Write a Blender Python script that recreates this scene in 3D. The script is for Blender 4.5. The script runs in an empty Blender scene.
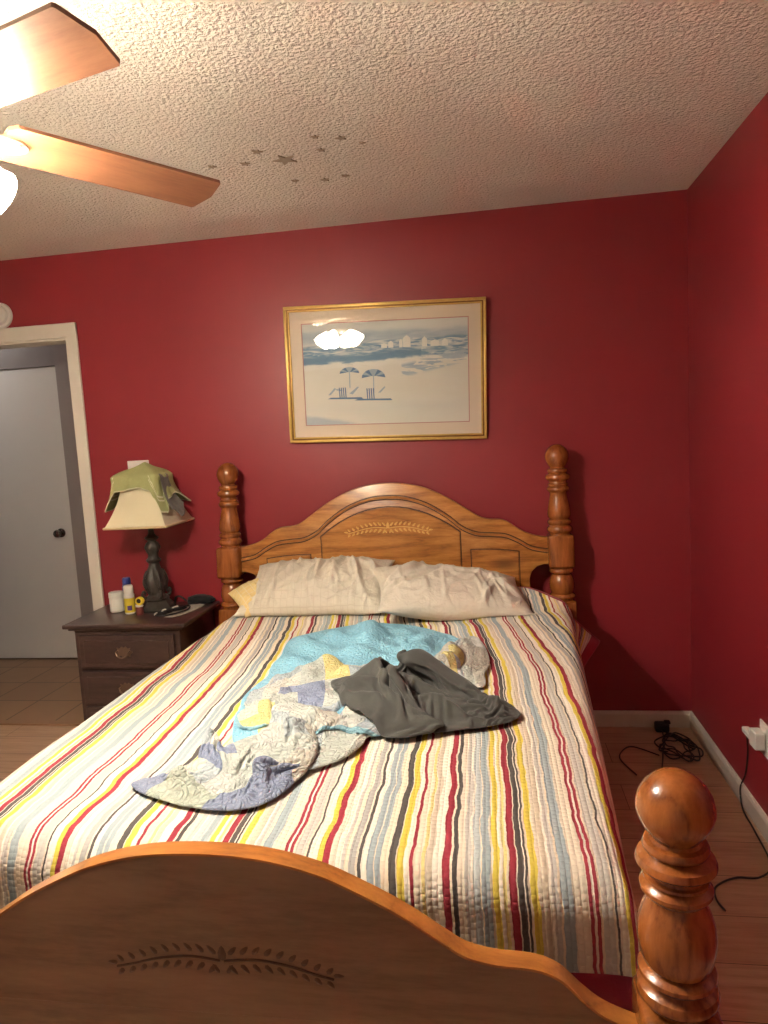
import bpy, bmesh, math, random
import numpy as np
from mathutils import Vector, Matrix, noise as mnoise

random.seed(7)
SC = bpy.context.scene
COL = SC.collection
PI = math.pi

# ---------------------------------------------------------------- camera
cam_data = bpy.data.cameras.new('camera')
cam = bpy.data.objects.new('camera', cam_data)
COL.objects.link(cam)
cam_r = Vector((0.98748717, 0.14745228, -0.05591875))
cam_u = Vector((0.03887502, 0.11603667, 0.99248387))
cam_f = Vector((-0.15283263, 0.98223893, -0.10885251))
mw = Matrix((cam_r, cam_u, -cam_f)).transposed().to_4x4()
mw.translation = Vector((-0.8944850, -3.3462299, 1.4498253))
cam.matrix_world = mw
cam_data.sensor_fit = 'VERTICAL'
cam_data.sensor_height = 36.0
cam_data.lens = 698.2935 / 1024.0 * 36.0
cam_data.clip_start = 0.02
SC.camera = cam

# ---------------------------------------------------------------- world, exposure
world = bpy.data.worlds.new('world')
SC.world = world
world.use_nodes = True
world.node_tree.nodes['Background'].inputs[0].default_value = (0.9, 0.85, 0.8, 1)
world.node_tree.nodes['Background'].inputs[1].default_value = 0.02
SC.view_settings.view_transform = 'Standard'
SC.view_settings.look = 'None'
SC.view_settings.gamma = 1.0
SC.view_settings.use_curve_mapping = False
SC.view_settings.exposure = 1.0
BULB_WATTS = 17.0
BULB_COLOR = (1.0, 0.945, 0.83)
HUB = (-1.97, -2.11)

# ---------------------------------------------------------------- material helpers
def srgb(r, g, b):
    def c(v):
        v /= 255.0
        return v / 12.92 if v <= 0.04045 else ((v + 0.055) / 1.055) ** 2.4
    return (c(r), c(g), c(b), 1.0)

class NT:
    """small helper around a node tree"""
    def __init__(s, name):
        s.m = bpy.data.materials.new(name)
        s.m.use_nodes = True
        s.t = s.m.node_tree
        s.b = s.t.nodes['Principled BSDF']
        s.out = s.t.nodes['Material Output']
    def n(s, kind, **kw):
        nd = s.t.nodes.new(kind)
        for k, v in kw.items():
            setattr(nd, k, v)
        return nd
    def l(s, a, b):
        s.t.links.new(a, b)
    def val(s, sock, v):
        if hasattr(v, 'is_linked') or hasattr(v, 'links'):
            s.l(v, sock)
        else:
            sock.default_value = v
    def math(s, op, a, b=0.0, c=0.0):
        nd = s.n('ShaderNodeMath', operation=op)
        s.val(nd.inputs[0], a); s.val(nd.inputs[1], b); s.val(nd.inputs[2], c)
        return nd.outputs[0]
    def mix(s, f, a, b):
        nd = s.n('ShaderNodeMix', data_type='RGBA')
        s.val(nd.inputs[0], f); s.val(nd.inputs[6], a); s.val(nd.inputs[7], b)
        return nd.outputs[2]
    def coords(s, scale=(1, 1, 1), kind='Object', rot=(0, 0, 0)):
        tc = s.n('ShaderNodeTexCoord')
        mp = s.n('ShaderNodeMapping')
        mp.inputs['Scale'].default_value = scale
        mp.inputs['Rotation'].default_value = rot
        s.l(tc.outputs[kind], mp.inputs[0])
        return mp.outputs[0]
    def noise(s, vec, scale, detail=4, rough=0.55, dist=0.0):
        nd = s.n('ShaderNodeTexNoise')
        s.l(vec, nd.inputs['Vector'])
        nd.inputs['Scale'].default_value = scale
        nd.inputs['Detail'].default_value = detail
        nd.inputs['Roughness'].default_value = rough
        nd.inputs['Distortion'].default_value = dist
        return nd.outputs['Fac']
    def ramp(s, fac, stops, interp='LINEAR'):
        nd = s.n('ShaderNodeValToRGB')
        nd.color_ramp.interpolation = interp
        e = nd.color_ramp.elements
        e[0].position, e[0].color = stops[0]
        e[1].position, e[1].color = stops[-1]
        for p, c in stops[1:-1]:
            x = e.new(p); x.color = c
        s.l(fac, nd.inputs[0])
        return nd.outputs[0]
    def bump(s, h, strength=0.3, dist=0.01, normal=None):
        nd = s.n('ShaderNodeBump')
        nd.inputs['Strength'].default_value = strength
        nd.inputs['Distance'].default_value = dist
        s.l(h, nd.inputs['Height'])
        if normal is not None:
            s.l(normal, nd.inputs['Normal'])
        s.l(nd.outputs[0], s.b.inputs['Normal'])
        return nd.outputs[0]
    def set(s, color=None, rough=None, metal=None, spec=None, coat=None):
        if color is not None: s.val(s.b.inputs['Base Color'], color)
        if rough is not None: s.val(s.b.inputs['Roughness'], rough)
        if metal is not None: s.b.inputs['Metallic'].default_value = metal
        if spec is not None: s.b.inputs['Specular IOR Level'].default_value = spec
        if coat is not None:
            s.b.inputs['Coat Weight'].default_value = coat
            s.b.inputs['Coat Roughness'].default_value = 0.15
        return s.m

def plain(name, color, rough=0.5, metal=0.0, spec=0.5, var=0.06, nscale=30.0, bump=0.0):
    t = NT(name)
    v = t.coords()
    f = t.noise(v, nscale, 3)
    a = tuple(max(0, c * (1 - var)) for c in color[:3]) + (1,)
    b = tuple(min(1, c * (1 + var)) for c in color[:3]) + (1,)
    t.set(t.mix(f, a, b), rough, metal, spec)
    if bump:
        t.bump(f, bump, 0.004)
    return t.m

def wood(name, dark, mid, light, stretch, ringscale=6.0, rough=0.35, coat=0.3, knots=True):
    """grain runs along the axis with the smallest stretch value"""
    t = NT(name)
    v = t.coords(stretch)
    n1 = t.noise(v, 1.6, 3, 0.5, 0.4)
    w = t.math('FRACT', t.math('MULTIPLY', n1, ringscale))
    w2 = t.math('ABSOLUTE', t.math('SUBTRACT', w, 0.5))
    fine = t.noise(t.coords(tuple(x * 4 for x in stretch)), 6.0, 5, 0.7)
    f = t.math('ADD', t.math('MULTIPLY', w2, 0.9), t.math('MULTIPLY', t.math('SUBTRACT', fine, 0.5), 0.8))
    f = t.math('ADD', f, 0.22)
    c = t.ramp(f, [(0.0, dark), (0.35, mid), (0.75, light), (1.0, light)])
    if knots:
        vo = t.n('ShaderNodeTexVoronoi')
        vo.inputs['Scale'].default_value = 0.9
        t.l(t.coords((stretch[0] * 1.3, stretch[1] * 0.4, stretch[2] * 0.45)), vo.inputs['Vector'])
        k = t.ramp(vo.outputs['Distance'], [(0.0, (1, 1, 1, 1)), (0.05, (0.9, 0.9, 0.9, 1)), (0.13, (0, 0, 0, 1))])
        c = t.mix(k, c, tuple(x * 0.45 for x in dark[:3]) + (1,))
    t.set(c, rough, coat=coat)
    t.bump(fine, 0.06, 0.003)
    return t.m

def fabric(name, color, rough=0.9, weave=700.0, bump=0.25, var=0.08):
    t = NT(name)
    v = t.coords()
    f = t.noise(v, weave, 2)
    g = t.noise(v, 8.0, 3)
    a = tuple(c * (1 - var) for c in color[:3]) + (1,)
    b = tuple(min(1, c * (1 + var)) for c in color[:3]) + (1,)
    t.set(t.mix(t.math('MULTIPLY', t.math('ADD', f, g), 0.5), a, b), rough, spec=0.15)
    t.b.inputs['Sheen Weight'].default_value = 0.15
    t.bump(f, bump, 0.0015)
    return t.m

# ---------------------------------------------------------------- mesh helpers
def obj(name, bm, mat, parent=None, smooth=False, loc=None, mats=None):
    me = bpy.data.meshes.new(name)
    bm.normal_update()
    bm.to_mesh(me)
    bm.free()
    for m in (mats or [mat]):
        me.materials.append(m)
    if smooth:
        for p in me.polygons:
            p.use_smooth = True
        if smooth != 'all':
            try:
                me.set_sharp_from_angle(angle=math.radians(smooth if smooth is not True else 40))
            except Exception:
                pass
    o = bpy.data.objects.new(name, me)
    COL.objects.link(o)
    if loc is not None:
        o.location = loc
    if parent is not None:
        o.parent = parent
    return o

def thing(name, label, cat, loc=(0, 0, 0), rotz=0.0, group=None):
    o = bpy.data.objects.new(name, None)
    o.empty_display_size = 0.05
    COL.objects.link(o)
    o.location = loc
    o.rotation_euler = (0, 0, rotz)
    o['label'] = label; o['category'] = cat
    if group: o['group'] = group
    return o

def tag(o, label, cat, group=None, kind=None):
    o['label'] = label; o['category'] = cat
    if group: o['group'] = group
    if kind: o['kind'] = kind
    return o

def structure(o, label=None):
    o['kind'] = 'structure'
    if label: o['label'] = label
    return o

def add_box(bm, c, s, bevel=0.0, seg=2, mat=None):
    m = mat if mat is not None else Matrix.Identity(4)
    r = bmesh.ops.create_cube(bm, size=1.0, matrix=m @ Matrix.Translation(Vector(c)) @ Matrix.Diagonal((s[0], s[1], s[2], 1)))
    if bevel > 0:
        es = set()
        for v in r['verts']:
            es.update(v.link_edges)
        bmesh.ops.bevel(bm, geom=list(es), offset=bevel, segments=seg, affect='EDGES', profile=0.5)

def add_lathe(bm, prof, segs=32, mat=None, cap=True):
    """prof: list of (radius, z)"""
    m = mat if mat is not None else Matrix.Identity(4)
    rings = []
    for r, z in prof:
        if r < 1e-5:
            rings.append([bm.verts.new(m @ Vector((0, 0, z)))])
        else:
            rings.append([bm.verts.new(m @ Vector((r * math.cos(2 * PI * i / segs), r * math.sin(2 * PI * i / segs), z))) for i in range(segs)])
    for a, b in zip(rings, rings[1:]):
        for i in range(segs):
            j = (i + 1) % segs
            if len(a) == 1 and len(b) == 1: continue
            if len(a) == 1: bm.faces.new((a[0], b[j], b[i]))
            elif len(b) == 1: bm.faces.new((a[i], a[j], b[0]))
            else: bm.faces.new((a[i], a[j], b[j], b[i]))
    if cap:
        if len(rings[0]) > 1: bm.faces.new(list(reversed(rings[0])))
        if len(rings[-1]) > 1: bm.faces.new(rings[-1])
    bmesh.ops.recalc_face_normals(bm, faces=bm.faces[:])

def smooth_path(pts, n=8):
    P = [Vector(p) for p in pts]
    if len(P) < 3: return P
    out = []
    for i in range(len(P) - 1):
        p0 = P[max(i - 1, 0)]; p1 = P[i]; p2 = P[i + 1]; p3 = P[min(i + 2, len(P) - 1)]
        for k in range(n):
            t = k / n
            out.append(0.5 * ((2 * p1) + (p2 - p0) * t + (2 * p0 - 5 * p1 + 4 * p2 - p3) * t * t + (3 * p1 - p0 - 3 * p2 + p3) * t ** 3))
    out.append(P[-1])
    return out

def add_tube(bm, pts, rad, segs=8, sub=6, cap=True):
    P = smooth_path(pts, sub) if sub else [Vector(p) for p in pts]
    rings = []
    ref = Vector((0, 0, 1))
    for i, p in enumerate(P):
        t = (P[min(i + 1, len(P) - 1)] - P[max(i - 1, 0)])
        if t.length < 1e-9: t = Vector((1, 0, 0))
        t.normalize()
        rr = ref if abs(t.dot(ref)) < 0.95 else Vector((1, 0, 0))
        a = t.cross(rr).normalized(); b = a.cross(t).normalized()
        r = rad(i / max(1, len(P) - 1)) if callable(rad) else rad
        rings.append([bm.verts.new(p + r * (math.cos(2 * PI * k / segs) * a + math.sin(2 * PI * k / segs) * b)) for k in range(segs)])
    for a, b in zip(rings, rings[1:]):
        for k in range(segs):
            j = (k + 1) % segs
            bm.faces.new((a[k], a[j], b[j], b[k]))
    if cap:
        bm.faces.new(list(reversed(rings[0]))); bm.faces.new(rings[-1])
    bmesh.ops.recalc_face_normals(bm, faces=bm.faces[:])

def add_prism_xz(bm, poly, y0, y1, bevel=0.0):
    """polygon in the XZ plane extruded along Y"""
    f = [bm.verts.new((x, y0, z)) for x, z in poly]
    b = [bm.verts.new((x, y1, z)) for x, z in poly]
    n = len(poly)
    faces = [bm.faces.new(f), bm.faces.new(list(reversed(b)))]
    es = []
    for i in range(n):
        j = (i + 1) % n
        faces.append(bm.faces.new((f[j], f[i], b[i], b[j])))
    bmesh.ops.recalc_face_normals(bm, faces=faces)
    if bevel > 0:
        es = [e for e in bm.edges if e.is_valid and ((e.verts[0] in f and e.verts[1] in f) or (e.verts[0] in b and e.verts[1] in b))]
        bmesh.ops.bevel(bm, geom=es, offset=bevel, segments=2, affect='EDGES', profile=0.5)

def add_prism_xy(bm, poly, z0, z1, mat=None):
    m = mat if mat is not None else Matrix.Identity(4)
    a = [bm.verts.new(m @ Vector((x, y, z0))) for x, y in poly]
    b = [bm.verts.new(m @ Vector((x, y, z1))) for x, y in poly]
    n = len(poly)
    fs = [bm.faces.new(list(reversed(a))), bm.faces.new(b)]
    for i in range(n):
        j = (i + 1) % n
        fs.append(bm.faces.new((a[i], a[j], b[j], b[i])))
    bmesh.ops.recalc_face_normals(bm, faces=fs)

def chaikin(pts, it=2, closed=True):
    P = [Vector(p) for p in pts]
    for _ in range(it):
        Q = []
        n = len(P)
        rng = range(n) if closed else range(n - 1)
        if not closed: Q.append(P[0])
        for i in rng:
            a, b = P[i], P[(i + 1) % n]
            Q.append(a * 0.75 + b * 0.25); Q.append(a * 0.25 + b * 0.75)
        if not closed: Q.append(P[-1])
        P = Q
    return P

def sstep(a, b, x):
    t = min(1.0, max(0.0, (x - a) / (b - a)))
    return t * t * (3 - 2 * t)

def fbm(x, y, z=0.0, oct=3):
    v = 0.0; a = 1.0
    for i in range(oct):
        v += a * mnoise.noise(Vector((x, y, z)))
        x *= 2.03; y *= 2.03; z += 3.7; a *= 0.5
    return v

# ---------------------------------------------------------------- shared materials
def mat_wall(name, c):
    t = NT(name)
    v = t.coords()
    big = t.noise(v, 2.2, 3)
    f = t.noise(v, 240.0, 3)
    a = tuple(x * 0.93 for x in c[:3]) + (1,)
    b = tuple(x * 1.07 for x in c[:3]) + (1,)
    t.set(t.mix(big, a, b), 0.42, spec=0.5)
    t.bump(f, 0.12, 0.0015)
    return t.m
M_RED = mat_wall('red_paint', (0.250, 0.018, 0.026, 1))
M_OFFWHITE = mat_wall('off_white_paint', (0.70, 0.66, 0.60, 1))
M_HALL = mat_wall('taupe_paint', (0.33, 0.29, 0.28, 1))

def mat_ceiling():
    t = NT('popcorn_ceiling')
    v = t.coords()
    n1 = t.noise(v, 85.0, 3, 0.6, 0.4)
    vo = t.n('ShaderNodeTexVoronoi', feature='SMOOTH_F1')
    vo.inputs['Scale'].default_value = 95.0
    t.l(v, vo.inputs['Vector'])
    h = t.math('ADD', t.math('MULTIPLY', n1, 1.0), t.math('MULTIPLY', vo.outputs['Distance'], -0.6))
    t.set(t.mix(t.noise(v, 1.2, 2), (0.80, 0.77, 0.72, 1), (0.86, 0.83, 0.78, 1)), 0.95, spec=0.1)
    t.bump(h, 0.9, 0.013)
    return t.m
M_CEIL = mat_ceiling()

def mat_planks(name='laminate_planks'):
    t = NT(name)
    v = t.coords()
    br = t.n('ShaderNodeTexBrick')
    br.offset = 0.37; br.squash = 1.0
    br.inputs['Scale'].default_value = 1.0
    br.inputs['Brick Width'].default_value = 1.15
    br.inputs['Row Height'].default_value = 0.19
    br.inputs['Mortar Size'].default_value = 0.0011
    br.inputs['Mortar Smooth'].default_value = 0.2
    br.inputs['Bias'].default_value = 0.0
    br.inputs['Color1'].default_value = (0.0, 0, 0, 1)
    br.inputs['Color2'].default_value = (1, 1, 1, 1)
    br.inputs['Mortar'].default_value = (0.5, 0.5, 0.5, 1)
    t.l(v, br.inputs['Vector'])
    sep = t.n('ShaderNodeSeparateColor'); t.l(br.outputs['Color'], sep.inputs[0])
    g = t.noise(t.coords((1.5, 22, 1)), 2.2, 5, 0.6, 0.5)
    g2 = t.noise(t.coords((4, 60, 1)), 3.0, 4, 0.7)
    f = t.math('ADD', t.math('MULTIPLY', g, 0.7), t.math('MULTIPLY', g2, 0.3))
    c = t.ramp(f, [(0.25, srgb(158, 124, 100)), (0.5, srgb(206, 170, 142)), (0.75, srgb(228, 196, 166))])
    c = t.mix(t.math('MULTIPLY', sep.outputs[0], 0.45), c, srgb(158, 118, 92))
    c = t.mix(br.outputs['Fac'], c, srgb(38, 22, 14))
    t.set(c, 0.36, spec=0.45)
    t.bump(t.math('MULTIPLY', br.outputs['Fac'], -1.0), 0.3, 0.002)
    return t.m
M_FLOOR = mat_planks()

def mat_tiles():
    t = NT('hall_tiles')
    v = t.coords()
    br = t.n('ShaderNodeTexBrick')
    br.offset = 0.0
    br.inputs['Scale'].default_value = 1.0
    br.inputs['Brick Width'].default_value = 0.30
    br.inputs['Row Height'].default_value = 0.30
    br.inputs['Mortar Size'].default_value = 0.006
    br.inputs['Color1'].default_value = srgb(150, 116, 88)
    br.inputs['Color2'].default_value = srgb(164, 130, 100)
    br.inputs['Mortar'].default_value = srgb(104, 80, 62)
    t.l(v, br.inputs['Vector'])
    n = t.noise(v, 9, 4)
    t.set(t.mix(t.math('MULTIPLY', n, 0.35), br.outputs['Color'], srgb(120, 92, 70)), 0.45)
    return t.m
M_TILE = mat_tiles()
M_TRIM = plain('trim_white', (0.74, 0.70, 0.62, 1), 0.45, var=0.04)
M_BASE = plain('baseboard_white', (0.62, 0.54, 0.46, 1), 0.5, var=0.10, nscale=12)
M_DOOR = plain('door_white', (0.72, 0.70, 0.67, 1), 0.5, var=0.02, nscale=4)
M_CHROME = plain('knob_metal', (0.30, 0.27, 0.24, 1), 0.25, 1.0)
M_PLASTIC = plain('white_plastic', (0.80, 0.78, 0.72, 1), 0.4, var=0.02)
M_BLACK = plain('black_rubber', (0.012, 0.011, 0.011, 1), 0.5)

# ================================================================ ROOM
H = 2.44
XL, YB = -4.30, -4.70           # left and near ends of the bedroom
DX0, DX1, DZ = -3.765, -2.995, 2.022   # doorway
WT = 0.12
HALL_Y = 1.05

bm = bmesh.new()
def slab(bm, x0, x1, y0, y1, z0, z1): add_box(bm, ((x0 + x1) / 2, (y0 + y1) / 2, (z0 + z1) / 2), (x1 - x0, y1 - y0, z1 - z0))
slab(bm, XL - 0.1, DX0, 0, WT, 0, H); slab(bm, DX1, 0.1, 0, WT, 0, H); slab(bm, DX0, DX1, 0, WT, DZ, H)
structure(obj('wall_back', bm, M_RED), 'red painted wall behind the bed')
bm = bmesh.new(); slab(bm, 0, 0.1, YB, WT, 0, H)
structure(obj('wall_right', bm, M_RED), 'red painted side wall beside the bed')
bm = bmesh.new(); slab(bm, XL - 0.1, XL, YB, WT, 0, H)
structure(obj('wall_left', bm, M_OFFWHITE))
bm = bmesh.new(); slab(bm, XL - 0.1, 0.1, YB - 0.1, YB, 0, H)
structure(obj('wall_front', bm, M_OFFWHITE))
bm = bmesh.new(); slab(bm, XL - 0.1, 0.1, YB - 0.1, WT, H, H + 0.1)
structure(obj('ceiling', bm, M_CEIL), 'white popcorn textured ceiling')
bm = bmesh.new(); slab(bm, XL - 0.1, 0.1, YB - 0.1, 0.0, -0.1, 0)
structure(obj('floor', bm, M_FLOOR), 'brown wood plank floor')

# hall beyond the doorway
bm = bmesh.new(); slab(bm, -5.2, -2.3, 0.0, HALL_Y + 0.1, -0.1, 0.0)
structure(obj('floor_hall', bm, M_TILE), 'brown tiled hall floor beyond the doorway')
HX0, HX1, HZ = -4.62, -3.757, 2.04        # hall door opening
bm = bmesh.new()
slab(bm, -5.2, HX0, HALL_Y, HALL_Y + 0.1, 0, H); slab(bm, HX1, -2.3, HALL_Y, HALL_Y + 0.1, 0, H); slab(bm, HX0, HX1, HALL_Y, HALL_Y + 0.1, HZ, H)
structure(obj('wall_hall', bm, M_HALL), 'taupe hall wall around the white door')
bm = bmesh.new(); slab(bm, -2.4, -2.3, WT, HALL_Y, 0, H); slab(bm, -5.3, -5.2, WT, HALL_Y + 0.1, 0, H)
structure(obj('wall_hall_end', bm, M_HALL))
bm = bmesh.new(); slab(bm, -5.2, -2.3, WT, HALL_Y + 0.1, H, H + 0.1)
structure(obj('ceiling_hall', bm, M_CEIL))
# closed white hall door
HALL_FILL = True  # an unseen fill lamp is added in the hall
dr = obj('door_1', (lambda b: (add_box(b, ((HX0 + HX1) / 2, HALL_Y + 0.03, HZ / 2 + 0.005), (HX1 - HX0 - 0.006, 0.036, HZ - 0.014), 0.002), b)[1])(bmesh.new()), M_DOOR)
structure(dr, 'plain white hall door seen through the doorway')
bm = bmesh.new()
rot = Matrix.Translation((HX1 - 0.09, HALL_Y + 0.012, 0.905)) @ Matrix.Rotation(PI / 2, 4, 'X')
add_lathe(bm, [(0.0, 0.0), (0.031, 0.0), (0.031, 0.006), (0.013, 0.010), (0.011, 0.028), (0.022, 0.036), (0.028, 0.048), (0.024, 0.060), (0.010, 0.066), (0.0, 0.067)], 20, rot)
obj('door_knob', bm, M_CHROME, dr, True)

# white casing round the bedroom doorway
bm = bmesh.new()
cw, ct = 0.062, 0.016
def casing_leg(x):
    add_box(bm, (x, -ct / 2, (DZ + 0.08) / 2), (cw, ct, DZ + 0.08), 0.004)
casing_leg(DX1 + cw / 2 + 0.003); casing_leg(DX0 - cw / 2 - 0.003)
add_box(bm, ((DX0 + DX1) / 2, -ct / 2 - 0.0005, DZ + 0.045), (DX1 - DX0 + 2 * cw + 0.006, ct, 0.072), 0.004)
# jamb lining and stop
slab(bm, DX1 - 0.001, DX1 + 0.012, -0.004, WT + 0.004, 0, DZ); slab(bm, DX0 - 0.012, DX0 + 0.001, -0.004, WT + 0.004, 0, DZ)
slab(bm, DX0, DX1, -0.004, WT + 0.004, DZ - 0.001, DZ + 0.012)
structure(obj('trim_1', bm, M_TRIM), 'white door casing')
bm = bmesh.new(); add_box(bm, ((DX0 + DX1) / 2, -0.03, 0.004), (DX1 - DX0, 0.05, 0.012), 0.004)
structure(obj('trim_2', bm, plain('threshold_wood', srgb(150, 112, 82), 0.4)))

# baseboards
def baseboard(name, p0, p1, n):
    bm = bmesh.new()
    d = Vector((p1[0] - p0[0], p1[1] - p0[1], 0)); L = d.length; d.normalize(); nv = Vector((n[0], n[1], 0))
    prof = [(0, 0), (0.013, 0), (0.013, 0.062), (0.009, 0.072), (0.004, 0.077), (0, 0.077)]
    a = [bm.verts.new(Vector(p0 + (0,)) + nv * t + Vector((0, 0, z))) for t, z in prof]
    b = [bm.verts.new(Vector(p1 + (0,)) + nv * t + Vector((0, 0, z))) for t, z in prof]
    bm.faces.new(a); bm.faces.new(list(reversed(b)))
    for i in range(len(prof)):
        j = (i + 1) % len(prof); bm.faces.new((a[j], a[i], b[i], b[j]))
    bmesh.ops.recalc_face_normals(bm, faces=bm.faces[:])
    structure(obj(name, bm, M_BASE))
baseboard('baseboard_back', (DX1 + 0.066, 0.0), (0.0, 0.0), (0, -1))
baseboard('baseboard_right', (0.0, 0.0), (0.0, YB), (-1, 0))
baseboard('baseboard_left', (XL, 0.0), (XL, YB), (1, 0))
baseboard('baseboard_front', (XL, YB), (0.0, YB), (0, 1))

# ================================================================ BED
PINE = wood('pine_panel', srgb(108, 62, 22), srgb(160, 103, 45), srgb(187, 130, 66), (1.1, 7, 8), 5.0, 0.34, 0.25)
PINE_EDGE = wood('pine_rail', srgb(120, 68, 28), srgb(165, 104, 48), srgb(186, 124, 62), (1.0, 6, 9), 5.0, 0.30, 0.3, knots=False)
TURNED = wood('turned_pine', srgb(88, 46, 17), srgb(136, 76, 32), srgb(156, 92, 42), (7, 7, 1.0), 5.0, 0.26, 0.4, knots=False)
GROOVE = plain('groove_brown', srgb(72, 38, 16), 0.5)  # dark brown strips that mark the groove lines
GOLD = plain('gilded_carving', srgb(214, 170, 98), 0.4, var=0.12, nscale=90)
CARVE_DARK = plain('dark_carving', srgb(82, 54, 36), 0.5)

bed = thing('bed', 'wooden four-poster style bed with arched headboard and turned ball-topped posts', 'bed', (-1.385, -1.2, 0))
def local(b, m):      # bmesh built in world coordinates -> local to an unrotated empty
    bmesh.ops.translate(b, verts=b.verts[:], vec=-Vector(m))
BL = (-1.385, -1.2, 0)

def part(name, bm, mat, parent, smooth=False, origin=BL):
    local(bm, origin)
    return obj(name, bm, mat, parent, smooth)

POST = [(0.0, 1.3620), (0.016, 1.3595), (0.030, 1.352), (0.042, 1.340), (0.050, 1.325), (0.0535, 1.310), (0.0535, 1.300), (0.050, 1.286), (0.043, 1.272), (0.036, 1.262), (0.033, 1.257),
        (0.036, 1.252), (0.043, 1.250), (0.0455, 1.244), (0.0455, 1.240), (0.043, 1.234), (0.040, 1.231), (0.045, 1.227), (0.053, 1.222), (0.0555, 1.214), (0.0555, 1.209), (0.052, 1.203), (0.043, 1.198),
        (0.039, 1.192), (0.040, 1.186), (0.045, 1.184), (0.045, 1.178), (0.041, 1.174), (0.046, 1.170), (0.050, 1.164), (0.050, 1.157), (0.046, 1.151), (0.040, 1.146), (0.0375, 1.139),
        (0.040, 1.122), (0.045, 1.098), (0.050, 1.070), (0.0525, 1.050), (0.052, 1.036), (0.046, 1.026), (0.043, 1.022), (0.049, 1.019), (0.054, 1.013), (0.0545, 1.006), (0.051, 1.000), (0.045, 0.996),
        (0.048, 0.991), (0.055, 0.986), (0.0575, 0.978), (0.0575, 0.972), (0.054, 0.965), (0.047, 0.960), (0.046, 0.957), (0.046, 0.950)]
POST2 = [(0.046, 0.805), (0.046, 0.797), (0.052, 0.793), (0.055, 0.786), (0.054, 0.779), (0.046, 0.773), (0.042, 0.768), (0.047, 0.760), (0.053, 0.745), (0.0565, 0.725), (0.056, 0.705), (0.050, 0.685),
         (0.048, 0.680), (0.056, 0.675), (0.060, 0.667), (0.058, 0.660), (0.050, 0.655), (0.050, 0.645)]

FOOT_MAP = [(-1.0, -0.955), (-0.355, -0.310), (-0.333, -0.292), (-0.302, -0.262), (-0.28, -0.244), (-0.255, -0.215), (-0.167, -0.148), (-0.152, -0.128), (-0.1, -0.087), (-0.063, -0.058), (0.0, 0.0), (0.1, 0.1)]
def remap(t):
    for (a, va), (b, vb) in zip(FOOT_MAP, FOOT_MAP[1:]):
        if t <= b: return va + (vb - va) * (t - a) / (b - a)
    return t
FOOTPOST = [(r, 1.305 + remap(z - 1.305)) for r, z in POST if z > 1.142]
FOOTPOST += [(0.042, 1.158), (0.047, 1.146), (0.052, 1.130), (0.0545, 1.110), (0.0545, 1.096), (0.051, 1.076), (0.047, 1.064)]
FOOTPOST += [(r, 1.305 + remap(z - 1.305)) for r, z in POST if z < 1.0265]
def bedpost(x, y, dz, lean, label, upper_mat, foot=False):
    """a turned post; x, y is the foot of the post, dz shifts the turning"""
    bm = bmesh.new()
    k = 1.0
    up = 0.043 if foot else 0.0
    pr = [(r * (1.04 if foot else 1.0), z + dz) for r, z in (FOOTPOST if foot else POST)]
    add_lathe(bm, pr, 36)
    add_box(bm, (0, 0, 0.8765 + dz + up), (0.116, 0.116, 0.153), 0.014, 3)
    add_lathe(bm, [(r * k, z + dz + up) for r, z in POST2], 36)
    bot = 0.647 + dz + up
    add_box(bm, (0, 0, bot / 2), (0.112, 0.112, bot), 0.006)
    for v in bm.verts:
        v.co.x += lean * (v.co.z - 0.9)
    bmesh.ops.translate(bm, verts=bm.verts[:], vec=(x, y, 0))
    return part('bedpost', bm, upper_mat, bed, 35)
HL, HR, FR, FL = (-2.170, -0.11), (-0.592, -0.11), (-0.645, -2.322), (-2.165, -2.322)
bedpost(HL[0], HL[1], 0.0, 0.04, '', TURNED)
bedpost(HR[0], HR[1], 0.007, -0.012, '', TURNED)
bedpost(FR[0], FR[1], -0.424, 0.0, '', TURNED, True)
bedpost(FL[0], FL[1], -0.424, 0.0, '', TURNED, True)

def mirror_half(half, cx):
    r = [(cx + a, z) for a, z in half]
    l = [(cx - a, z) for a, z in half if a > 0]
    return list(reversed(l)) + r
def smooth2(pts, n=6):
    return [(p.x, p.z) for p in smooth_path([(a, 0, b) for a, b in pts], n)]

def strip_profile(bm, path, w, y_back, y_front):
    """flat strip of width w following a path in XZ, raised from y_back to y_front (toward -Y)"""
    P = [Vector((a, b)) for a, b in path]
    L, R = [], []
    for i, p in enumerate(P):
        t = (P[min(i + 1, len(P) - 1)] - P[max(i - 1, 0)]).normalized()
        n = Vector((-t.y, t.x))
        L.append(p + n * w / 2); R.append(p - n * w / 2)
    poly = [(v.x, v.y) for v in L] + [(v.x, v.y) for v in reversed(R)]
    ring = []
    for i in range(len(P)):
        ring.append([bm.verts.new((L[i].x, y_back, L[i].y)), bm.verts.new((L[i].x * .85 + R[i].x * .15, y_front, L[i].y * .85 + R[i].y * .15)),
                     bm.verts.new((L[i].x * .15 + R[i].x * .85, y_front, L[i].y * .15 + R[i].y * .85)), bm.verts.new((R[i].x, y_back, R[i].y))])
    for a, b in zip(ring, ring[1:]):
        for k in range(4):
            j = (k + 1) % 4
            bm.faces.new((a[k], a[j], b[j], b[k]))
    bm.faces.new(ring[0]); bm.faces.new(list(reversed(ring[-1])))
    bmesh.ops.recalc_face_normals(bm, faces=bm.faces[:])

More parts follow.
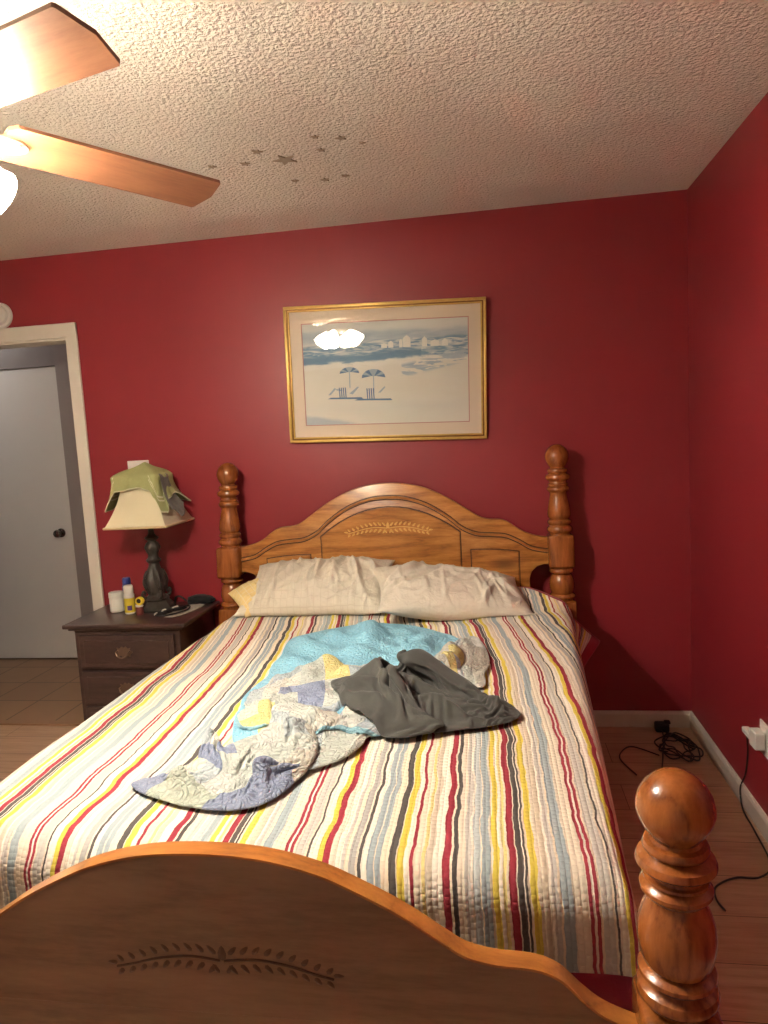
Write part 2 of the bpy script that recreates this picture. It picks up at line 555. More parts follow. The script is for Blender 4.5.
def leaf_spray(bm, cx, cz, y, hw, th):
    """two mirrored sprigs of leaves with a small bloom between them"""
    def leaf(x, z, ang, ln, wd):
        n = 8
        ca, sa = math.cos(ang), math.sin(ang)
        pts = []
        for i in range(n):
            t = i / n * 2 * PI
            u = math.cos(t) * ln / 2; w = math.sin(t) * wd / 2 * (1 - 0.35 * math.cos(t))
            pts.append((x + u * ca - w * sa, z + u * sa + w * ca))
        f = [bm.verts.new((a, y, b)) for a, b in pts]
        c = bm.verts.new((x, y - th, z))
        for i in range(n):
            bm.faces.new((f[(i + 1) % n], f[i], c))
        bm.faces.new(f)
    for s in (-1, 1):
        N = 9
        for i in range(N):
            t = (i + 0.6) / N
            x = cx + s * hw * t
            z = cz + 0.010 * math.sin(t * PI * 1.3) - 0.012 * t
            for side in (1, -1):
                a = (PI / 2 - 0.75) if side > 0 else -(PI / 2 - 0.75)
                ang = a if s > 0 else PI - a
                leaf(x + s * 0.006, z + side * 0.016 * (1.1 - 0.35 * t), ang, 0.024 * (1.1 - 0.3 * t), 0.011)
        pts = [(cx + s * hw * t, y - th * 0.5, cz + 0.010 * math.sin(t * PI * 1.3) - 0.012 * t) for t in (0.02, 0.3, 0.6, 0.85, 1.02)]
        add_tube(bm, pts, 0.0022, 6, 4)
        leaf(cx + s * (hw + 0.012), cz - 0.014, 0 if s > 0 else PI, 0.022, 0.010)
    leaf(cx, cz + 0.014, PI / 2, 0.032, 0.018)
    leaf(cx - 0.012, cz - 0.014, PI / 2 + 0.6, 0.024, 0.009); leaf(cx + 0.012, cz - 0.014, PI / 2 - 0.6, 0.024, 0.009)
    bmesh.ops.recalc_face_normals(bm, faces=bm.faces[:])

# headboard
HCX = -1.381
half = [(0, 1.228), (0.09, 1.221), (0.18, 1.198), (0.28, 1.150), (0.36, 1.098), (0.42, 1.058), (0.465, 1.042), (0.53, 1.036), (0.575, 1.012), (0.62, 0.980), (0.68, 0.957), (0.742, 0.946)]
top = smooth2(mirror_half(half, HCX), 6)
xa, xb = HCX - 0.742, HCX + 0.742
bottom = [(xb, 0.822), (xb - 0.03, 0.822), (xb - 0.062, 0.812), (xb - 0.085, 0.790), (xb - 0.095, 0.760), (xb - 0.095, 0.45), (xa + 0.095, 0.45), (xa + 0.095, 0.760), (xa + 0.085, 0.790), (xa + 0.062, 0.812), (xa + 0.03, 0.822), (xa, 0.822)]
bm = bmesh.new()
add_prism_xz(bm, top + bottom, -0.122, -0.092, 0.006)
hb = part('headboard', bm, PINE, bed, 35)
ghalf = [(0, 1.160), (0.09, 1.152), (0.19, 1.117), (0.28, 1.060), (0.345, 1.005), (0.41, 0.975), (0.48, 0.968), (0.545, 0.960), (0.60, 0.935), (0.66, 0.900), (0.735, 0.884)]
gp = smooth2(mirror_half(ghalf, HCX), 6)
bm = bmesh.new()
strip_profile(bm, gp, 0.012, -0.1215, -0.128)
part('moulding', bm, PINE_EDGE, hb, 35)
bm = bmesh.new()
for off in (0.0095, -0.0095):
    strip_profile(bm, [(a, b + off) for a, b in gp], 0.006, -0.1215, -0.1228)
part('groove', bm, GROOVE, hb)
# raised panels
def arch_panel(x0, x1, z0, z1l, z1m, z1r):
    n = 14
    pts = [(x0, z0), (x1, z0)]
    for i in range(n + 1):
        t = i / n
        e = z1l + (z1r - z1l) * t
        pts.append((x1 + (x0 - x1) * t, (z1r + (z1l - z1r) * t) + (z1m - max(z1l, z1r)) * (1 - (2 * t - 1) ** 2)))
    return pts
for nm, poly in (('centre_panel', arch_panel(HCX - 0.325, HCX + 0.335, 0.62, 0.985, 1.115, 0.985)), ('side_panel', arch_panel(HCX + 0.385, HCX + 0.60, 0.62, 0.90, 0.905, 0.885)), ('side_panel', arch_panel(HCX - 0.60, HCX - 0.385, 0.62, 0.885, 0.905, 0.90))):
    bm = bmesh.new(); add_prism_xz(bm, poly, -0.1275, -0.121, 0.004); part(nm, bm, PINE, hb)
    # dark brown line round the panel
    bm = bmesh.new(); add_prism_xz(bm, [(HCX + (x - HCX) * 1.0 + (0.005 if x > sum(p[0] for p in poly) / len(poly) else -0.005), z + 0.004) for x, z in poly], -0.1228, -0.1205); part('panel_groove', bm, GROOVE, hb)
bm = bmesh.new(); leaf_spray(bm, HCX, 1.016, -0.1272, 0.190, 0.004)
c = part('carving', bm, GOLD, hb); c['label'] = 'gold coloured leaf carving'

# footboard
FCX = -1.388
fhalf = [(0, 0.785), (0.10, 0.779), (0.19, 0.758), (0.26, 0.728), (0.33, 0.691), (0.39, 0.651), (0.425, 0.630), (0.47, 0.619), (0.53, 0.615), (0.57, 0.600), (0.605, 0.566), (0.64, 0.540), (0.70, 0.516), (0.735, 0.508)]
ftop = smooth2(mirror_half(fhalf, FCX), 7)
fa, fb_ = FCX - 0.735, FCX + 0.735
bm = bmesh.new()
add_prism_xz(bm, ftop + [(fb_, 0.24), (fa, 0.24)], -2.335, -2.298, 0.005)
FOOTWOOD = wood('footboard_wood', srgb(98, 72, 54), srgb(124, 94, 71), srgb(136, 105, 82), (0.8, 6, 6), 3.0, 0.36, 0.2, knots=False)
fb = part('footboard', bm, FOOTWOOD, bed, 35)
bm = bmesh.new()
strip_profile(bm, [(a, b + 0.001) for a, b in ftop], 0.004, -2.335, -2.2985)
part('top_edge', bm, PINE_EDGE, fb, 35)
bm = bmesh.new(); leaf_spray(bm, -1.365, 0.600, -2.3345, 0.185, 0.003)
c = part('carving', bm, CARVE_DARK, fb); c['label'] = 'dark leaf carving'
# side rails
for x in (-2.125, -0.64):
    bm = bmesh.new(); add_box(bm, (x, -1.216, 0.255), (0.028, 2.10, 0.17), 0.004); part('side_rail', bm, PINE_EDGE, bed)

# mattress
def round_foot(bm):
    # the foot end slopes back a little on the nightstand side
    for v in bm.verts:
        if v.co.y < -1.2: v.co.y += 0.15 * min(1.0, max(0.0, (-0.70 - v.co.x) / 1.35))
TICK = fabric('mattress_ticking', (0.70, 0.66, 0.58, 1))
bm = bmesh.new(); add_box(bm, (-1.375, -1.165, 0.5025), (1.34, 1.93, 0.285), 0.045, 4)
round_foot(bm)
mt = tag(obj('mattress', bm, TICK, None, True), 'thick off-white mattress under the striped bedspread', 'mattress')
bm = bmesh.new(); add_box(bm, (-1.38, -1.165, 0.275), (1.34, 1.93, 0.17), 0.02, 3)
round_foot(bm)
tag(obj('box_spring', bm, fabric('box_spring_cloth', (0.45, 0.42, 0.40, 1)), None, True), 'low box spring under the mattress between the side rails', 'box spring')

# ---------------------------------------------------------------- striped bedspread
ZT = 0.690
def bed_cx(y): return -1.332 + 0.035 * (y + 0.4)
def bed_w(y): return 0.755 + 0.022 * (y + 0.4)
def bed_z(x, y):
    """height of the bedspread's top"""
    h = ZT + 0.006 * fbm(x * 3.1, y * 2.3, 1.0, 2)
    h += 0.050 * sstep(-0.50, -0.22, y) * (0.55 + 0.45 * math.exp(-((x + 0.80) / 0.30) ** 2))
    h -= 0.012 * sstep(-1.7, -2.15, y)
    h += 0.004 * math.sin(y * 21 + 6 * mnoise.noise(Vector((x * 2, y * 2, 0)))) * sstep(-1.3, -0.5, y)
    return h
RA, RB = 0.055, 0.075
YH, YF = -0.145, -2.195
DROP_S, DROP_F = 0.250, 0.240
BORD = 0.066
CREAM, WARM = (0.80, 0.70, 0.56, 1), (0.76, 0.68, 0.56, 1)
S_RED, S_DARK, S_YEL, S_PYEL = (0.34, 0.045, 0.065, 1), (0.105, 0.094, 0.088, 1), (0.70, 0.56, 0.10, 1), (0.74, 0.63, 0.28, 1)
S_GREY, S_LG, S_BLUE, S_PB, S_BEI, S_WHITE = (0.44, 0.42, 0.40, 1), (0.56, 0.53, 0.49, 1), (0.36, 0.42, 0.45, 1), (0.50, 0.55, 0.56, 1), (0.62, 0.53, 0.42, 1), (0.86, 0.80, 0.70, 1)
STRIPES = [(0, 5.5, S_DARK), (7, 13, S_YEL), (18.5, 21.5, S_RED), (29, 32, S_PYEL), (33, 39, S_BEI), (47.5, 53.5, S_RED), (55.5, 60.5, S_DARK), (66, 72, S_LG), (74, 80, S_PB), (81, 89, S_BLUE), (91, 96.5, S_YEL), (99.5, 103, S_PYEL),
           (105, 111.5, S_RED), (112.5, 117.5, S_DARK), (118.5, 121, S_DARK), (122.5, 129.5, S_YEL), (133, 139, S_BEI), (141, 146, S_LG), (148, 157.5, S_BLUE), (170.5, 173.5, S_RED), (176, 179, S_RED), (181.5, 190.5, S_LG), (192.5, 195.5, S_DARK),
           (203.5, 208.5, S_YEL), (208.5, 215, S_RED), (220, 222, S_BEI), (227, 230, S_LG), (234.5, 241, S_GREY), (242.5, 245.5, S_DARK), (251.5, 257.5, S_BLUE), (259, 264.5, S_BLUE)]
PERIOD_PX = 272.0
STRIPE_U0, STRIPE_P = -0.271, 0.550

def mat_bedspread():
    t = NT('striped_quilt')
    uv = t.n('ShaderNodeUVMap'); uv.uv_map = 'UVMap'
    sp = t.n('ShaderNodeSeparateXYZ'); t.l(uv.outputs[0], sp.inputs[0])
    u, v = sp.outputs[0], sp.outputs[1]
    mp = t.n('ShaderNodeMapping'); mp.inputs['Scale'].default_value = (1.2, 3.2, 1); t.l(uv.outputs[0], mp.inputs[0])
    wob = t.math('MULTIPLY', t.math('SUBTRACT', t.noise(mp.outputs[0], 2.2, 3, 0.55), 0.5), 0.030)
    mp2 = t.n('ShaderNodeMapping'); mp2.inputs['Scale'].default_value = (160, 160, 1); t.l(uv.outputs[0], mp2.inputs[0])
    fz = t.math('MULTIPLY', t.math('SUBTRACT', t.noise(mp2.outputs[0], 1.0, 2), 0.5), 0.002)
    us = t.math('ADD', t.math('ADD', u, wob), fz)
    f = t.math('FRACT', t.math('ADD', t.math('DIVIDE', t.math('SUBTRACT', us, STRIPE_U0), STRIPE_P), 8.0))
    seq = []
    last = 0.0
    for i, (a, b, c) in enumerate(STRIPES):
        if a > last + 0.01: seq.append((last, WARM if i % 3 == 1 else (S_WHITE if i % 3 == 2 else CREAM)))
        seq.append((a, c)); last = b
    seq.append((last, CREAM))
    seq = [(p / PERIOD_PX, c) for p, c in seq]
    h = (len(seq) + 1) // 2
    A, B = seq[:h], [(0.0, seq[h - 1][1])] + seq[h:]
    cut = seq[h][0]
    ra = t.ramp(f, A, 'CONSTANT'); rb = t.ramp(f, B, 'CONSTANT')
    c = t.mix(t.math('GREATER_THAN', f, cut), ra, rb)
    # stitched channels
    ch = t.math('ABSOLUTE', t.math('SINE', t.math('MULTIPLY', u, PI / 0.0108)))
    jog = t.math('MULTIPLY', t.math('FLOOR', t.math('DIVIDE', u, 0.0108)), 0.37)
    cr = t.math('ABSOLUTE', t.math('SINE', t.math('ADD', t.math('MULTIPLY', v, PI / 0.0135), t.math('MULTIPLY', t.math('SINE', t.math('MULTIPLY', jog, 5.1)), 0.9))))
    hgt = t.math('ADD', t.math('POWER', ch, 0.4), t.math('MULTIPLY', t.math('POWER', cr, 0.5), 0.7))
    pk = t.math('ADD', hgt, t.math('MULTIPLY', t.noise(mp2.outputs[0], 0.6, 2), 0.8))
    t.set(c, 0.92, spec=0.1)
    t.bump(pk, 0.5, 0.0035)
    return t.m
M_SPREAD = mat_bedspread()
M_SPREAD_EDGE = fabric('bedspread_red_border', (0.30, 0.016, 0.040, 1), weave=300, bump=0.4)

def spread_point(a, b):
    """a: across (arc length from the middle), b: along (arc length from the head)"""
    st = 0.25 * sstep(0.42, 0.84, a) + 0.03 * sstep(0.5, 0.9, -a)
    b = st * max(0.0, 1 - b / 0.9) + b
    y = YH - b
    s = 1 if a >= 0 else -1
    back = 0.075 * sstep(0.10, 0.75, -a)
    fl = (YH - YF) - RB - back
    dzb, yo = 0.0, None
    if b <= fl: y = YH - b; tb = 0.0
    else:
        e = b - fl
        if e < RB * PI / 2:
            th = e / RB; y = YH - fl - RB * math.sin(th); dzb = RB * (1 - math.cos(th))
        else:
            y = YF + back; dzb = RB + e - RB * PI / 2
    yc = max(y, YF)
    W = bed_w(yc); cx = bed_cx(yc)
    aa = abs(a); fa = W - RA; dza = 0.0
    if aa <= fa: x = aa
    else:
        e = aa - fa
        if e < RA * PI / 2:
            th = e / RA; x = fa + RA * math.sin(th); dza = RA * (1 - math.cos(th))
        else:
            x = W; dza = RA + e - RA * PI / 2
    flap = math.exp(-(max(0.0, -0.40 - y) / 0.12) ** 2) if s > 0 else 0.0
    hang = max(0.0, dza - RA)
    da = hang / DROP_S; db = max(0.0, dzb - RB) / DROP_F
    # ripples of the hanging sides
    if da > 0:
        x += da * (0.012 * math.sin(y * 17 + s) + 0.018)
        if s > 0:
            x += 0.45 * hang * flap; dza -= 0.50 * hang * flap
    if db > 0:
        y -= db * (0.010 * math.sin(a * 15 + 1.3) + 0.014)
    q = min(1.0, da) * min(1.0, db)
    if dza > 0 and dzb > 0:
        k = min(1.0, dza / 0.2) * min(1.0, dzb / 0.2)
        x += 0.045 * k; y -= 0.025 * k
    dz = (dza ** 3 + dzb ** 3) ** (1 / 3)
    if da > 0 and db > 0: dz = min(dz, 0.34)
    xw = cx + s * x
    z = bed_z(cx + s * min(x, W), max(y, YF)) - dz
    return Vector((xw, y, z))

SKEW = [(0.0, 0.215), (0.35, 0.168), (0.7, 0.101), (1.0, 0.0515), (1.55, 0.008), (2.2, -0.0165), (3.0, -0.0165)]
def skew(b):
    # the bedspread lies a little askew, its stripes bowing toward the nightstand at the head
    for (p, v), (q, w) in zip(SKEW, SKEW[1:]):
        if b <= q: return v + (w - v) * (b - p) / (q - p)
    return SKEW[-1][1]
def build_spread():
    Amax = 0.70 + RA * (PI / 2) + DROP_S - RA * 0 + 0.0
    Bmax = (YH - YF) - RB + RB * PI / 2 + DROP_F - RB
    NA, NB = 190, 200
    bm = bmesh.new()
    uvl = bm.loops.layers.uv.new('UVMap')
    def amax(b): return bed_w(max(YF, YH - b)) - RA + RA * PI / 2 + DROP_S - RA
    G, UVs = [], []
    for j in range(NB + 1):
        b = Bmax * j / NB
        am = amax(b)
        row, ur = [], []
        for i in range(NA + 1):
            a = -am + 2 * am * i / NA
            row.append(bm.verts.new(spread_point(a, b))); ur.append((a, b, am - abs(a)))
        G.append(row); UVs.append(ur)
    for j in range(NB):
        for i in range(NA):
            f = bm.faces.new((G[j][i], G[j + 1][i], G[j + 1][i + 1], G[j][i + 1]))
            idx = ((j, i), (j + 1, i), (j + 1, i + 1), (j, i + 1))
            for lp, (jj, ii) in zip(f.loops, idx):
                lp[uvl].uv = (UVs[jj][ii][0] + skew(UVs[jj][ii][1]), UVs[jj][ii][1])
            am = sum(UVs[jj][ii][2] for jj, ii in idx) / 4
            bb = sum(UVs[jj][ii][1] for jj, ii in idx) / 4
            f.material_index = 1 if (am < BORD or bb > Bmax - BORD or bb < 0.024) else 0
    # give it cloth thickness
    bmesh.ops.recalc_face_normals(bm, faces=bm.faces[:])
    o = obj('bedspread', bm, None, None, 'all', mats=[M_SPREAD, M_SPREAD_EDGE])
    md = o.modifiers.new('thickness', 'SOLIDIFY'); md.thickness = 0.008; md.offset = -1 if o.data.polygons[len(o.data.polygons) // 2].normal.z > 0 else 1
    return o
spread = tag(build_spread(), 'quilted multicolour striped bedspread with dark red border covering the bed', 'bedspread')

PATCHES = {'blueedge': [[(-1.559, -1.73), (-1.468, -1.711), (-1.446, -1.766), (-1.423, -1.866), (-1.482, -1.886), (-1.519, -1.868), (-1.549, -1.778)], [(-1.66, -1.924), (-1.607, -1.866), (-1.589, -1.898), (-1.639, -1.951)],
              [(-1.728, -1.96), (-1.68, -1.992), (-1.599, -2.035), (-1.673, -2.034)], [(-1.327, -1.789), (-1.237, -1.76), (-1.22, -1.787), (-1.232, -1.83), (-1.307, -1.84)]],
 'floral': [[(-1.365, -1.876), (-1.34, -1.824), (-1.316, -1.858), (-1.338, -1.996), (-1.354, -2.003)], [(-1.124, -1.202), (-0.982, -0.915), (-0.924, -1.112), (-0.963, -1.224), (-1.031, -1.223), (-1.072, -1.292)]],
 'lavender': [[(-1.516, -1.416), (-1.425, -1.417), (-1.391, -1.54), (-1.497, -1.535)], [(-1.473, -1.879), (-1.401, -1.835), (-1.366, -1.9), (-1.366, -1.997), (-1.433, -1.971)],
              [(-1.686, -1.977), (-1.654, -1.979), (-1.645, -2.005), (-1.673, -1.998)], [(-1.504, -2.03), (-1.48, -2.029), (-1.465, -2.066), (-1.49, -2.056)],
              [(-1.623, -1.777), (-1.578, -1.794), (-1.571, -1.83), (-1.601, -1.822)]],
 'palegreen': [[(-1.653, -1.967), (-1.558, -1.941), (-1.494, -2.058), (-1.559, -2.054), (-1.632, -2.009)]],
 'yellow': [[(-1.45, -1.204), (-1.333, -1.251), (-1.317, -1.338), (-1.405, -1.36)], [(-1.577, -1.69), (-1.525, -1.562), (-1.488, -1.62), (-1.494, -1.746), (-1.55, -1.747)],
            [(-1.075, -1.24), (-1.018, -1.128), (-1.004, -1.179), (-1.061, -1.292)]]}
# folded cloth: (rows, columns, x steps, y steps, heights) in half millimetres; each row starts with a position and goes on in steps
CLOTH = {
    'blanket_main': (42, 42,
     [-3062,31,32,32,33,32,32,30,31,32,32,30,19,7,0,0,9,25,27,26,26,25,23,21,17,13,10,4,3,10,19,23,22,20,20,19,20,18,18,18,17,17,
      -3101,32,34,33,32,32,31,32,34,31,30,25,30,12,-8,14,19,21,24,30,29,27,26,25,14,18,20,2,-1,5,24,24,20,22,23,16,27,20,16,10,15,29,
      -3132,33,35,35,36,31,30,32,34,33,28,29,33,17,-7,19,20,24,26,26,31,30,26,21,23,12,10,15,9,8,20,21,20,22,22,23,23,12,13,15,24,33,
      -3154,33,34,35,40,37,27,31,30,31,31,31,29,14,3,17,24,24,29,32,31,33,34,27,11,14,6,10,15,16,17,29,20,24,22,12,14,10,17,33,30,28,
      -3172,34,35,34,38,40,35,33,32,33,34,26,14,4,8,26,25,26,29,33,39,43,37,19,11,13,20,16,-5,17,27,26,26,17,28,20,10,7,23,35,30,20,
      -3187,35,36,33,38,42,37,35,36,36,36,30,24,-1,-1,12,23,35,33,37,42,44,35,21,15,8,21,17,11,0,30,31,26,25,18,20,15,14,26,33,23,17,
      -3201,36,37,40,40,36,36,35,36,37,38,35,24,14,1,9,16,34,36,33,41,37,32,24,17,17,10,21,17,17,24,26,24,26,15,4,23,39,25,25,21,18,
      -3214,36,40,41,39,36,35,37,36,36,38,36,26,8,15,16,16,30,37,36,32,32,30,29,25,19,20,3,23,23,23,30,19,26,5,21,32,31,21,25,22,18,
      -3228,37,39,43,40,36,34,40,40,34,38,35,23,17,14,15,14,32,36,34,33,35,32,31,26,26,16,23,4,18,25,30,18,19,33,23,27,26,22,17,25,21,
      -3240,37,42,42,39,36,31,42,42,39,37,32,24,10,18,19,15,32,34,34,38,36,32,34,30,25,21,17,12,6,25,33,26,20,29,25,26,26,20,22,23,24,
      -3249,36,39,42,42,35,36,41,42,40,38,34,26,9,15,14,18,30,38,41,36,34,41,38,21,28,7,17,20,18,21,29,36,31,18,27,37,23,5,20,28,26,
      -3247,34,36,41,44,41,38,43,40,36,37,34,25,13,10,15,14,37,44,39,33,44,40,31,23,17,19,5,19,22,29,36,32,27,33,30,27,26,6,10,28,28,
      -3255,32,37,42,45,43,38,40,37,37,37,35,27,23,8,12,22,37,39,38,38,43,38,32,21,13,21,11,12,24,38,36,29,29,34,27,28,20,20,13,21,28,
      -3273,36,41,42,42,42,37,36,38,36,38,42,28,18,22,15,23,33,37,38,38,37,33,29,25,24,21,18,11,33,35,31,28,29,29,28,23,24,18,27,23,26,
      -3285,39,43,41,40,40,36,36,38,37,41,39,29,13,21,18,28,40,40,37,38,36,31,27,30,25,19,22,20,33,26,29,31,30,29,24,26,25,18,23,32,25,
      -3293,40,42,39,39,38,38,37,37,38,41,39,30,22,23,21,29,41,32,29,43,36,40,24,30,32,17,25,24,18,32,33,28,32,30,18,30,28,17,20,31,30,
      -3297,38,41,39,39,39,38,37,37,38,42,38,30,24,23,25,30,34,28,40,35,38,39,33,31,32,26,16,17,25,31,30,33,31,30,22,33,23,10,28,32,30,
      -3297,37,41,40,39,39,37,37,37,41,40,37,30,23,21,23,26,37,40,39,37,37,36,34,32,30,26,20,18,22,29,34,32,31,31,33,30,19,0,30,38,30,
      -3294,37,41,41,39,37,38,35,39,43,39,35,33,24,21,22,26,38,39,37,37,37,37,36,31,30,23,18,21,21,31,39,38,39,28,20,32,19,-7,33,39,30,
      -3289,36,40,42,39,36,36,35,41,42,38,35,31,25,21,25,27,36,40,38,40,38,37,34,31,26,22,17,17,24,32,41,44,41,38,23,16,27,-16,33,40,30,
      -3281,34,39,41,38,35,34,35,41,41,37,37,32,26,23,25,27,37,39,39,39,37,35,35,32,30,25,18,11,25,24,35,45,44,45,39,15,26,-25,33,38,29,
      -3270,34,38,38,36,36,31,34,40,41,39,36,31,28,26,26,29,33,38,41,37,37,34,32,31,29,29,24,20,10,32,31,36,46,49,38,29,22,-29,34,36,27,
      -3258,32,37,36,35,36,33,36,38,42,32,32,30,24,29,31,32,35,36,40,34,38,35,32,29,28,28,29,23,12,32,33,39,44,47,34,22,24,-24,36,34,26,
      -3258,32,36,36,37,37,37,36,38,32,26,35,30,24,24,29,36,39,37,36,35,38,38,36,28,28,27,29,29,18,33,31,38,44,43,27,23,23,-17,36,33,27,
      -3267,32,37,39,39,39,36,34,34,28,29,35,31,27,24,26,31,38,39,39,36,36,37,38,36,29,27,29,30,29,31,29,36,43,37,22,24,24,-11,36,34,26,
      -3278,34,37,41,41,39,32,30,32,29,36,36,28,26,26,25,30,38,39,39,40,39,37,34,34,34,31,28,29,33,33,31,34,41,30,21,26,24,-3,35,33,26,
      -3287,36,39,41,39,36,28,30,32,33,37,34,31,29,27,27,28,39,40,41,43,38,35,35,34,32,32,27,27,31,36,35,35,37,23,24,28,27,4,34,29,26,
      -3291,37,38,38,35,32,30,33,33,35,36,35,32,30,29,29,31,38,38,40,45,38,36,35,34,33,32,29,25,27,33,38,36,34,28,28,27,31,9,30,24,23,
      -3292,34,37,35,32,31,34,34,34,35,37,36,33,31,28,29,32,38,39,42,42,38,36,34,32,32,31,30,33,31,31,34,33,38,34,29,28,30,19,19,21,19,
      -3291,33,33,34,30,34,36,35,33,35,37,33,30,31,30,31,33,39,40,39,40,38,37,38,34,33,31,21,26,39,35,26,36,46,38,31,27,25,25,16,19,18,
      -3290,29,32,33,33,34,36,33,33,34,36,31,31,27,31,33,36,43,41,37,38,39,37,43,33,27,30,24,4,46,44,28,34,49,44,33,29,24,22,16,19,17,
      -3293,28,32,34,30,38,35,31,31,33,36,32,31,29,28,29,40,50,43,33,38,40,39,39,26,23,24,26,24,34,49,33,27,47,50,36,30,24,21,15,19,17,
      -3298,28,34,36,31,31,33,31,31,34,33,32,31,29,27,32,43,49,45,33,36,38,37,36,22,27,28,28,32,39,41,33,27,43,53,38,28,24,21,14,19,18,
      -3305,28,35,35,31,31,28,31,32,30,29,32,33,35,32,26,36,46,46,44,36,34,35,36,32,30,31,30,30,36,37,32,31,42,53,39,27,23,19,16,19,15,
      -3315,29,35,32,29,34,28,27,29,29,28,35,39,31,31,31,28,44,41,50,37,36,36,38,36,34,34,31,31,33,34,32,34,40,50,39,27,23,19,24,14,12,
      -3324,30,35,29,29,34,29,29,28,29,29,35,38,32,28,28,36,41,41,46,31,34,42,45,38,34,30,34,32,33,30,33,34,37,46,42,25,27,19,27,16,8,
      -3331,30,31,27,33,30,31,32,33,33,28,32,36,33,29,28,33,42,44,40,33,28,44,43,39,33,34,33,32,33,32,32,33,34,39,43,36,21,20,28,17,8,
      -3337,28,28,30,31,32,31,31,34,31,33,34,32,33,33,30,31,37,40,40,37,34,44,39,34,33,34,37,32,30,34,34,31,32,34,36,25,35,24,30,18,9,
      -3342,26,28,32,31,32,32,31,31,32,32,33,32,32,33,31,29,37,39,40,39,38,38,39,35,34,34,34,35,31,35,34,32,30,30,31,19,30,33,34,22,10,
      -3344,26,28,32,31,32,31,31,28,30,31,31,32,31,32,33,33,36,39,40,39,38,35,37,36,35,35,34,35,34,35,34,32,31,30,28,24,20,29,32,26,15,
      -3338,24,30,31,30,31,29,29,28,28,30,30,31,32,31,33,36,36,39,39,39,37,35,36,35,35,35,35,34,34,34,34,33,31,31,29,28,22,24,23,18,23,
      -3324,23,29,29,29,29,27,28,27,28,29,30,31,31,32,33,34,37,38,39,38,37,35,35,34,35,34,34,34,34,34,33,32,31,31,29,27,25,23,21,19,17],
     [-3526,-6,0,4,2,-1,-7,-10,-9,-7,-5,-9,-24,-32,-32,-32,-28,1,18,19,19,21,22,25,27,30,30,32,33,30,26,23,23,25,26,26,26,27,26,27,28,27,
      -3500,-5,1,5,3,-4,-9,-10,-7,-6,-1,-8,-17,-29,-33,-27,-24,1,18,16,17,19,20,22,28,28,29,34,34,32,23,23,25,25,22,27,20,25,29,31,29,20,
      -3464,-4,2,6,4,-2,-7,-8,-9,-6,-3,-4,-16,-23,-31,-25,-23,-1,16,17,15,17,19,23,24,28,28,32,35,31,24,23,23,24,18,21,25,30,29,29,22,18,
      -3422,-3,2,6,6,1,-6,-12,-6,-9,-7,-1,-11,-27,-24,-23,-20,3,15,16,14,15,17,19,25,28,29,31,32,30,24,17,22,23,19,23,23,35,26,18,20,20,
      -3378,-3,2,7,7,2,-3,-7,-9,-13,-13,-4,-1,-30,-23,-16,-17,3,19,15,13,12,13,17,25,28,30,29,33,28,21,18,15,26,20,25,24,27,16,19,19,23,
      -3334,-1,3,4,7,6,-1,-6,-5,-5,-5,-8,-12,-28,-30,-13,-15,1,8,18,18,17,12,14,26,31,27,26,27,30,18,18,16,14,24,19,32,23,13,18,23,20,
      -3288,0,5,10,8,1,-4,-5,-6,-7,-7,-7,-16,-17,-28,-20,-14,4,10,22,19,15,17,18,25,24,21,24,23,25,25,12,15,18,17,18,30,19,22,17,19,18,
      -3243,1,7,12,7,2,-4,-5,-3,-5,-11,-15,-21,-8,-14,-25,-19,6,19,19,17,18,18,19,19,20,17,25,21,21,20,13,16,20,18,22,22,19,17,17,18,17,
      -3198,2,6,13,9,3,-4,-4,-2,-5,-4,-11,-25,-19,-12,-27,-24,11,28,22,16,17,15,15,21,19,20,14,26,21,17,13,12,27,19,21,17,13,15,18,16,16,
      -3152,2,6,11,10,7,-3,-3,-3,-2,-1,-5,-18,-25,-21,-23,-19,16,23,17,17,14,13,16,19,20,16,17,22,20,16,14,16,21,21,12,15,17,14,13,15,14,
      -3106,3,6,9,10,10,-2,-2,-2,-4,1,0,-15,-19,-19,-20,-17,8,17,20,14,12,16,17,4,17,21,17,25,21,14,12,19,17,15,12,6,17,18,15,13,12,
      -3060,4,7,10,9,9,1,-4,-1,3,8,2,-20,-19,-17,-20,-15,6,20,15,12,13,6,10,17,14,19,12,25,23,16,16,13,14,8,11,9,11,19,17,12,10,
      -3018,3,8,11,11,7,2,-2,0,6,11,5,-11,-18,-17,-18,-21,6,17,12,12,9,6,13,10,13,20,22,15,23,17,14,9,10,8,3,11,18,14,16,13,8,
      -2975,6,8,12,10,7,4,0,0,7,11,4,-10,-2,-17,-21,-18,2,13,12,10,8,10,6,24,11,16,14,9,24,21,7,6,11,11,4,6,15,16,9,11,9,
      -2929,7,10,11,8,5,6,3,4,7,6,1,-7,-4,-14,-16,-12,5,16,8,6,9,10,15,14,10,11,15,17,14,13,8,8,9,8,3,3,13,16,13,8,7,
      -2883,8,10,12,9,6,6,4,5,7,6,5,-5,-6,-12,-13,-10,13,16,-3,7,8,9,15,9,13,9,13,12,16,6,5,9,5,7,2,11,12,13,9,9,4,
      -2836,9,10,12,11,9,6,4,6,6,8,5,-4,-7,-9,-11,-9,12,6,7,6,9,8,7,10,14,10,12,12,10,8,6,6,7,8,2,10,10,7,6,6,3,
      -2788,9,11,13,11,10,6,6,6,8,8,5,-3,-7,-9,-11,-10,5,10,13,10,8,5,7,9,9,10,12,11,12,9,5,5,4,9,8,7,1,5,2,2,3,
      -2741,10,11,14,10,8,10,8,6,4,9,10,0,-6,-7,-10,-7,11,13,7,5,5,6,7,8,8,7,12,12,10,6,2,5,3,10,14,5,-7,2,-1,0,1,
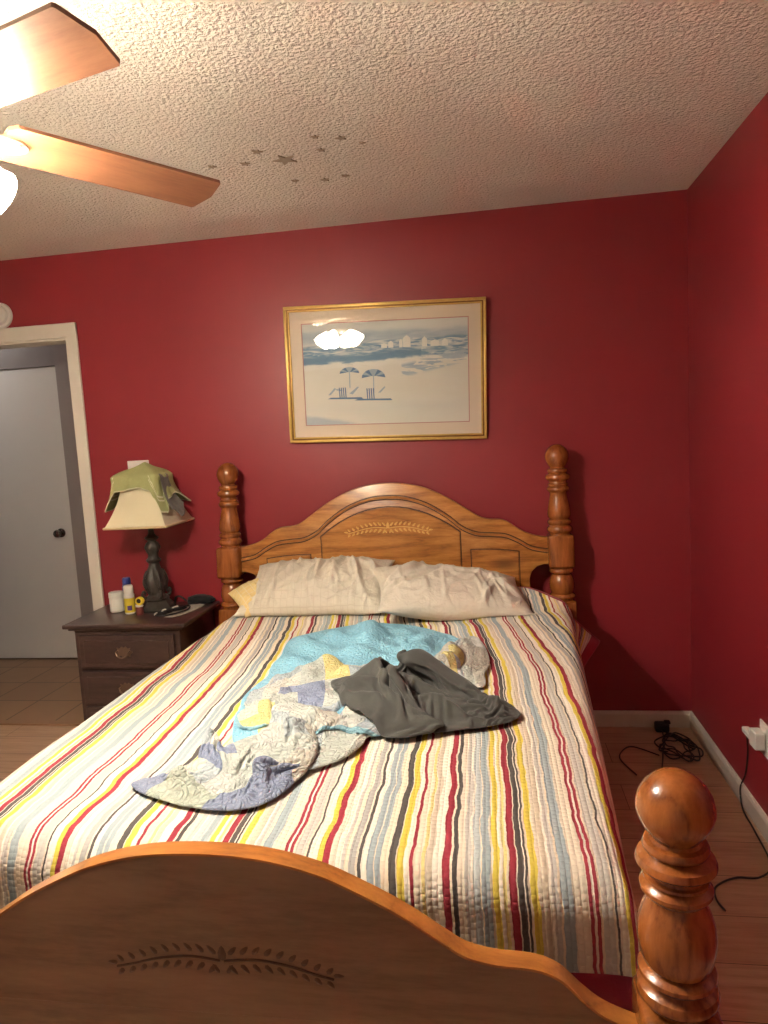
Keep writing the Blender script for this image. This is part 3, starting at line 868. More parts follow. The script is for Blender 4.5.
      -2694,11,10,11,11,12,12,9,6,5,10,11,1,-4,-7,-7,-6,8,12,8,8,7,4,6,7,9,8,9,11,9,2,-2,-1,3,3,13,14,-13,3,-2,-2,0,
      -2648,12,11,12,11,14,17,9,5,6,12,10,1,-3,-6,-7,-10,6,16,11,8,7,5,5,5,7,6,6,9,9,7,-3,-4,-1,0,0,17,-10,5,-3,-3,-2,
      -2602,13,12,13,16,18,10,10,5,7,14,10,2,-2,-3,-3,-4,8,10,5,5,6,7,9,7,6,6,1,1,8,4,1,-5,-2,-3,-3,3,1,4,-3,-5,-3,
      -2556,14,13,15,15,14,5,9,11,20,13,8,5,0,-3,-4,-4,10,8,6,6,2,2,8,8,6,7,2,2,4,0,0,-5,-3,-5,-4,-3,6,3,-5,-6,-6,
      -2509,14,15,16,16,13,10,11,15,16,9,10,6,2,0,-1,-5,4,11,12,10,0,-8,0,10,7,6,4,1,1,-3,-1,-4,-4,-6,-6,-5,5,2,-6,-7,-8,
      -2463,16,16,20,19,16,10,11,13,12,14,14,4,2,0,-1,-2,8,11,8,-1,-3,-1,0,2,6,7,4,3,-1,-6,-1,-2,-5,-8,-8,-5,4,0,-7,-9,-9,
      -2417,17,18,18,16,14,14,14,16,18,22,15,0,-1,0,-1,-1,11,12,8,1,-5,-6,-2,1,1,2,1,1,-2,-3,1,-2,-5,-10,-9,-5,2,-1,-9,-11,-10,
      -2370,18,16,17,17,17,16,15,19,17,16,16,6,2,1,1,-1,10,9,7,2,-2,-5,-4,-1,-3,0,5,2,-4,-6,-4,-1,-6,-11,-9,-6,-1,-3,-11,-12,-11,
      -2323,19,16,18,17,19,18,17,17,17,16,12,8,6,6,4,0,8,7,3,3,-1,-5,-4,-4,-6,-2,2,5,3,-4,-9,-7,-6,-11,-12,-5,-2,-8,-13,-13,-13,
      -2276,19,18,19,22,18,17,15,17,17,18,15,8,5,7,5,3,7,7,5,0,-1,-5,-4,-5,-5,-4,-3,-2,0,-1,-5,-7,-6,-8,-13,-14,-3,-9,-15,-14,-15,
      -2229,21,19,23,19,17,16,16,18,19,21,17,10,6,4,4,4,9,7,5,0,-2,-7,-3,-4,-4,-5,-2,-3,-7,-4,-5,-8,-7,-4,-9,-13,-16,-13,-15,-17,-16,
      -2181,21,20,21,20,14,18,18,20,22,22,17,12,10,6,4,3,5,6,6,1,-3,-7,0,-6,-7,-2,-1,-1,-11,-12,-7,-8,-9,-7,-10,-12,-16,-16,-18,-17,-18,
      -2134,22,20,20,15,20,19,20,21,22,24,19,13,9,6,-1,4,9,10,8,-1,-4,-7,-5,-9,-9,-2,-3,-5,-1,-14,-10,-9,-10,-10,-10,-14,-16,-18,-19,-18,-20,
      -2087,23,20,21,18,18,20,21,23,24,22,18,14,8,1,2,7,14,12,8,0,-5,-7,-5,-8,-7,-8,-10,-8,-7,-8,-10,-10,-11,-13,-11,-14,-17,-20,-20,-20,-21,
      -2041,24,22,20,19,19,21,22,25,23,22,18,12,7,10,4,3,15,13,8,2,-4,-7,-6,-7,-6,-9,-14,-14,-9,-9,-12,-11,-13,-16,-12,-14,-17,-21,-22,-21,-24,
      -1994,25,22,20,18,21,23,23,23,26,24,18,12,0,8,15,4,15,13,9,0,-4,-7,-6,-7,-12,-12,-13,-13,-9,-11,-13,-13,-14,-18,-16,-12,-18,-21,-23,-22,-27,
      -1948,26,24,18,20,23,22,24,22,27,25,18,10,2,5,11,16,21,12,6,-4,-5,-3,0,-7,-16,-19,-17,-13,-12,-10,-15,-15,-14,-17,-21,-14,-17,-23,-21,-24,-30,
      -1901,27,22,21,22,20,25,23,22,24,25,20,12,12,12,13,17,17,11,1,-4,-7,-5,-5,-9,-9,-16,-21,-17,-15,-12,-15,-17,-16,-18,-20,-22,-16,-22,-23,-24,-31,
      -1854,28,23,24,22,22,22,23,24,24,23,21,19,16,16,16,14,11,8,7,-2,-8,-9,-10,-11,-10,-18,-19,-18,-16,-14,-18,-21,-19,-17,-17,-26,-22,-18,-22,-27,-33,
      -1807,29,25,22,23,23,24,25,25,23,24,21,21,18,18,17,18,12,9,4,-4,-10,-13,-13,-13,-11,-15,-19,-18,-17,-15,-18,-21,-24,-23,-18,-24,-23,-25,-24,-25,-34,
      -1760,29,26,23,24,24,26,25,25,25,25,23,23,21,20,18,18,12,8,1,-6,-11,-14,-14,-15,-16,-16,-16,-17,-17,-16,-18,-20,-24,-25,-26,-24,-24,-28,-27,-28,-33,
      -1713,30,25,25,25,25,26,27,27,26,26,24,23,22,21,20,17,13,6,1,-6,-12,-15,-16,-16,-17,-17,-18,-18,-18,-18,-18,-21,-22,-25,-26,-27,-28,-29,-31,-33,-32,
      -1668,31,26,26,26,26,27,28,28,27,26,25,24,23,22,22,18,13,5,1,-7,-12,-16,-18,-17,-18,-19,-19,-19,-19,-20,-21,-22,-23,-24,-26,-27,-30,-32,-33,-34,-34],
     [14,14,14,14,14,14,14,14,14,14,14,14,14,14,14,14,14,14,14,14,14,14,14,14,14,14,14,14,14,14,14,14,14,14,14,14,14,14,14,14,14,14,
      14,16,21,27,31,35,34,33,33,34,28,12,14,18,21,28,30,25,17,21,24,25,33,36,30,23,17,27,26,26,27,25,28,22,30,16,24,30,30,22,17,14,
      14,16,18,24,32,47,53,44,36,36,28,12,15,30,35,36,34,41,30,16,19,20,16,32,30,21,10,14,18,29,34,16,27,35,25,30,16,29,39,36,18,14,
      14,18,19,16,25,42,66,74,59,39,28,16,10,23,42,52,53,40,30,27,18,24,22,14,33,32,22,13,12,17,32,33,18,28,14,26,41,30,34,40,24,14,
      14,19,24,17,22,40,64,84,93,87,79,66,35,29,37,39,38,21,16,16,16,16,32,27,15,24,35,28,22,21,24,31,36,27,35,42,57,47,24,28,30,14,
      14,18,18,31,40,47,60,80,97,106,110,110,90,81,66,42,28,37,51,47,36,19,31,26,30,38,42,45,41,31,39,48,59,74,74,83,75,47,18,16,24,14,
      14,18,24,33,44,53,49,50,56,64,74,85,103,113,106,88,71,74,80,55,39,30,28,39,41,27,45,52,55,55,48,71,86,95,83,55,40,22,29,18,14,14,
      14,18,29,52,71,73,46,28,19,20,23,29,46,80,95,102,107,99,79,53,37,32,30,27,39,33,40,56,63,63,74,86,87,88,59,29,14,21,20,20,26,14,
      14,20,42,67,82,77,42,20,26,38,36,21,13,27,47,56,63,51,33,24,30,42,47,51,47,54,40,42,57,71,84,87,62,63,46,20,14,23,31,15,21,14,
      14,18,28,47,67,75,44,21,31,38,33,21,13,30,20,17,29,24,19,26,36,52,62,67,68,61,53,35,41,68,79,74,59,33,26,28,24,22,23,31,16,14,
      14,22,22,23,41,65,55,32,17,17,16,14,13,32,24,14,32,29,30,42,62,71,73,59,34,23,34,30,42,66,74,56,48,38,17,34,46,39,29,19,28,14,
      14,24,24,17,31,51,53,39,24,18,23,37,46,31,22,14,33,32,41,61,71,59,35,16,28,25,39,61,79,77,63,47,27,28,28,37,65,58,35,14,19,14,
      14,28,24,29,40,54,51,32,14,19,38,60,68,61,37,20,27,32,48,55,49,30,22,17,38,68,83,71,65,69,46,21,22,15,23,36,39,43,40,22,11,14,
      14,33,41,47,57,66,56,36,19,28,48,46,48,70,67,54,44,37,38,41,45,49,55,78,91,102,95,78,45,40,25,23,30,26,18,29,17,21,36,36,21,14,
      14,31,46,50,49,46,38,29,22,27,25,20,20,40,37,31,30,28,35,42,49,70,94,120,123,104,73,50,28,18,29,39,36,32,36,24,28,38,23,26,30,14,
      14,24,35,35,30,24,21,21,21,20,17,16,14,25,22,18,27,28,43,21,36,63,79,102,93,79,45,41,41,21,16,21,27,20,20,31,52,55,38,17,22,14,
      14,17,20,18,16,18,19,19,18,16,17,20,22,22,27,34,35,28,16,22,46,64,72,67,58,56,50,34,45,51,43,27,23,26,36,66,85,68,41,24,17,14,
      14,15,15,15,17,21,22,20,19,18,18,20,28,35,41,48,41,45,51,65,72,68,60,52,46,38,42,47,33,44,52,52,62,75,86,98,111,86,45,20,18,14,
      14,14,15,22,33,41,33,25,27,40,39,25,24,30,38,48,57,67,84,90,70,54,43,36,36,42,29,39,47,32,41,48,60,71,90,118,129,99,49,19,17,14,
      14,15,27,44,52,46,31,28,37,49,45,31,30,36,42,55,72,89,86,59,36,26,19,16,19,31,42,29,32,38,31,31,40,57,73,103,126,100,48,18,16,14,
      14,19,31,44,39,25,24,17,21,28,30,28,28,30,33,38,43,40,32,26,25,23,20,19,20,21,33,42,22,24,28,16,19,31,52,79,105,91,42,16,15,14,
      14,20,26,26,19,25,20,26,34,36,30,33,27,22,22,28,32,24,19,33,51,56,52,46,39,35,36,49,41,16,24,18,25,16,41,73,85,79,33,15,16,14,
      14,16,18,20,27,34,45,47,36,31,54,70,55,33,22,17,18,20,28,43,63,65,66,74,74,73,73,71,51,23,20,28,26,16,44,78,104,76,27,15,17,14,
      14,14,18,24,26,21,18,17,23,51,86,93,80,59,39,26,29,38,28,37,50,46,38,46,66,80,85,78,60,30,17,26,22,16,48,86,111,79,28,15,17,14,
      14,16,17,17,20,29,31,31,33,57,76,70,58,50,42,36,36,32,25,24,20,15,16,19,30,45,56,56,54,40,31,17,18,18,53,93,115,83,31,15,16,14,
      14,14,18,35,53,67,55,39,34,51,53,41,26,23,30,40,53,63,65,51,36,32,25,18,17,21,26,27,24,23,25,29,16,22,60,97,116,83,33,17,16,14,
      14,20,39,61,71,68,45,28,32,32,20,18,21,29,43,59,81,100,102,80,59,45,34,31,34,47,52,42,30,21,16,20,21,25,63,96,111,79,31,20,18,14,
      14,27,49,59,50,36,23,24,29,30,31,41,49,60,74,89,103,103,81,46,30,24,26,39,58,78,90,86,73,55,37,22,18,21,41,62,78,63,25,25,19,14,
      14,31,44,40,33,15,21,35,44,46,46,41,38,46,63,77,83,73,51,31,21,23,29,42,62,81,97,105,104,95,76,46,20,20,18,21,28,34,18,32,21,14,
      14,28,34,34,20,20,40,55,59,57,48,31,21,20,27,35,44,52,59,64,63,61,50,44,39,39,47,71,98,98,86,55,23,25,16,19,25,18,15,34,22,14,
      14,26,25,20,22,49,69,77,74,62,43,20,22,15,19,29,47,72,90,80,61,52,34,35,21,32,33,33,67,84,79,56,27,21,26,29,30,23,16,34,22,14,
      14,23,16,19,51,80,92,88,67,43,25,17,24,29,32,57,81,106,113,82,44,24,18,16,39,51,34,20,33,68,77,59,31,17,22,32,33,24,17,36,23,14,
      14,19,16,31,58,90,86,64,35,23,23,28,35,46,64,76,93,121,130,104,64,32,20,22,47,59,48,35,45,62,76,63,38,21,19,24,35,26,17,36,24,14,
      14,19,17,38,70,96,72,39,18,26,52,69,74,76,68,50,48,85,125,124,101,66,39,27,41,59,69,68,70,78,80,66,46,31,31,20,25,34,15,34,26,14,
      14,16,24,57,90,99,62,27,24,51,87,96,84,52,35,31,19,49,106,117,100,70,41,25,29,34,43,49,55,70,84,74,58,38,29,26,18,33,16,20,27,14,
      14,20,37,71,92,82,47,29,22,49,75,76,58,30,27,39,43,63,110,114,87,48,22,18,17,16,30,35,35,48,74,86,79,56,30,18,29,30,16,17,29,14,
      14,23,47,71,68,40,17,14,26,20,36,41,35,30,40,64,82,102,118,113,82,36,25,40,41,28,32,40,28,28,48,70,82,80,60,28,17,35,16,16,28,14,
      14,26,45,48,30,18,21,26,26,17,15,21,29,34,43,58,78,81,75,67,49,22,17,28,40,40,39,38,28,16,19,27,39,49,52,46,16,24,18,16,27,14,
      14,22,33,23,16,15,25,28,19,16,16,17,21,25,29,39,50,40,27,21,19,17,21,24,22,33,31,25,24,14,17,20,18,19,28,41,23,22,30,29,27,14,
      14,16,21,20,15,20,27,29,18,15,14,15,15,17,18,19,27,22,17,15,17,17,23,25,19,15,15,16,17,15,16,15,19,18,15,17,32,24,30,28,24,14,
      14,19,15,18,18,18,16,18,22,17,14,14,15,16,17,17,17,21,20,19,17,15,16,17,17,16,16,16,15,15,18,21,24,20,18,14,21,29,29,27,13,14,
      14,14,14,14,14,14,14,14,14,14,14,14,14,14,14,14,14,14,14,14,14,14,14,14,14,14,14,14,14,14,14,14,14,14,14,14,14,14,14,14,14,14],
    ),
    'blanket_face': (38, 44,
     [-3120,19,19,19,20,19,20,18,16,13,12,9,9,11,11,14,16,18,19,19,19,19,17,16,15,16,16,16,18,18,17,17,18,19,20,19,19,19,19,20,19,18,18,16,
      -3134,20,20,19,19,20,21,16,11,14,16,5,13,9,17,16,20,18,20,21,16,20,25,21,19,11,15,17,22,12,20,20,17,16,20,20,18,21,24,25,21,22,15,12,
      -3147,20,21,22,20,19,21,17,14,15,15,4,12,15,14,20,16,19,21,22,21,21,21,19,20,17,14,19,27,12,16,19,18,18,20,21,22,21,23,22,23,22,17,17,
      -3158,22,19,22,22,20,21,20,15,16,17,8,7,14,14,19,18,20,21,22,23,22,19,24,16,15,20,21,23,18,16,15,19,21,22,23,23,21,21,23,26,27,17,16,
      -3168,23,22,20,20,22,21,21,18,15,20,12,5,7,14,19,20,21,22,23,23,20,28,20,15,17,18,21,21,21,20,18,18,21,22,23,26,22,22,26,26,23,22,15,
      -3177,21,24,22,20,20,20,22,18,15,23,14,-1,9,17,20,18,21,23,24,22,22,25,15,22,20,19,22,21,18,21,21,21,20,23,24,24,23,25,29,25,26,17,18,
      -3185,20,22,23,21,20,20,23,20,10,22,17,-1,6,15,22,21,23,22,25,24,24,20,19,23,22,21,22,24,10,20,18,23,24,23,26,25,27,25,27,27,27,25,12,
      -3193,19,22,21,21,21,21,21,22,14,17,15,4,7,12,21,22,23,23,24,24,23,26,21,21,25,23,18,19,10,24,20,22,23,24,29,27,28,27,24,24,26,26,19,
      -3200,19,20,21,21,22,21,21,22,17,13,12,10,8,12,21,20,24,24,23,25,24,25,22,21,21,16,25,20,19,13,24,24,24,25,25,25,34,28,24,27,28,29,14,
      -3206,16,22,20,23,22,21,20,21,20,14,5,12,9,16,20,20,24,24,23,23,25,24,23,23,27,11,22,33,24,1,16,30,26,25,25,25,36,26,25,27,32,22,19,
      -3211,12,22,25,22,22,21,19,19,23,14,6,9,12,16,20,20,22,23,24,24,23,24,24,24,28,25,16,25,24,19,-3,36,25,26,25,25,28,34,25,26,31,24,19,
      -3215,17,13,24,26,22,21,19,18,20,15,11,9,14,10,20,21,23,23,23,24,21,27,27,23,28,29,26,8,25,27,10,28,24,21,24,25,26,32,27,26,26,28,21,
      -3218,21,16,12,29,30,12,18,21,15,14,13,13,8,13,18,22,25,23,23,21,20,32,28,26,25,24,19,17,25,23,24,24,24,25,24,25,24,26,31,28,23,27,24,
      -3217,15,24,16,18,29,25,15,17,8,14,15,13,10,17,17,20,21,22,21,21,22,35,26,30,22,21,20,26,28,14,17,26,25,29,25,23,27,27,31,26,27,24,24,
      -3207,14,21,20,17,21,20,21,12,18,14,12,12,11,14,19,19,20,20,22,23,24,30,25,31,21,21,24,25,23,22,16,22,23,25,28,26,27,27,28,26,30,25,22,
      -3195,12,18,24,21,18,13,13,21,18,11,15,12,11,16,16,15,22,21,22,24,25,25,25,26,23,24,23,23,23,22,22,21,20,23,26,24,26,30,28,28,27,27,23,
      -3196,11,17,21,24,21,11,13,17,17,11,14,13,14,15,14,15,21,24,24,25,23,24,25,24,24,24,23,23,23,22,20,25,24,23,24,19,29,28,30,28,27,29,22,
      -3204,10,19,19,20,20,15,16,17,12,12,14,13,12,17,10,19,23,23,25,25,23,25,26,25,23,22,23,25,23,23,22,24,25,24,23,23,27,26,29,28,27,29,23,
      -3211,6,23,20,16,19,15,13,20,14,11,10,15,15,13,19,17,21,24,25,24,23,23,24,31,22,22,22,24,25,23,25,27,25,23,24,22,28,24,27,28,25,31,24,
      -3217,6,21,18,15,19,20,7,16,19,14,10,15,15,18,17,20,21,23,22,23,22,22,25,30,21,23,24,25,25,23,26,30,27,24,22,24,27,24,24,24,25,31,25,
      -3221,8,15,17,17,17,19,18,8,15,18,14,12,15,18,20,19,21,21,20,22,23,23,25,25,23,24,26,24,25,25,27,32,28,24,25,22,24,24,23,25,24,33,23,
      -3225,16,8,16,20,15,14,17,16,13,15,15,15,13,18,20,15,19,20,21,22,25,25,25,22,24,25,27,25,25,25,27,31,26,25,23,25,24,23,26,26,25,32,20,
      -3228,14,14,12,17,18,15,12,17,17,10,14,16,16,19,13,17,19,20,20,23,25,24,26,23,24,26,27,25,24,25,28,29,25,25,25,24,25,24,27,28,26,26,21,
      -3231,11,17,14,14,16,18,16,15,9,14,15,12,18,18,13,12,21,21,22,24,23,24,25,25,26,26,26,25,24,26,27,27,26,25,25,24,25,25,26,30,26,21,23,
      -3233,14,11,18,15,12,15,21,10,12,12,13,10,15,19,11,19,21,21,22,23,24,23,25,27,26,25,26,26,25,25,25,26,26,26,26,25,25,24,24,30,29,21,20,
      -3234,16,10,14,15,18,16,5,19,12,11,12,10,12,16,19,19,20,21,21,23,24,24,26,25,26,26,26,25,25,24,23,25,26,27,28,28,26,23,23,25,28,26,17,
      -3235,11,15,16,12,14,13,12,11,17,12,9,13,13,13,17,20,20,21,22,23,22,26,24,24,27,25,24,26,25,25,23,25,25,25,27,29,28,26,25,23,25,25,18,
      -3234,8,15,18,14,9,10,12,15,12,15,11,11,14,14,13,19,21,22,21,22,22,24,27,22,26,29,21,24,25,24,25,25,25,24,25,27,29,28,24,23,24,25,19,
      -3233,11,13,17,12,10,10,9,15,12,13,14,12,12,12,15,18,21,20,21,22,22,18,31,25,24,26,26,21,23,24,26,26,24,24,24,25,27,28,26,23,22,24,21,
      -3231,7,14,14,12,12,14,12,8,13,14,13,11,11,15,12,17,20,19,20,22,17,23,29,25,25,25,26,23,24,22,24,26,26,24,22,24,25,25,26,25,22,23,22,
      -3229,6,14,12,10,17,13,15,8,7,14,12,12,13,13,18,13,20,20,20,13,20,19,28,25,25,26,25,25,24,24,25,24,24,22,22,23,25,24,24,25,22,24,22,
      -3225,9,13,11,13,10,16,9,12,9,6,10,12,15,11,20,19,17,17,19,20,9,23,23,26,26,24,25,25,23,24,25,25,24,24,22,22,23,23,21,23,24,24,21,
      -3221,5,15,17,14,6,10,10,8,10,8,10,13,12,7,17,16,14,15,19,25,21,15,25,25,25,24,24,24,23,23,24,25,25,23,25,24,20,20,18,24,26,22,20,
      -3216,2,15,21,14,6,7,4,7,10,11,15,9,5,8,13,13,17,15,20,28,19,18,21,24,25,24,24,23,24,22,23,24,24,23,25,24,18,20,20,24,24,20,20,
      -3212,8,9,17,14,5,1,9,11,10,11,11,10,11,5,7,17,14,18,18,20,18,18,23,24,24,24,23,24,22,22,23,23,23,23,23,23,17,23,21,23,21,19,20,
      -3207,15,6,5,9,7,4,7,9,17,12,5,13,10,14,5,14,12,18,12,14,19,20,25,24,23,23,23,25,19,21,23,22,21,22,21,24,15,23,26,21,19,17,21,
      -3203,16,5,3,1,4,9,11,11,9,14,5,9,16,14,0,11,15,17,16,11,15,22,22,26,23,23,22,23,19,21,21,21,21,21,19,21,16,23,23,23,21,16,21,
      -3198,7,6,6,8,7,8,8,9,9,9,9,9,11,11,11,12,13,14,14,15,15,17,20,20,21,21,22,21,21,20,20,21,20,20,21,20,20,20,20,21,19,19,19],
     [-3354,-6,-4,0,2,2,-3,-7,-11,-14,-16,-17,-17,-17,-16,-14,-12,-7,-5,0,3,6,10,11,13,12,11,11,9,8,10,10,7,1,-2,-6,-5,-4,-3,2,5,6,9,11,
      -3343,-6,-1,1,0,1,-1,-8,-15,-14,-12,-18,-16,-19,-16,-10,-8,-5,-2,1,5,-6,16,13,5,15,17,5,5,17,6,7,10,5,-3,-5,-3,-7,-9,-2,3,6,13,15,
      -3332,-5,1,3,4,1,-3,-9,-11,-13,-13,-18,-14,-14,-17,-11,-8,-5,-3,2,5,2,11,11,8,6,16,12,1,15,11,7,7,5,-1,-5,-6,-7,-6,2,-1,5,13,11,
      -3318,-3,1,3,3,2,-3,-6,-9,-11,-11,-15,-16,-15,-14,-13,-9,-3,-1,2,5,9,9,2,16,10,7,11,4,10,10,12,5,1,-2,-4,-8,-3,-2,-2,-2,3,10,12,
      -3304,-1,1,3,4,1,-1,-3,-9,-11,-8,-12,-16,-17,-13,-12,-8,-2,1,3,3,10,12,4,7,15,6,9,9,7,8,8,6,0,-1,-4,-8,-4,-2,-3,0,4,5,13,
      -3289,0,1,3,5,3,0,-2,-8,-11,-8,-10,-16,-13,-10,-12,-10,-4,1,6,4,6,13,2,11,14,10,11,9,3,8,9,5,-2,-3,-4,-5,-4,-5,-4,-1,2,10,10,
      -3274,0,2,3,5,5,1,-1,-5,-10,-9,-10,-14,-13,-12,-4,-9,-5,-1,6,6,6,4,13,8,19,23,10,5,0,4,8,3,-2,-3,-6,-5,-7,-4,-2,-1,-1,4,15,
      -3258,0,2,4,6,5,2,0,-4,-8,-9,-9,-12,-14,-10,-7,-5,-2,1,4,7,6,7,11,11,9,18,21,8,-2,2,7,0,-4,-4,-4,-5,-3,-4,-1,2,0,2,10,
      -3242,0,4,4,6,6,4,0,-2,-7,-7,-10,-10,-11,-10,-9,-6,1,1,4,9,3,8,12,12,8,14,21,-2,5,3,6,4,1,-6,-7,-5,-3,-3,0,1,1,1,8,
      -3226,1,4,4,9,8,5,1,-2,-6,-7,-9,-7,-9,-10,-9,-7,1,3,3,6,7,11,9,13,7,8,8,14,-3,5,8,15,1,-8,-12,-10,2,0,-2,-1,-4,4,10,
      -3209,1,5,7,9,10,6,1,-4,-4,-5,-9,-6,-5,-11,-8,-5,0,2,4,6,8,12,8,7,7,3,14,22,-2,0,10,14,4,-8,-15,-12,0,3,-3,-2,-5,2,11,
      -3192,0,5,9,11,12,8,2,-6,-4,-4,-7,-5,-3,-8,-5,-6,-2,1,5,7,7,12,6,5,7,3,-2,30,16,4,-7,-4,7,8,-5,-11,-8,2,0,-2,-1,-3,9,
      -3175,1,2,11,13,11,9,2,-3,-3,-4,-5,-4,-3,-3,-6,-4,-1,2,6,3,6,0,17,8,7,4,-4,-2,11,14,9,0,2,3,-3,-4,-2,1,1,-1,-1,0,4,
      -3158,0,4,8,16,10,5,9,-1,-1,-4,-3,-4,-2,-4,-2,-3,1,4,3,2,10,0,16,6,7,2,1,2,4,9,10,4,1,3,4,-9,-7,-4,-5,3,6,2,2,
      -3145,5,3,7,17,9,6,4,6,-4,1,-3,-1,-4,-2,-2,1,4,1,5,7,7,2,12,5,3,4,4,4,4,5,10,0,2,1,4,-5,-5,-5,-3,1,6,4,0,
      -3136,4,11,7,13,13,4,7,1,3,1,-2,-2,-1,-3,1,-1,7,4,6,5,3,7,11,5,3,7,6,8,7,3,4,4,-1,-7,-1,-1,-1,-6,0,1,4,3,2,
      -3121,5,9,10,12,11,9,4,5,2,0,3,-1,-1,0,0,3,3,2,4,5,7,13,9,7,6,8,7,7,6,3,2,2,-1,-2,-7,-1,-7,-2,0,2,2,4,2,
      -3106,6,10,10,12,11,9,10,4,1,1,2,2,1,1,2,3,2,2,4,6,9,14,8,9,7,8,6,4,5,4,2,1,-2,-3,-7,-4,-5,-4,3,3,2,5,0,
      -3090,7,10,11,11,13,11,9,8,1,1,2,3,2,1,2,5,3,4,4,7,12,11,11,7,5,9,6,5,3,3,4,5,-1,-8,-11,-4,-4,-3,1,3,2,4,1,
      -3073,8,11,11,12,14,11,7,7,6,4,2,4,3,3,1,3,3,5,8,9,11,12,11,6,7,9,6,5,4,-1,3,6,0,-1,-7,-21,3,-1,-2,-1,1,4,0,
      -3056,8,12,13,13,12,12,9,7,8,5,4,3,5,6,5,3,5,2,6,10,12,12,11,7,8,7,4,4,2,0,4,6,1,-3,-3,-7,-6,-7,-4,-3,0,4,0,
      -3039,10,12,13,15,14,10,11,9,8,5,5,5,4,7,8,1,4,7,8,9,11,12,10,8,7,7,3,4,-1,2,5,5,1,-3,-4,-4,-7,-7,-6,-2,-1,4,-2,
      -3022,10,15,13,14,16,13,11,9,6,6,7,6,7,4,7,4,7,8,8,9,12,11,10,9,6,5,3,2,1,3,3,6,-1,-3,-3,-4,-5,-11,-4,-1,-1,1,-2,
      -3005,9,15,16,15,16,15,9,7,11,7,6,9,7,6,8,7,7,7,8,10,12,12,10,9,6,3,4,1,1,2,4,3,-1,-2,-4,-5,-6,-7,-6,-1,1,-2,-2,
      -2987,11,14,14,17,18,15,7,8,13,10,5,6,8,8,11,8,8,9,10,10,12,11,10,10,5,5,3,4,1,0,1,1,-2,-2,-3,-5,-6,-10,-6,0,1,-3,-1,
      -2970,13,14,16,17,15,13,15,9,8,11,9,7,8,9,11,9,10,10,11,11,11,12,10,9,6,5,4,4,0,0,-1,-2,-1,-2,-2,0,-4,-9,-10,-6,0,-4,-1,
      -2953,12,15,16,17,19,13,12,14,9,10,11,9,11,10,9,10,11,11,12,12,11,10,10,9,6,2,1,6,-1,1,-1,-2,-1,-3,-3,-4,-3,-3,-5,-7,-5,-4,-3,
      -2935,15,14,13,16,21,17,12,12,12,12,11,11,12,10,10,10,13,13,15,11,11,9,8,10,5,2,-3,-3,-2,3,4,1,0,-3,-5,-4,-5,-4,-4,-5,-4,-4,-6,
      -2918,17,16,15,15,16,18,15,13,12,13,13,13,11,10,12,15,16,14,14,11,10,7,8,8,6,2,-2,-3,-3,-3,6,6,-1,-4,-8,-6,-6,-4,-3,-5,-3,-5,-7,
      -2900,17,14,17,17,17,16,17,15,13,13,14,13,12,10,16,17,16,15,14,12,5,10,8,8,5,3,-1,0,-1,-1,4,6,0,-7,-12,-11,-5,-5,-5,-4,-6,-4,-7,
      -2883,19,14,15,18,17,20,15,17,15,14,15,14,13,9,14,18,15,11,12,19,10,7,11,8,5,4,0,0,-1,-1,-1,0,-2,3,-6,-15,-10,-7,-5,-5,-5,-5,-7,
      -2866,16,16,15,19,22,16,18,18,16,14,15,15,14,13,11,11,16,16,14,14,18,9,9,9,4,3,1,-1,-2,-3,-1,-2,-5,-4,2,-7,-12,-9,-8,-5,-5,-4,-8,
      -2849,17,16,16,19,22,18,17,18,16,16,16,14,16,15,14,11,16,15,16,14,15,12,9,9,3,3,1,-1,-3,-4,-3,-4,-4,-4,-4,-5,-7,-8,-10,-6,-6,-6,-6,
      -2832,20,15,16,19,23,21,16,16,15,18,16,15,17,16,18,15,14,14,16,14,15,14,9,7,4,2,-1,-1,-3,-5,-4,-4,-4,-5,-4,-4,-9,-7,-9,-8,-6,-7,-6,
      -2815,21,19,15,19,23,19,21,17,16,15,18,16,14,17,21,11,20,16,14,16,14,14,8,6,4,1,0,-2,-4,-5,-4,-5,-4,-5,-6,-4,-8,-7,-8,-10,-6,-7,-9,
      -2798,18,21,20,19,19,20,21,21,16,17,19,17,14,16,21,18,19,16,14,18,13,11,8,5,2,2,-1,-2,-4,-5,-5,-5,-6,-4,-7,-3,-7,-6,-8,-10,-9,-11,-8,
      -2782,19,21,21,19,19,21,22,21,14,19,21,19,15,15,23,21,19,16,12,18,16,9,8,5,2,1,-1,-3,-4,-6,-6,-5,-7,-6,-4,-8,-2,-8,-9,-12,-8,-12,-8,
      -2765,21,20,21,20,20,20,20,20,19,20,19,19,19,19,18,18,17,16,17,15,15,12,10,7,3,1,-2,-3,-5,-7,-7,-7,-7,-7,-7,-8,-7,-7,-7,-8,-8,-11,-11],
     [35,37,31,29,32,40,48,56,67,75,80,80,72,63,59,55,52,50,49,50,42,31,29,56,46,37,45,58,67,66,63,58,53,46,35,31,29,41,31,40,25,14,14,14,
      33,47,44,40,43,48,52,61,72,73,76,88,93,86,78,73,66,62,62,62,49,52,72,62,61,60,65,80,86,65,61,71,66,52,49,46,66,62,56,54,36,20,14,14,
      32,45,55,53,51,55,58,65,74,76,75,88,95,93,89,85,72,68,70,69,65,63,78,69,75,88,90,92,92,79,64,63,72,68,62,67,66,53,49,52,40,24,15,14,
      32,38,52,64,65,66,69,70,78,83,76,87,96,97,95,94,88,83,86,93,91,105,102,102,102,107,112,105,96,89,78,66,63,72,72,74,57,57,47,49,41,31,22,14,
      31,36,44,58,69,72,76,70,79,88,79,89,99,106,102,104,103,102,106,119,114,113,134,127,138,128,115,106,93,90,84,77,63,60,67,69,60,59,51,55,45,27,19,14,
      31,37,42,49,58,68,75,71,79,91,83,91,105,109,108,108,112,113,114,118,132,134,136,147,147,124,107,99,89,74,73,71,66,55,58,64,63,56,51,52,52,35,17,14,
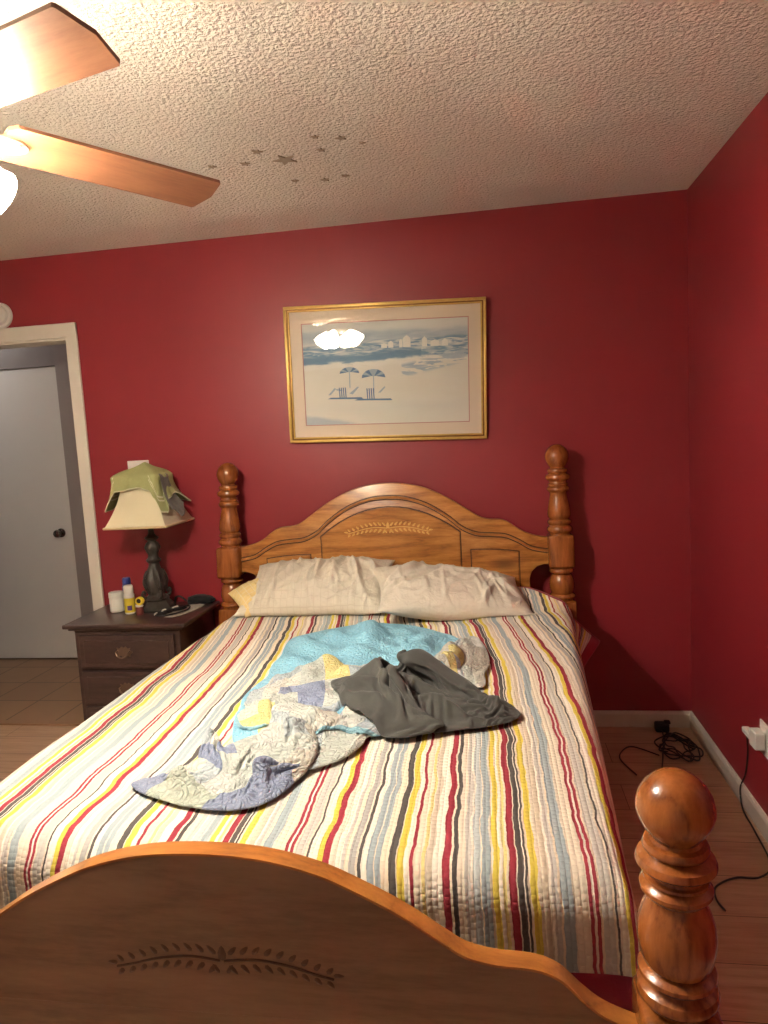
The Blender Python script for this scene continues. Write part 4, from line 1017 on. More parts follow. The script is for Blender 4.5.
      30,36,42,50,58,67,75,74,79,94,89,92,110,121,126,119,117,116,119,122,133,135,153,140,107,94,95,84,77,56,52,63,56,55,59,62,59,68,57,49,52,50,33,14,
      30,36,41,51,60,69,76,79,82,95,89,84,103,122,136,140,137,130,123,122,127,132,131,120,81,70,67,70,61,42,50,57,60,71,74,75,78,74,61,58,56,61,46,17,
      29,38,40,52,64,75,86,89,89,98,90,81,96,114,130,136,131,121,108,97,92,83,101,99,84,73,53,45,33,44,59,60,77,81,80,81,81,75,67,64,56,54,50,33,
      29,41,41,54,68,81,91,94,96,101,92,78,87,106,117,118,113,106,91,79,79,83,88,86,90,78,45,15,10,18,51,80,83,82,80,74,68,80,78,75,72,61,51,36,
      28,46,50,56,72,86,95,96,103,102,92,80,79,90,94,95,98,97,92,91,94,92,86,84,77,66,54,26,11,22,50,94,97,92,88,86,82,78,88,85,86,89,68,44,
      28,39,58,63,69,85,97,96,109,103,87,86,83,74,86,88,92,95,100,102,99,86,86,69,58,52,52,57,49,44,77,118,129,122,112,103,98,90,103,101,98,101,99,72,
      28,34,48,67,70,74,93,102,98,106,86,88,93,76,85,94,92,94,97,93,82,66,59,49,50,50,54,69,86,99,124,141,142,144,140,129,122,114,105,103,101,111,113,100,
      29,47,44,59,74,71,74,95,97,104,85,86,95,82,76,90,89,88,82,70,57,47,49,52,54,58,70,85,89,90,111,124,124,121,105,105,97,120,121,124,121,113,114,109,
      31,48,52,47,66,83,81,77,93,94,94,81,86,95,83,76,84,79,63,51,47,46,57,59,62,75,84,88,88,84,86,93,87,78,76,72,77,77,101,109,112,113,105,97,
      35,46,49,51,60,76,91,85,80,83,92,89,81,86,92,79,70,67,56,48,49,62,68,68,76,86,86,83,81,83,77,73,73,63,59,58,54,62,73,88,104,104,94,84,
      36,50,46,58,59,64,78,92,89,85,81,89,82,77,82,90,78,72,72,72,74,77,77,77,84,85,81,73,66,68,71,74,75,71,64,59,67,79,81,88,97,93,95,67,
      37,54,46,57,66,64,71,76,84,92,83,79,85,80,77,93,95,93,91,88,84,85,83,85,85,78,74,70,67,61,66,78,87,88,79,79,74,87,96,97,98,92,89,66,
      37,58,53,56,66,64,74,83,80,92,87,77,85,89,77,81,92,93,88,82,78,80,83,90,83,70,72,71,76,77,80,86,100,114,117,115,92,112,109,104,103,92,84,60,
      35,59,55,56,68,67,66,83,92,94,88,77,83,89,85,75,74,74,73,74,83,81,81,95,82,70,72,74,76,83,86,88,98,111,129,136,135,131,121,114,105,91,82,62,
      36,56,61,56,62,74,71,70,87,93,91,84,76,80,83,81,75,69,64,70,75,74,78,97,79,73,79,77,80,88,77,83,95,109,121,138,150,141,132,114,102,93,79,54,
      38,44,59,65,60,68,81,77,75,85,88,90,83,71,73,71,56,51,59,62,65,73,80,90,77,74,74,69,77,68,74,80,99,116,123,139,155,152,136,112,91,84,76,43,
      41,51,51,64,70,66,74,88,83,82,78,82,85,75,69,56,46,50,56,59,67,73,78,82,72,72,64,58,59,61,69,77,100,114,118,125,145,147,137,112,90,70,68,38,
      43,62,59,57,71,79,71,76,78,88,77,69,78,79,75,64,50,52,55,62,68,71,72,71,72,72,63,60,56,56,62,78,94,102,106,109,115,119,127,111,92,69,50,30,
      44,55,71,68,64,78,82,84,67,71,79,70,62,61,58,70,68,64,63,65,67,68,68,69,71,74,78,82,86,88,89,89,90,91,90,88,86,86,90,97,87,75,49,28,
      48,52,63,77,70,64,62,76,74,61,67,76,64,56,51,55,64,65,65,65,65,66,67,69,71,74,75,80,85,89,93,99,96,92,89,88,88,87,83,79,83,76,70,35,
      48,67,61,65,74,76,62,56,69,70,59,64,72,62,55,64,66,65,64,65,64,63,61,66,71,71,81,99,105,103,103,105,106,96,89,83,75,70,71,73,72,68,63,50,
      50,66,71,61,57,60,67,59,55,66,67,59,63,72,63,56,62,64,67,71,73,72,59,55,66,71,77,102,124,130,126,119,113,101,93,89,82,75,67,64,63,71,66,58,
      50,55,65,68,53,45,53,66,60,56,65,68,59,63,73,66,61,71,85,96,97,90,64,54,55,66,71,87,110,126,122,117,107,97,91,90,90,86,77,73,68,63,61,57,
      50,61,53,60,59,47,45,54,67,62,56,67,70,58,61,75,79,88,101,109,108,87,72,58,56,60,65,72,81,90,92,94,92,91,91,85,84,86,80,72,66,57,55,51,
      48,63,56,45,55,59,48,47,55,68,64,58,70,71,54,60,76,82,83,84,92,88,68,62,61,61,61,62,63,65,64,60,62,67,77,83,77,78,75,67,60,52,53,53,
      45,51,50,36,44,59,63,47,49,58,72,66,60,58,50,46,49,53,54,55,59,75,76,65,64,63,61,60,62,63,63,58,49,48,53,66,72,78,70,60,54,45,44,45,
      42,52,45,36,38,47,58,64,55,62,68,75,73,72,58,59,64,70,74,77,68,61,75,75,69,66,63,60,59,62,64,65,60,55,52,50,56,72,71,56,52,48,37,34,
      37,43,47,47,39,39,47,60,71,76,68,63,55,61,69,72,64,59,63,74,79,71,68,76,80,76,69,63,58,56,58,59,60,60,59,53,57,75,71,58,60,54,38,30,
      34,33,45,53,50,43,54,57,70,78,74,68,53,46,55,68,68,60,66,76,76,78,76,81,95,94,86,73,62,52,52,54,57,60,61,51,54,73,71,62,68,62,43,31,
      31,30,39,48,52,56,67,72,65,65,60,62,56,42,42,55,64,64,63,73,73,70,75,84,108,111,104,90,73,53,48,49,52,52,57,51,48,67,71,65,75,74,52,36,
      30,28,31,38,52,64,71,78,74,53,45,48,52,50,38,62,69,70,60,53,59,64,70,86,109,115,112,103,87,63,51,45,47,49,46,51,45,60,63,70,79,83,66,49,
      29,29,31,38,51,60,64,63,57,45,36,32,34,34,46,59,51,40,32,32,35,39,46,63,88,98,100,97,89,74,58,44,39,39,36,34,33,37,43,49,65,73,71,66],
    ),
    'blanket_corner': (18, 22,
     [-2138,14,16,16,16,15,13,13,12,12,11,11,10,12,12,13,15,16,15,14,9,8,
      -2159,9,20,25,28,5,10,19,11,10,13,14,10,6,16,17,17,16,14,14,11,12,
      -2178,5,17,23,24,26,6,19,14,8,8,18,13,11,13,15,19,17,16,13,14,12,
      -2195,12,13,15,21,13,25,31,27,2,-3,8,17,16,16,14,21,19,17,17,11,10,
      -2211,15,19,22,12,3,25,21,21,41,17,-15,10,17,21,16,14,22,19,18,15,7,
      -2227,18,18,21,22,18,13,20,16,21,21,27,1,17,14,19,19,22,19,18,16,8,
      -2240,21,19,18,21,23,18,16,15,17,23,49,-10,16,15,18,21,24,22,16,15,15,
      -2250,19,23,18,20,22,20,16,14,21,25,52,-15,15,16,22,22,26,24,18,12,16,
      -2256,18,23,20,19,23,20,16,15,20,21,52,-14,14,21,23,24,28,24,18,14,15,
      -2258,18,22,19,22,23,20,11,22,21,10,54,-10,14,18,24,28,28,25,16,15,16,
      -2256,17,20,25,19,13,25,17,15,18,22,23,15,13,16,25,28,28,26,16,14,16,
      -2248,16,23,20,19,21,11,22,13,13,21,22,10,18,18,26,25,27,26,17,14,16,
      -2236,20,21,15,16,33,2,16,14,11,15,15,18,20,20,19,26,26,24,19,16,14,
      -2222,15,22,20,20,21,14,6,11,14,14,8,12,20,19,27,17,28,22,21,15,12,
      -2207,11,19,21,18,17,18,12,8,11,6,11,15,16,23,10,23,28,20,19,16,11,
      -2193,12,16,20,18,12,12,12,6,8,11,11,16,19,10,12,21,29,19,19,14,11,
      -2180,11,20,12,10,13,10,13,5,2,21,8,18,12,9,14,19,26,19,17,14,10,
      -2166,15,15,14,13,11,10,8,8,6,6,6,8,9,12,14,19,27,20,13,11,10],
     [-2555,-7,-6,-1,-5,-8,-10,-10,-12,-11,-13,-13,-13,-12,-11,-11,-7,-5,3,9,14,15,
      -2535,-12,0,0,-13,1,0,-10,-6,-7,-16,-7,-10,-11,-7,-6,-5,-4,2,7,11,12,
      -2515,-4,4,-2,-2,-9,6,-9,-3,-4,-9,-9,-5,-10,-5,-4,-4,-3,0,6,9,9,
      -2493,1,4,3,3,-8,3,-9,-9,5,1,-5,-5,-5,-5,-2,-1,-4,-1,3,7,7,
      -2470,2,4,4,8,9,-5,-6,-2,-2,4,1,-4,-3,-2,0,2,-3,-3,0,4,5,
      -2447,5,6,7,4,7,5,0,0,4,9,-4,-2,0,1,1,3,-2,-4,-2,0,3,
      -2423,8,8,10,7,6,6,4,4,5,8,0,3,4,3,3,5,-3,-6,-3,-2,0,
      -2397,11,9,12,9,8,8,6,8,9,5,8,2,8,7,5,6,-3,-9,-6,-3,-3,
      -2370,12,14,13,10,10,10,10,9,12,9,11,3,9,9,8,8,-2,-10,-10,-6,-6,
      -2342,13,15,17,12,11,14,11,13,12,7,18,8,9,12,10,10,-2,-12,-11,-10,-9,
      -2315,18,13,17,15,14,18,11,16,16,10,20,12,11,13,12,12,-3,-12,-14,-13,-12,
      -2288,20,15,19,17,15,22,13,14,19,17,21,13,17,14,15,12,-3,-14,-15,-16,-14,
      -2263,17,20,22,19,15,28,23,15,15,20,20,19,19,18,16,14,-3,-16,-17,-18,-17,
      -2239,20,19,23,20,20,23,29,24,19,22,20,23,20,17,23,14,-1,-17,-20,-20,-21,
      -2215,25,19,25,22,23,26,25,26,26,25,24,23,23,24,19,18,-1,-19,-22,-22,-23,
      -2191,28,26,24,25,27,26,26,26,28,28,26,28,26,23,22,21,-1,-20,-24,-26,-25,
      -2166,30,24,29,28,29,27,29,30,31,25,33,28,30,27,23,23,0,-23,-26,-28,-28,
      -2142,29,29,29,30,30,31,31,32,32,32,31,32,31,30,30,25,0,-25,-29,-31,-31],
     [116,123,93,46,37,33,31,33,22,14,14,14,14,14,14,14,14,14,14,14,14,14,
      113,131,141,139,99,57,50,52,41,30,40,25,25,34,31,24,27,26,15,17,21,14,
      80,115,131,149,164,126,110,68,55,43,52,48,35,39,40,29,29,33,30,18,16,14,
      60,78,97,118,137,172,170,128,87,71,59,49,43,45,47,35,28,25,29,29,18,14,
      42,59,73,82,100,123,133,157,155,112,70,54,47,55,53,47,32,24,18,25,28,14,
      33,45,62,73,78,88,104,116,126,132,133,63,42,46,57,52,43,35,25,16,22,14,
      39,39,51,64,71,73,86,101,120,124,129,68,47,41,53,54,47,40,36,25,14,14,
      42,48,45,57,63,64,78,100,123,128,132,69,51,43,54,55,50,43,40,33,19,14,
      41,56,53,55,53,59,76,108,137,133,134,74,56,46,54,58,42,37,37,28,18,14,
      46,45,45,53,49,57,81,121,145,147,124,79,59,46,57,54,40,39,37,25,17,14,
      40,52,40,40,47,70,101,129,138,129,115,86,58,47,58,53,38,38,36,24,14,14,
      32,49,46,37,49,85,114,108,94,79,70,61,52,48,58,52,36,31,31,23,13,14,
      35,32,38,52,73,86,88,82,63,48,45,59,57,54,67,43,30,21,25,23,14,14,
      30,41,36,56,71,56,51,54,59,50,44,48,62,66,55,41,18,14,21,28,19,14,
      32,44,54,64,56,42,37,43,52,60,52,45,50,56,48,26,19,13,21,29,19,14,
      31,39,53,59,53,39,48,57,50,52,63,59,58,55,34,21,16,12,20,29,17,14,
      34,37,40,42,43,51,54,59,60,52,53,57,48,39,32,16,13,12,19,28,17,14,
      37,35,32,29,40,42,47,46,43,44,33,28,33,14,14,14,14,14,14,14,14,14],
    ),
    'blanket_foot': (28, 46,
     [-3464,11,16,17,18,19,19,20,20,20,21,21,21,21,21,22,21,22,22,21,22,22,22,22,22,22,22,22,22,21,21,20,19,17,16,14,11,10,10,8,8,6,7,7,7,7,
      -3456,11,14,17,18,19,18,22,19,22,23,23,21,21,20,19,19,19,20,22,22,22,20,22,20,22,19,22,24,20,19,14,16,14,9,6,9,11,13,15,10,9,2,13,20,16,
      -3437,9,16,16,19,19,19,24,23,23,11,18,16,19,22,21,19,19,19,24,23,21,19,20,19,19,20,23,21,16,17,12,11,10,5,9,1,-1,16,20,16,16,17,14,21,20,
      -3415,7,15,19,22,24,23,20,27,12,10,3,17,8,13,29,30,16,25,26,22,18,20,18,17,17,27,23,18,13,4,14,-2,9,6,13,8,1,11,19,16,23,30,19,18,14,
      -3392,7,11,20,27,30,6,21,29,10,10,2,20,7,9,21,31,25,25,25,19,16,20,17,18,18,21,28,24,13,-3,-19,11,4,13,6,15,16,17,18,11,24,30,23,20,7,
      -3369,6,11,18,30,25,14,5,19,23,13,4,2,23,18,16,16,32,28,22,14,17,15,16,21,22,25,15,23,16,-12,-15,0,13,17,8,9,19,23,22,19,19,20,26,22,5,
      -3349,1,15,19,30,18,15,5,18,9,22,14,3,14,26,20,12,24,26,17,18,15,19,18,24,22,19,13,6,18,3,-8,-14,15,18,9,17,21,18,17,28,21,13,22,14,13,
      -3332,0,17,21,26,16,9,8,12,13,17,16,18,15,11,23,18,20,18,19,19,17,20,21,21,23,21,-9,13,10,7,-11,7,19,15,8,11,24,15,17,20,21,22,16,18,11,
      -3317,-1,19,20,24,22,10,10,6,9,17,19,19,16,6,19,20,19,17,16,21,19,23,15,25,12,20,6,-6,18,3,-11,24,17,16,9,9,22,9,17,22,15,23,14,26,5,
      -3304,0,18,21,25,16,19,11,12,-3,18,20,15,18,5,16,18,17,18,17,19,19,23,17,22,3,17,13,7,4,2,1,25,18,15,12,7,19,2,17,29,19,4,25,27,1,
      -3291,1,15,19,22,17,21,12,16,3,14,15,14,13,16,11,15,16,14,18,19,18,22,15,25,5,4,13,8,11,15,10,15,18,13,2,16,20,6,5,27,8,21,22,23,4,
      -3277,1,9,16,20,20,20,18,17,2,13,15,10,13,16,12,13,14,15,17,18,18,18,13,19,16,18,21,12,6,4,11,5,17,11,8,17,15,15,8,17,4,22,20,20,9,
      -3262,6,-2,14,17,17,20,20,15,9,13,14,14,9,15,13,10,14,15,16,16,17,17,10,18,18,22,19,9,14,9,12,5,8,12,11,10,19,14,12,11,12,16,18,23,8,
      -3245,8,-3,2,16,15,20,20,19,13,10,14,14,12,9,15,9,12,15,16,15,13,15,16,11,17,18,13,19,8,20,21,13,6,12,7,13,-1,16,16,12,13,16,20,22,5,
      -3228,7,3,-5,2,18,21,19,19,17,11,13,12,12,10,12,13,13,13,13,12,11,13,18,10,10,20,19,15,22,9,16,18,16,15,13,-8,6,11,20,18,9,13,18,20,7,
      -3223,-5,10,5,-6,12,20,19,19,16,14,12,11,13,11,13,13,14,14,10,16,2,10,14,11,12,16,18,16,24,23,14,18,12,12,15,8,6,4,18,10,17,15,16,14,12,
      -3225,-8,-1,9,3,7,15,19,18,19,13,16,10,12,10,14,14,13,19,8,19,4,0,16,10,8,7,15,21,25,26,24,20,11,11,12,9,12,13,12,12,13,13,17,20,8,
      -3231,-7,-5,10,6,7,12,12,15,20,14,18,14,9,14,11,16,14,17,11,17,14,-2,6,16,10,4,6,22,22,27,27,20,16,17,12,11,16,2,14,19,14,11,20,20,3,
      -3238,-7,-5,10,4,5,13,11,11,18,13,19,21,16,6,11,14,15,17,12,17,19,12,4,0,16,12,10,5,19,23,27,25,18,17,14,11,15,4,13,25,11,14,16,22,4,
      -3247,-5,-7,9,7,8,10,8,12,15,13,14,20,20,10,8,16,14,16,14,21,16,12,10,3,8,8,16,13,15,20,25,25,19,15,15,9,13,8,14,22,19,17,15,12,11,
      -3255,-2,-7,2,14,6,11,7,11,16,6,14,18,17,16,8,17,14,15,14,22,19,13,11,14,-1,5,15,11,20,22,25,23,21,13,10,12,9,14,17,13,24,23,14,9,13,
      -3264,-2,2,-1,9,9,7,8,10,15,9,9,18,14,10,14,15,18,19,11,19,21,14,13,13,12,1,15,14,14,20,24,25,20,11,13,3,10,19,18,8,23,33,19,6,12,
      -3272,-6,1,12,5,2,6,16,10,10,9,7,17,15,2,16,17,21,21,10,16,20,18,10,16,12,9,6,19,17,17,22,25,23,12,13,14,2,20,12,7,20,33,26,14,4,
      -3281,-1,6,-3,12,6,6,5,14,13,10,5,10,19,0,12,21,21,17,14,17,17,18,18,11,17,8,8,19,15,16,20,33,27,9,2,13,9,12,8,17,21,32,19,22,8,
      -3291,6,4,-3,6,16,9,-1,3,16,12,8,10,14,8,4,19,19,18,13,19,17,16,18,17,16,19,7,11,20,19,25,21,22,11,6,11,11,6,11,16,14,41,21,16,16,
      -3300,10,8,-4,-1,11,15,-1,4,16,11,14,8,12,1,8,17,15,15,15,17,18,18,17,18,19,18,19,8,13,21,20,16,33,17,10,10,15,12,6,13,11,18,39,22,10,
      -3308,9,5,-1,-11,11,15,8,9,16,11,13,10,10,6,8,9,12,13,17,17,15,12,18,24,18,16,19,18,7,12,18,30,19,16,14,15,17,20,20,16,18,9,19,31,6,
      -3316,-4,-3,0,3,11,17,15,12,12,10,9,9,9,8,7,10,10,14,16,18,17,16,16,16,17,16,17,17,17,18,19,18,19,18,19,18,19,18,19,19,18,18,17,14,13],
     [-3879,-19,-15,-14,-13,-12,-11,-10,-9,-9,-8,-8,-6,-7,-6,-5,-5,-5,-4,-4,-4,-4,-3,-3,-3,-1,1,2,4,6,8,9,11,14,15,18,19,19,20,21,21,21,21,21,21,21,
      -3859,-19,-13,-13,-11,-10,-8,-9,-9,-5,-1,-1,-2,-4,-8,-11,-12,-11,-13,-8,-6,-4,-6,-3,-2,-3,5,3,6,9,14,17,17,13,15,19,19,13,17,17,17,19,20,19,13,16,
      -3847,-15,-11,-12,-11,-4,-9,-3,-4,-4,-2,-2,-6,-9,-9,-13,-14,-12,-10,-13,-11,-5,-2,-4,-1,-1,4,13,9,15,19,23,23,20,9,10,15,11,14,14,14,15,14,15,10,16,
      -3844,-12,-10,-8,-5,-4,-8,-8,7,1,-6,-8,-12,-8,-9,-11,-12,-15,-14,-12,-15,-6,0,-1,0,0,13,21,16,20,28,24,24,11,-1,2,15,7,7,10,24,15,5,11,8,20,
      -3846,-12,-8,0,5,-6,-27,2,15,3,-10,-14,-6,-15,-2,-23,-8,-12,-13,-15,-12,-7,2,6,-3,5,22,21,20,26,30,13,8,9,-5,3,17,11,-5,15,32,17,1,10,6,21,
      -3845,-8,-8,-4,5,-17,6,7,6,-7,-11,-13,-14,-7,-16,-8,-18,-9,-10,-16,-7,-5,5,-8,10,18,22,25,22,30,22,6,-11,4,10,2,22,-7,16,11,15,27,9,10,6,16,
      -3835,-2,-9,-5,-14,9,2,-2,-8,-13,1,-8,-14,-17,-6,-8,-10,-13,-12,-14,-4,-1,0,5,14,18,24,17,33,26,11,-2,-3,4,10,4,4,2,22,12,9,17,18,12,9,11,
      -3820,-2,-13,-7,-9,1,6,-15,-14,-11,1,6,-8,-17,-12,-5,-8,-12,-13,-10,-5,2,6,7,18,19,26,17,27,18,-1,7,-1,5,6,5,-6,10,22,13,14,13,11,12,9,14,
      -3803,-1,-13,-9,-6,-19,12,-7,-10,-16,-8,2,6,-12,-12,-11,-6,-11,-10,-8,-3,4,5,13,11,22,29,11,16,7,8,14,-1,3,-1,7,5,6,21,14,11,18,7,9,9,15,
      -3784,0,-12,-9,-10,-13,-5,5,-11,-8,-9,-7,4,-4,-10,-14,-9,-8,-10,-5,-2,4,6,14,12,15,19,19,5,14,9,14,5,-6,1,2,10,12,17,11,10,15,14,5,10,14,
      -3765,0,-11,-8,-6,-12,-9,2,-6,-9,-6,-8,-5,0,-11,-11,-10,-10,-5,-9,-1,5,6,13,7,16,21,19,0,17,-2,7,14,2,-1,7,7,7,17,19,7,16,10,10,6,12,
      -3747,-2,-4,-8,-4,-9,-9,-8,-3,-4,-10,-6,-5,-8,-8,-10,-11,-9,-7,-5,-3,4,5,7,0,14,10,10,7,16,14,12,16,2,5,5,5,11,13,18,11,17,10,10,4,8,
      -3729,-7,5,-5,-5,-3,-7,-10,-7,-7,-10,-8,-7,-4,-11,-11,-12,-10,-8,-4,0,2,5,2,6,5,4,7,12,11,15,6,15,18,9,5,14,4,17,16,8,15,10,7,6,7,
      -3714,-6,6,5,-4,-3,-9,-8,-9,-11,-9,-9,-11,-8,-4,-11,-13,-10,-8,-8,1,4,5,3,10,6,6,11,5,11,9,2,1,18,15,17,6,14,15,18,5,13,7,5,8,7,
      -3699,-4,3,10,2,1,-11,-11,-13,-10,-8,-8,-12,-10,-7,-11,-11,-10,-10,-7,2,7,7,2,8,8,8,8,8,6,11,3,0,8,12,15,17,14,13,10,10,16,2,7,6,8,
      -3678,0,5,10,2,2,-5,-13,-15,-12,-10,-9,-10,-11,-10,-11,-12,-10,-9,-8,2,8,9,3,5,7,7,12,11,6,6,9,-1,6,12,14,13,10,12,13,8,11,5,6,5,7,
      -3655,0,3,11,7,3,-5,-9,-16,-14,-13,-12,-10,-10,-9,-10,-13,-13,-7,-11,1,7,14,6,0,11,9,7,7,6,8,9,7,4,8,11,11,11,8,14,8,10,4,6,6,3,
      -3633,2,3,10,9,4,-6,-9,-11,-14,-16,-12,-12,-11,-8,-10,-13,-13,-9,-11,-2,5,14,10,1,7,14,10,1,3,7,8,12,9,4,10,8,8,15,10,4,7,10,3,7,0,
      -3611,5,3,11,9,4,-5,-8,-10,-9,-18,-16,-13,-11,-10,-10,-13,-10,-11,-13,-2,1,9,10,10,4,8,12,11,1,5,8,6,9,10,4,4,14,15,10,7,-3,8,9,4,-1,
      -3590,8,4,11,11,4,-6,-10,-8,-13,-10,-17,-15,-12,-13,-14,-12,-8,-8,-14,-4,3,4,8,10,9,6,8,15,6,3,9,6,4,6,10,2,6,7,21,3,3,8,8,2,-2,
      -3568,8,9,11,11,5,-7,-10,-10,-12,-13,-12,-15,-14,-14,-16,-12,-9,-8,-13,-3,3,6,5,6,9,6,4,13,12,8,9,7,5,-1,5,10,3,5,14,3,7,9,7,0,-3,
      -3547,10,13,12,15,6,-11,-11,-12,-13,-14,-12,-11,-15,-16,-16,-14,-9,-9,-13,-1,4,7,6,7,6,8,6,3,11,11,12,8,5,-4,-1,18,13,-8,-1,12,7,10,6,-2,-4,
      -3526,11,14,15,17,13,-17,-12,-14,-14,-13,-14,-12,-13,-17,-13,-14,-14,-9,-12,-1,5,6,12,7,5,5,9,6,5,5,12,11,7,2,-2,6,13,-4,-5,7,11,7,7,-1,-8,
      -3505,16,16,11,12,15,-13,-9,-15,-14,-14,-13,-15,-13,-15,-14,-13,-15,-15,-10,0,7,6,10,12,7,4,4,6,8,4,8,20,8,-1,-6,2,13,-8,-7,9,8,1,3,4,-5,
      -3484,22,16,10,11,12,-7,-12,-13,-14,-13,-14,-14,-14,-16,-15,-13,-15,-15,-9,-3,4,7,10,11,9,9,5,4,11,12,11,5,-10,4,3,0,10,-3,-5,1,6,4,1,-1,-2,
      -3463,22,17,11,19,5,-2,-17,-9,-12,-14,-14,-15,-14,-18,-15,-13,-15,-15,-7,-2,2,6,9,11,7,8,7,8,8,10,9,3,-6,6,6,0,6,0,-8,-2,3,3,-1,-2,-6,
      -3441,19,16,14,15,14,0,-15,-12,-11,-16,-13,-15,-16,-17,-17,-16,-14,-13,-10,-2,5,11,11,6,7,8,7,5,10,8,6,0,-2,9,8,7,1,-4,-5,-5,5,-4,-5,-3,-9,
      -3420,19,18,19,18,14,-3,-11,-14,-15,-15,-17,-16,-17,-17,-17,-16,-15,-13,-9,0,7,10,9,9,9,9,8,8,7,5,4,3,2,2,2,3,3,4,1,0,-2,-5,-8,-12,-14],
     [14,14,14,14,14,14,14,14,14,14,14,14,14,14,14,14,14,14,14,14,14,14,14,14,14,14,14,14,14,14,14,14,14,14,14,14,14,14,14,14,14,14,14,14,14,14,
      14,14,24,20,14,16,22,24,25,28,30,34,38,34,31,27,22,18,23,25,23,13,22,28,24,29,21,17,23,25,21,13,15,30,35,26,23,34,36,39,40,33,21,17,23,14,
      14,17,17,27,24,15,22,27,20,26,39,52,63,69,70,64,53,36,18,23,31,25,14,24,26,19,31,27,25,29,38,32,27,32,52,58,45,36,29,28,38,47,40,24,19,14,
      14,27,22,20,34,24,23,36,45,71,87,100,105,93,79,81,69,49,32,17,26,32,25,14,21,21,21,31,15,29,43,61,56,70,87,102,94,77,57,46,35,35,46,33,18,14,
      14,22,34,25,34,39,54,70,74,100,109,98,101,94,67,65,55,45,31,27,17,27,30,16,24,36,19,13,11,24,43,62,84,102,114,112,102,89,76,63,44,32,36,40,28,27,
      14,26,38,20,21,37,65,84,92,101,106,96,80,80,77,51,34,34,36,33,25,15,28,32,33,27,32,16,21,30,48,77,103,121,119,96,84,68,71,73,51,40,26,33,40,31,
      14,33,37,19,10,40,64,72,73,79,82,83,69,57,61,52,30,20,25,19,29,24,15,31,31,13,25,41,32,47,74,101,118,126,111,86,69,58,64,68,62,49,33,28,30,33,
      14,32,37,32,15,39,61,54,51,55,56,58,64,54,38,41,37,27,15,14,19,30,29,18,30,19,23,48,54,67,91,107,118,124,107,80,54,61,68,63,54,42,48,44,42,30,
      14,29,32,40,26,27,53,57,42,33,32,36,50,49,28,24,32,34,26,16,20,25,35,13,24,36,36,61,73,86,104,113,110,114,95,73,46,59,73,73,60,36,47,56,49,28,
      14,27,24,37,39,19,35,50,45,25,23,20,28,38,20,17,19,27,32,17,22,34,28,11,21,49,59,49,76,89,92,104,113,103,89,65,43,51,67,73,67,49,41,50,49,32,
      14,29,18,25,34,19,17,31,37,19,31,28,16,27,28,17,16,17,28,29,20,27,35,14,15,36,47,51,72,77,79,87,93,92,78,57,44,44,56,67,54,62,57,44,50,38,
      14,26,28,17,21,24,19,20,31,15,27,33,20,12,22,25,19,22,19,28,30,21,28,30,22,20,28,37,53,59,65,69,72,73,68,54,55,42,49,58,45,54,61,49,49,40,
      14,16,27,29,28,18,18,17,27,26,19,28,28,15,13,22,28,31,29,20,30,33,20,39,30,18,16,21,37,46,52,49,53,54,54,46,53,50,46,50,55,46,57,63,59,38,
      14,12,21,31,32,35,31,24,23,29,28,19,28,30,16,22,34,29,36,31,20,31,35,27,40,39,30,16,18,37,38,42,34,36,37,35,46,56,60,57,68,47,49,61,68,39,
      14,12,19,30,38,39,41,40,36,38,32,21,31,35,19,27,38,27,25,39,28,19,31,31,23,35,38,34,19,20,37,35,29,22,21,26,38,56,67,79,69,60,62,53,65,45,
      14,14,10,20,26,26,26,36,27,33,33,22,34,39,22,30,40,27,28,44,40,24,17,29,20,13,21,22,27,19,19,31,43,42,31,30,41,49,60,75,57,64,69,65,57,51,
      14,18,12,10,27,32,27,31,22,20,33,22,35,42,25,31,40,28,30,48,50,42,26,28,38,26,23,31,33,32,30,27,30,46,50,46,60,54,48,66,65,55,65,71,66,52,
      14,25,19,11,25,33,35,25,16,18,34,26,32,43,29,32,41,28,28,49,60,59,46,34,44,48,34,28,39,50,51,49,42,38,46,47,56,66,49,55,74,70,63,70,71,49,
      14,26,21,12,28,35,34,26,15,14,33,27,19,25,34,34,43,30,24,46,56,68,66,51,40,54,57,42,34,52,56,51,60,54,48,61,70,71,60,60,67,83,77,62,65,49,
      14,25,22,10,19,32,28,20,22,30,27,27,20,23,32,47,47,34,29,42,43,52,71,69,53,44,54,57,47,49,64,57,53,64,62,57,70,72,77,75,81,88,81,69,55,48,
      14,27,23,12,10,27,27,17,31,34,26,20,20,23,27,45,50,39,35,49,45,41,53,71,70,55,42,47,54,53,58,65,55,59,72,71,65,83,89,91,95,93,83,68,51,44,
      14,28,24,18,8,17,28,15,28,32,26,13,14,21,34,39,48,43,40,55,55,49,42,51,67,70,55,49,64,71,61,60,59,62,78,95,90,86,87,107,101,90,87,70,50,40,
      14,15,25,32,26,17,18,18,26,32,26,13,11,15,35,36,41,40,44,60,60,61,60,47,49,63,75,60,59,69,76,71,65,71,100,118,122,105,97,121,116,93,87,72,54,36,
      14,7,17,37,51,45,27,14,25,33,29,15,10,11,25,33,34,30,42,62,64,62,70,70,57,52,65,82,78,66,74,72,74,94,116,143,153,137,139,149,133,104,90,63,49,33,
      14,9,25,49,66,61,39,22,26,28,31,17,9,10,22,31,31,22,28,54,64,65,65,69,70,63,58,72,86,83,76,75,90,109,131,152,169,160,148,161,163,126,103,70,47,32,
      14,17,31,47,58,44,34,20,26,25,24,25,13,12,26,28,32,20,16,34,49,53,53,53,58,61,63,63,76,89,89,85,95,110,110,122,140,149,139,135,152,135,113,88,53,30,
      14,25,28,23,29,29,26,13,20,24,14,22,19,11,26,24,19,19,15,16,26,35,43,47,53,57,60,60,61,78,91,97,109,117,120,125,132,144,143,134,130,133,110,100,66,29,
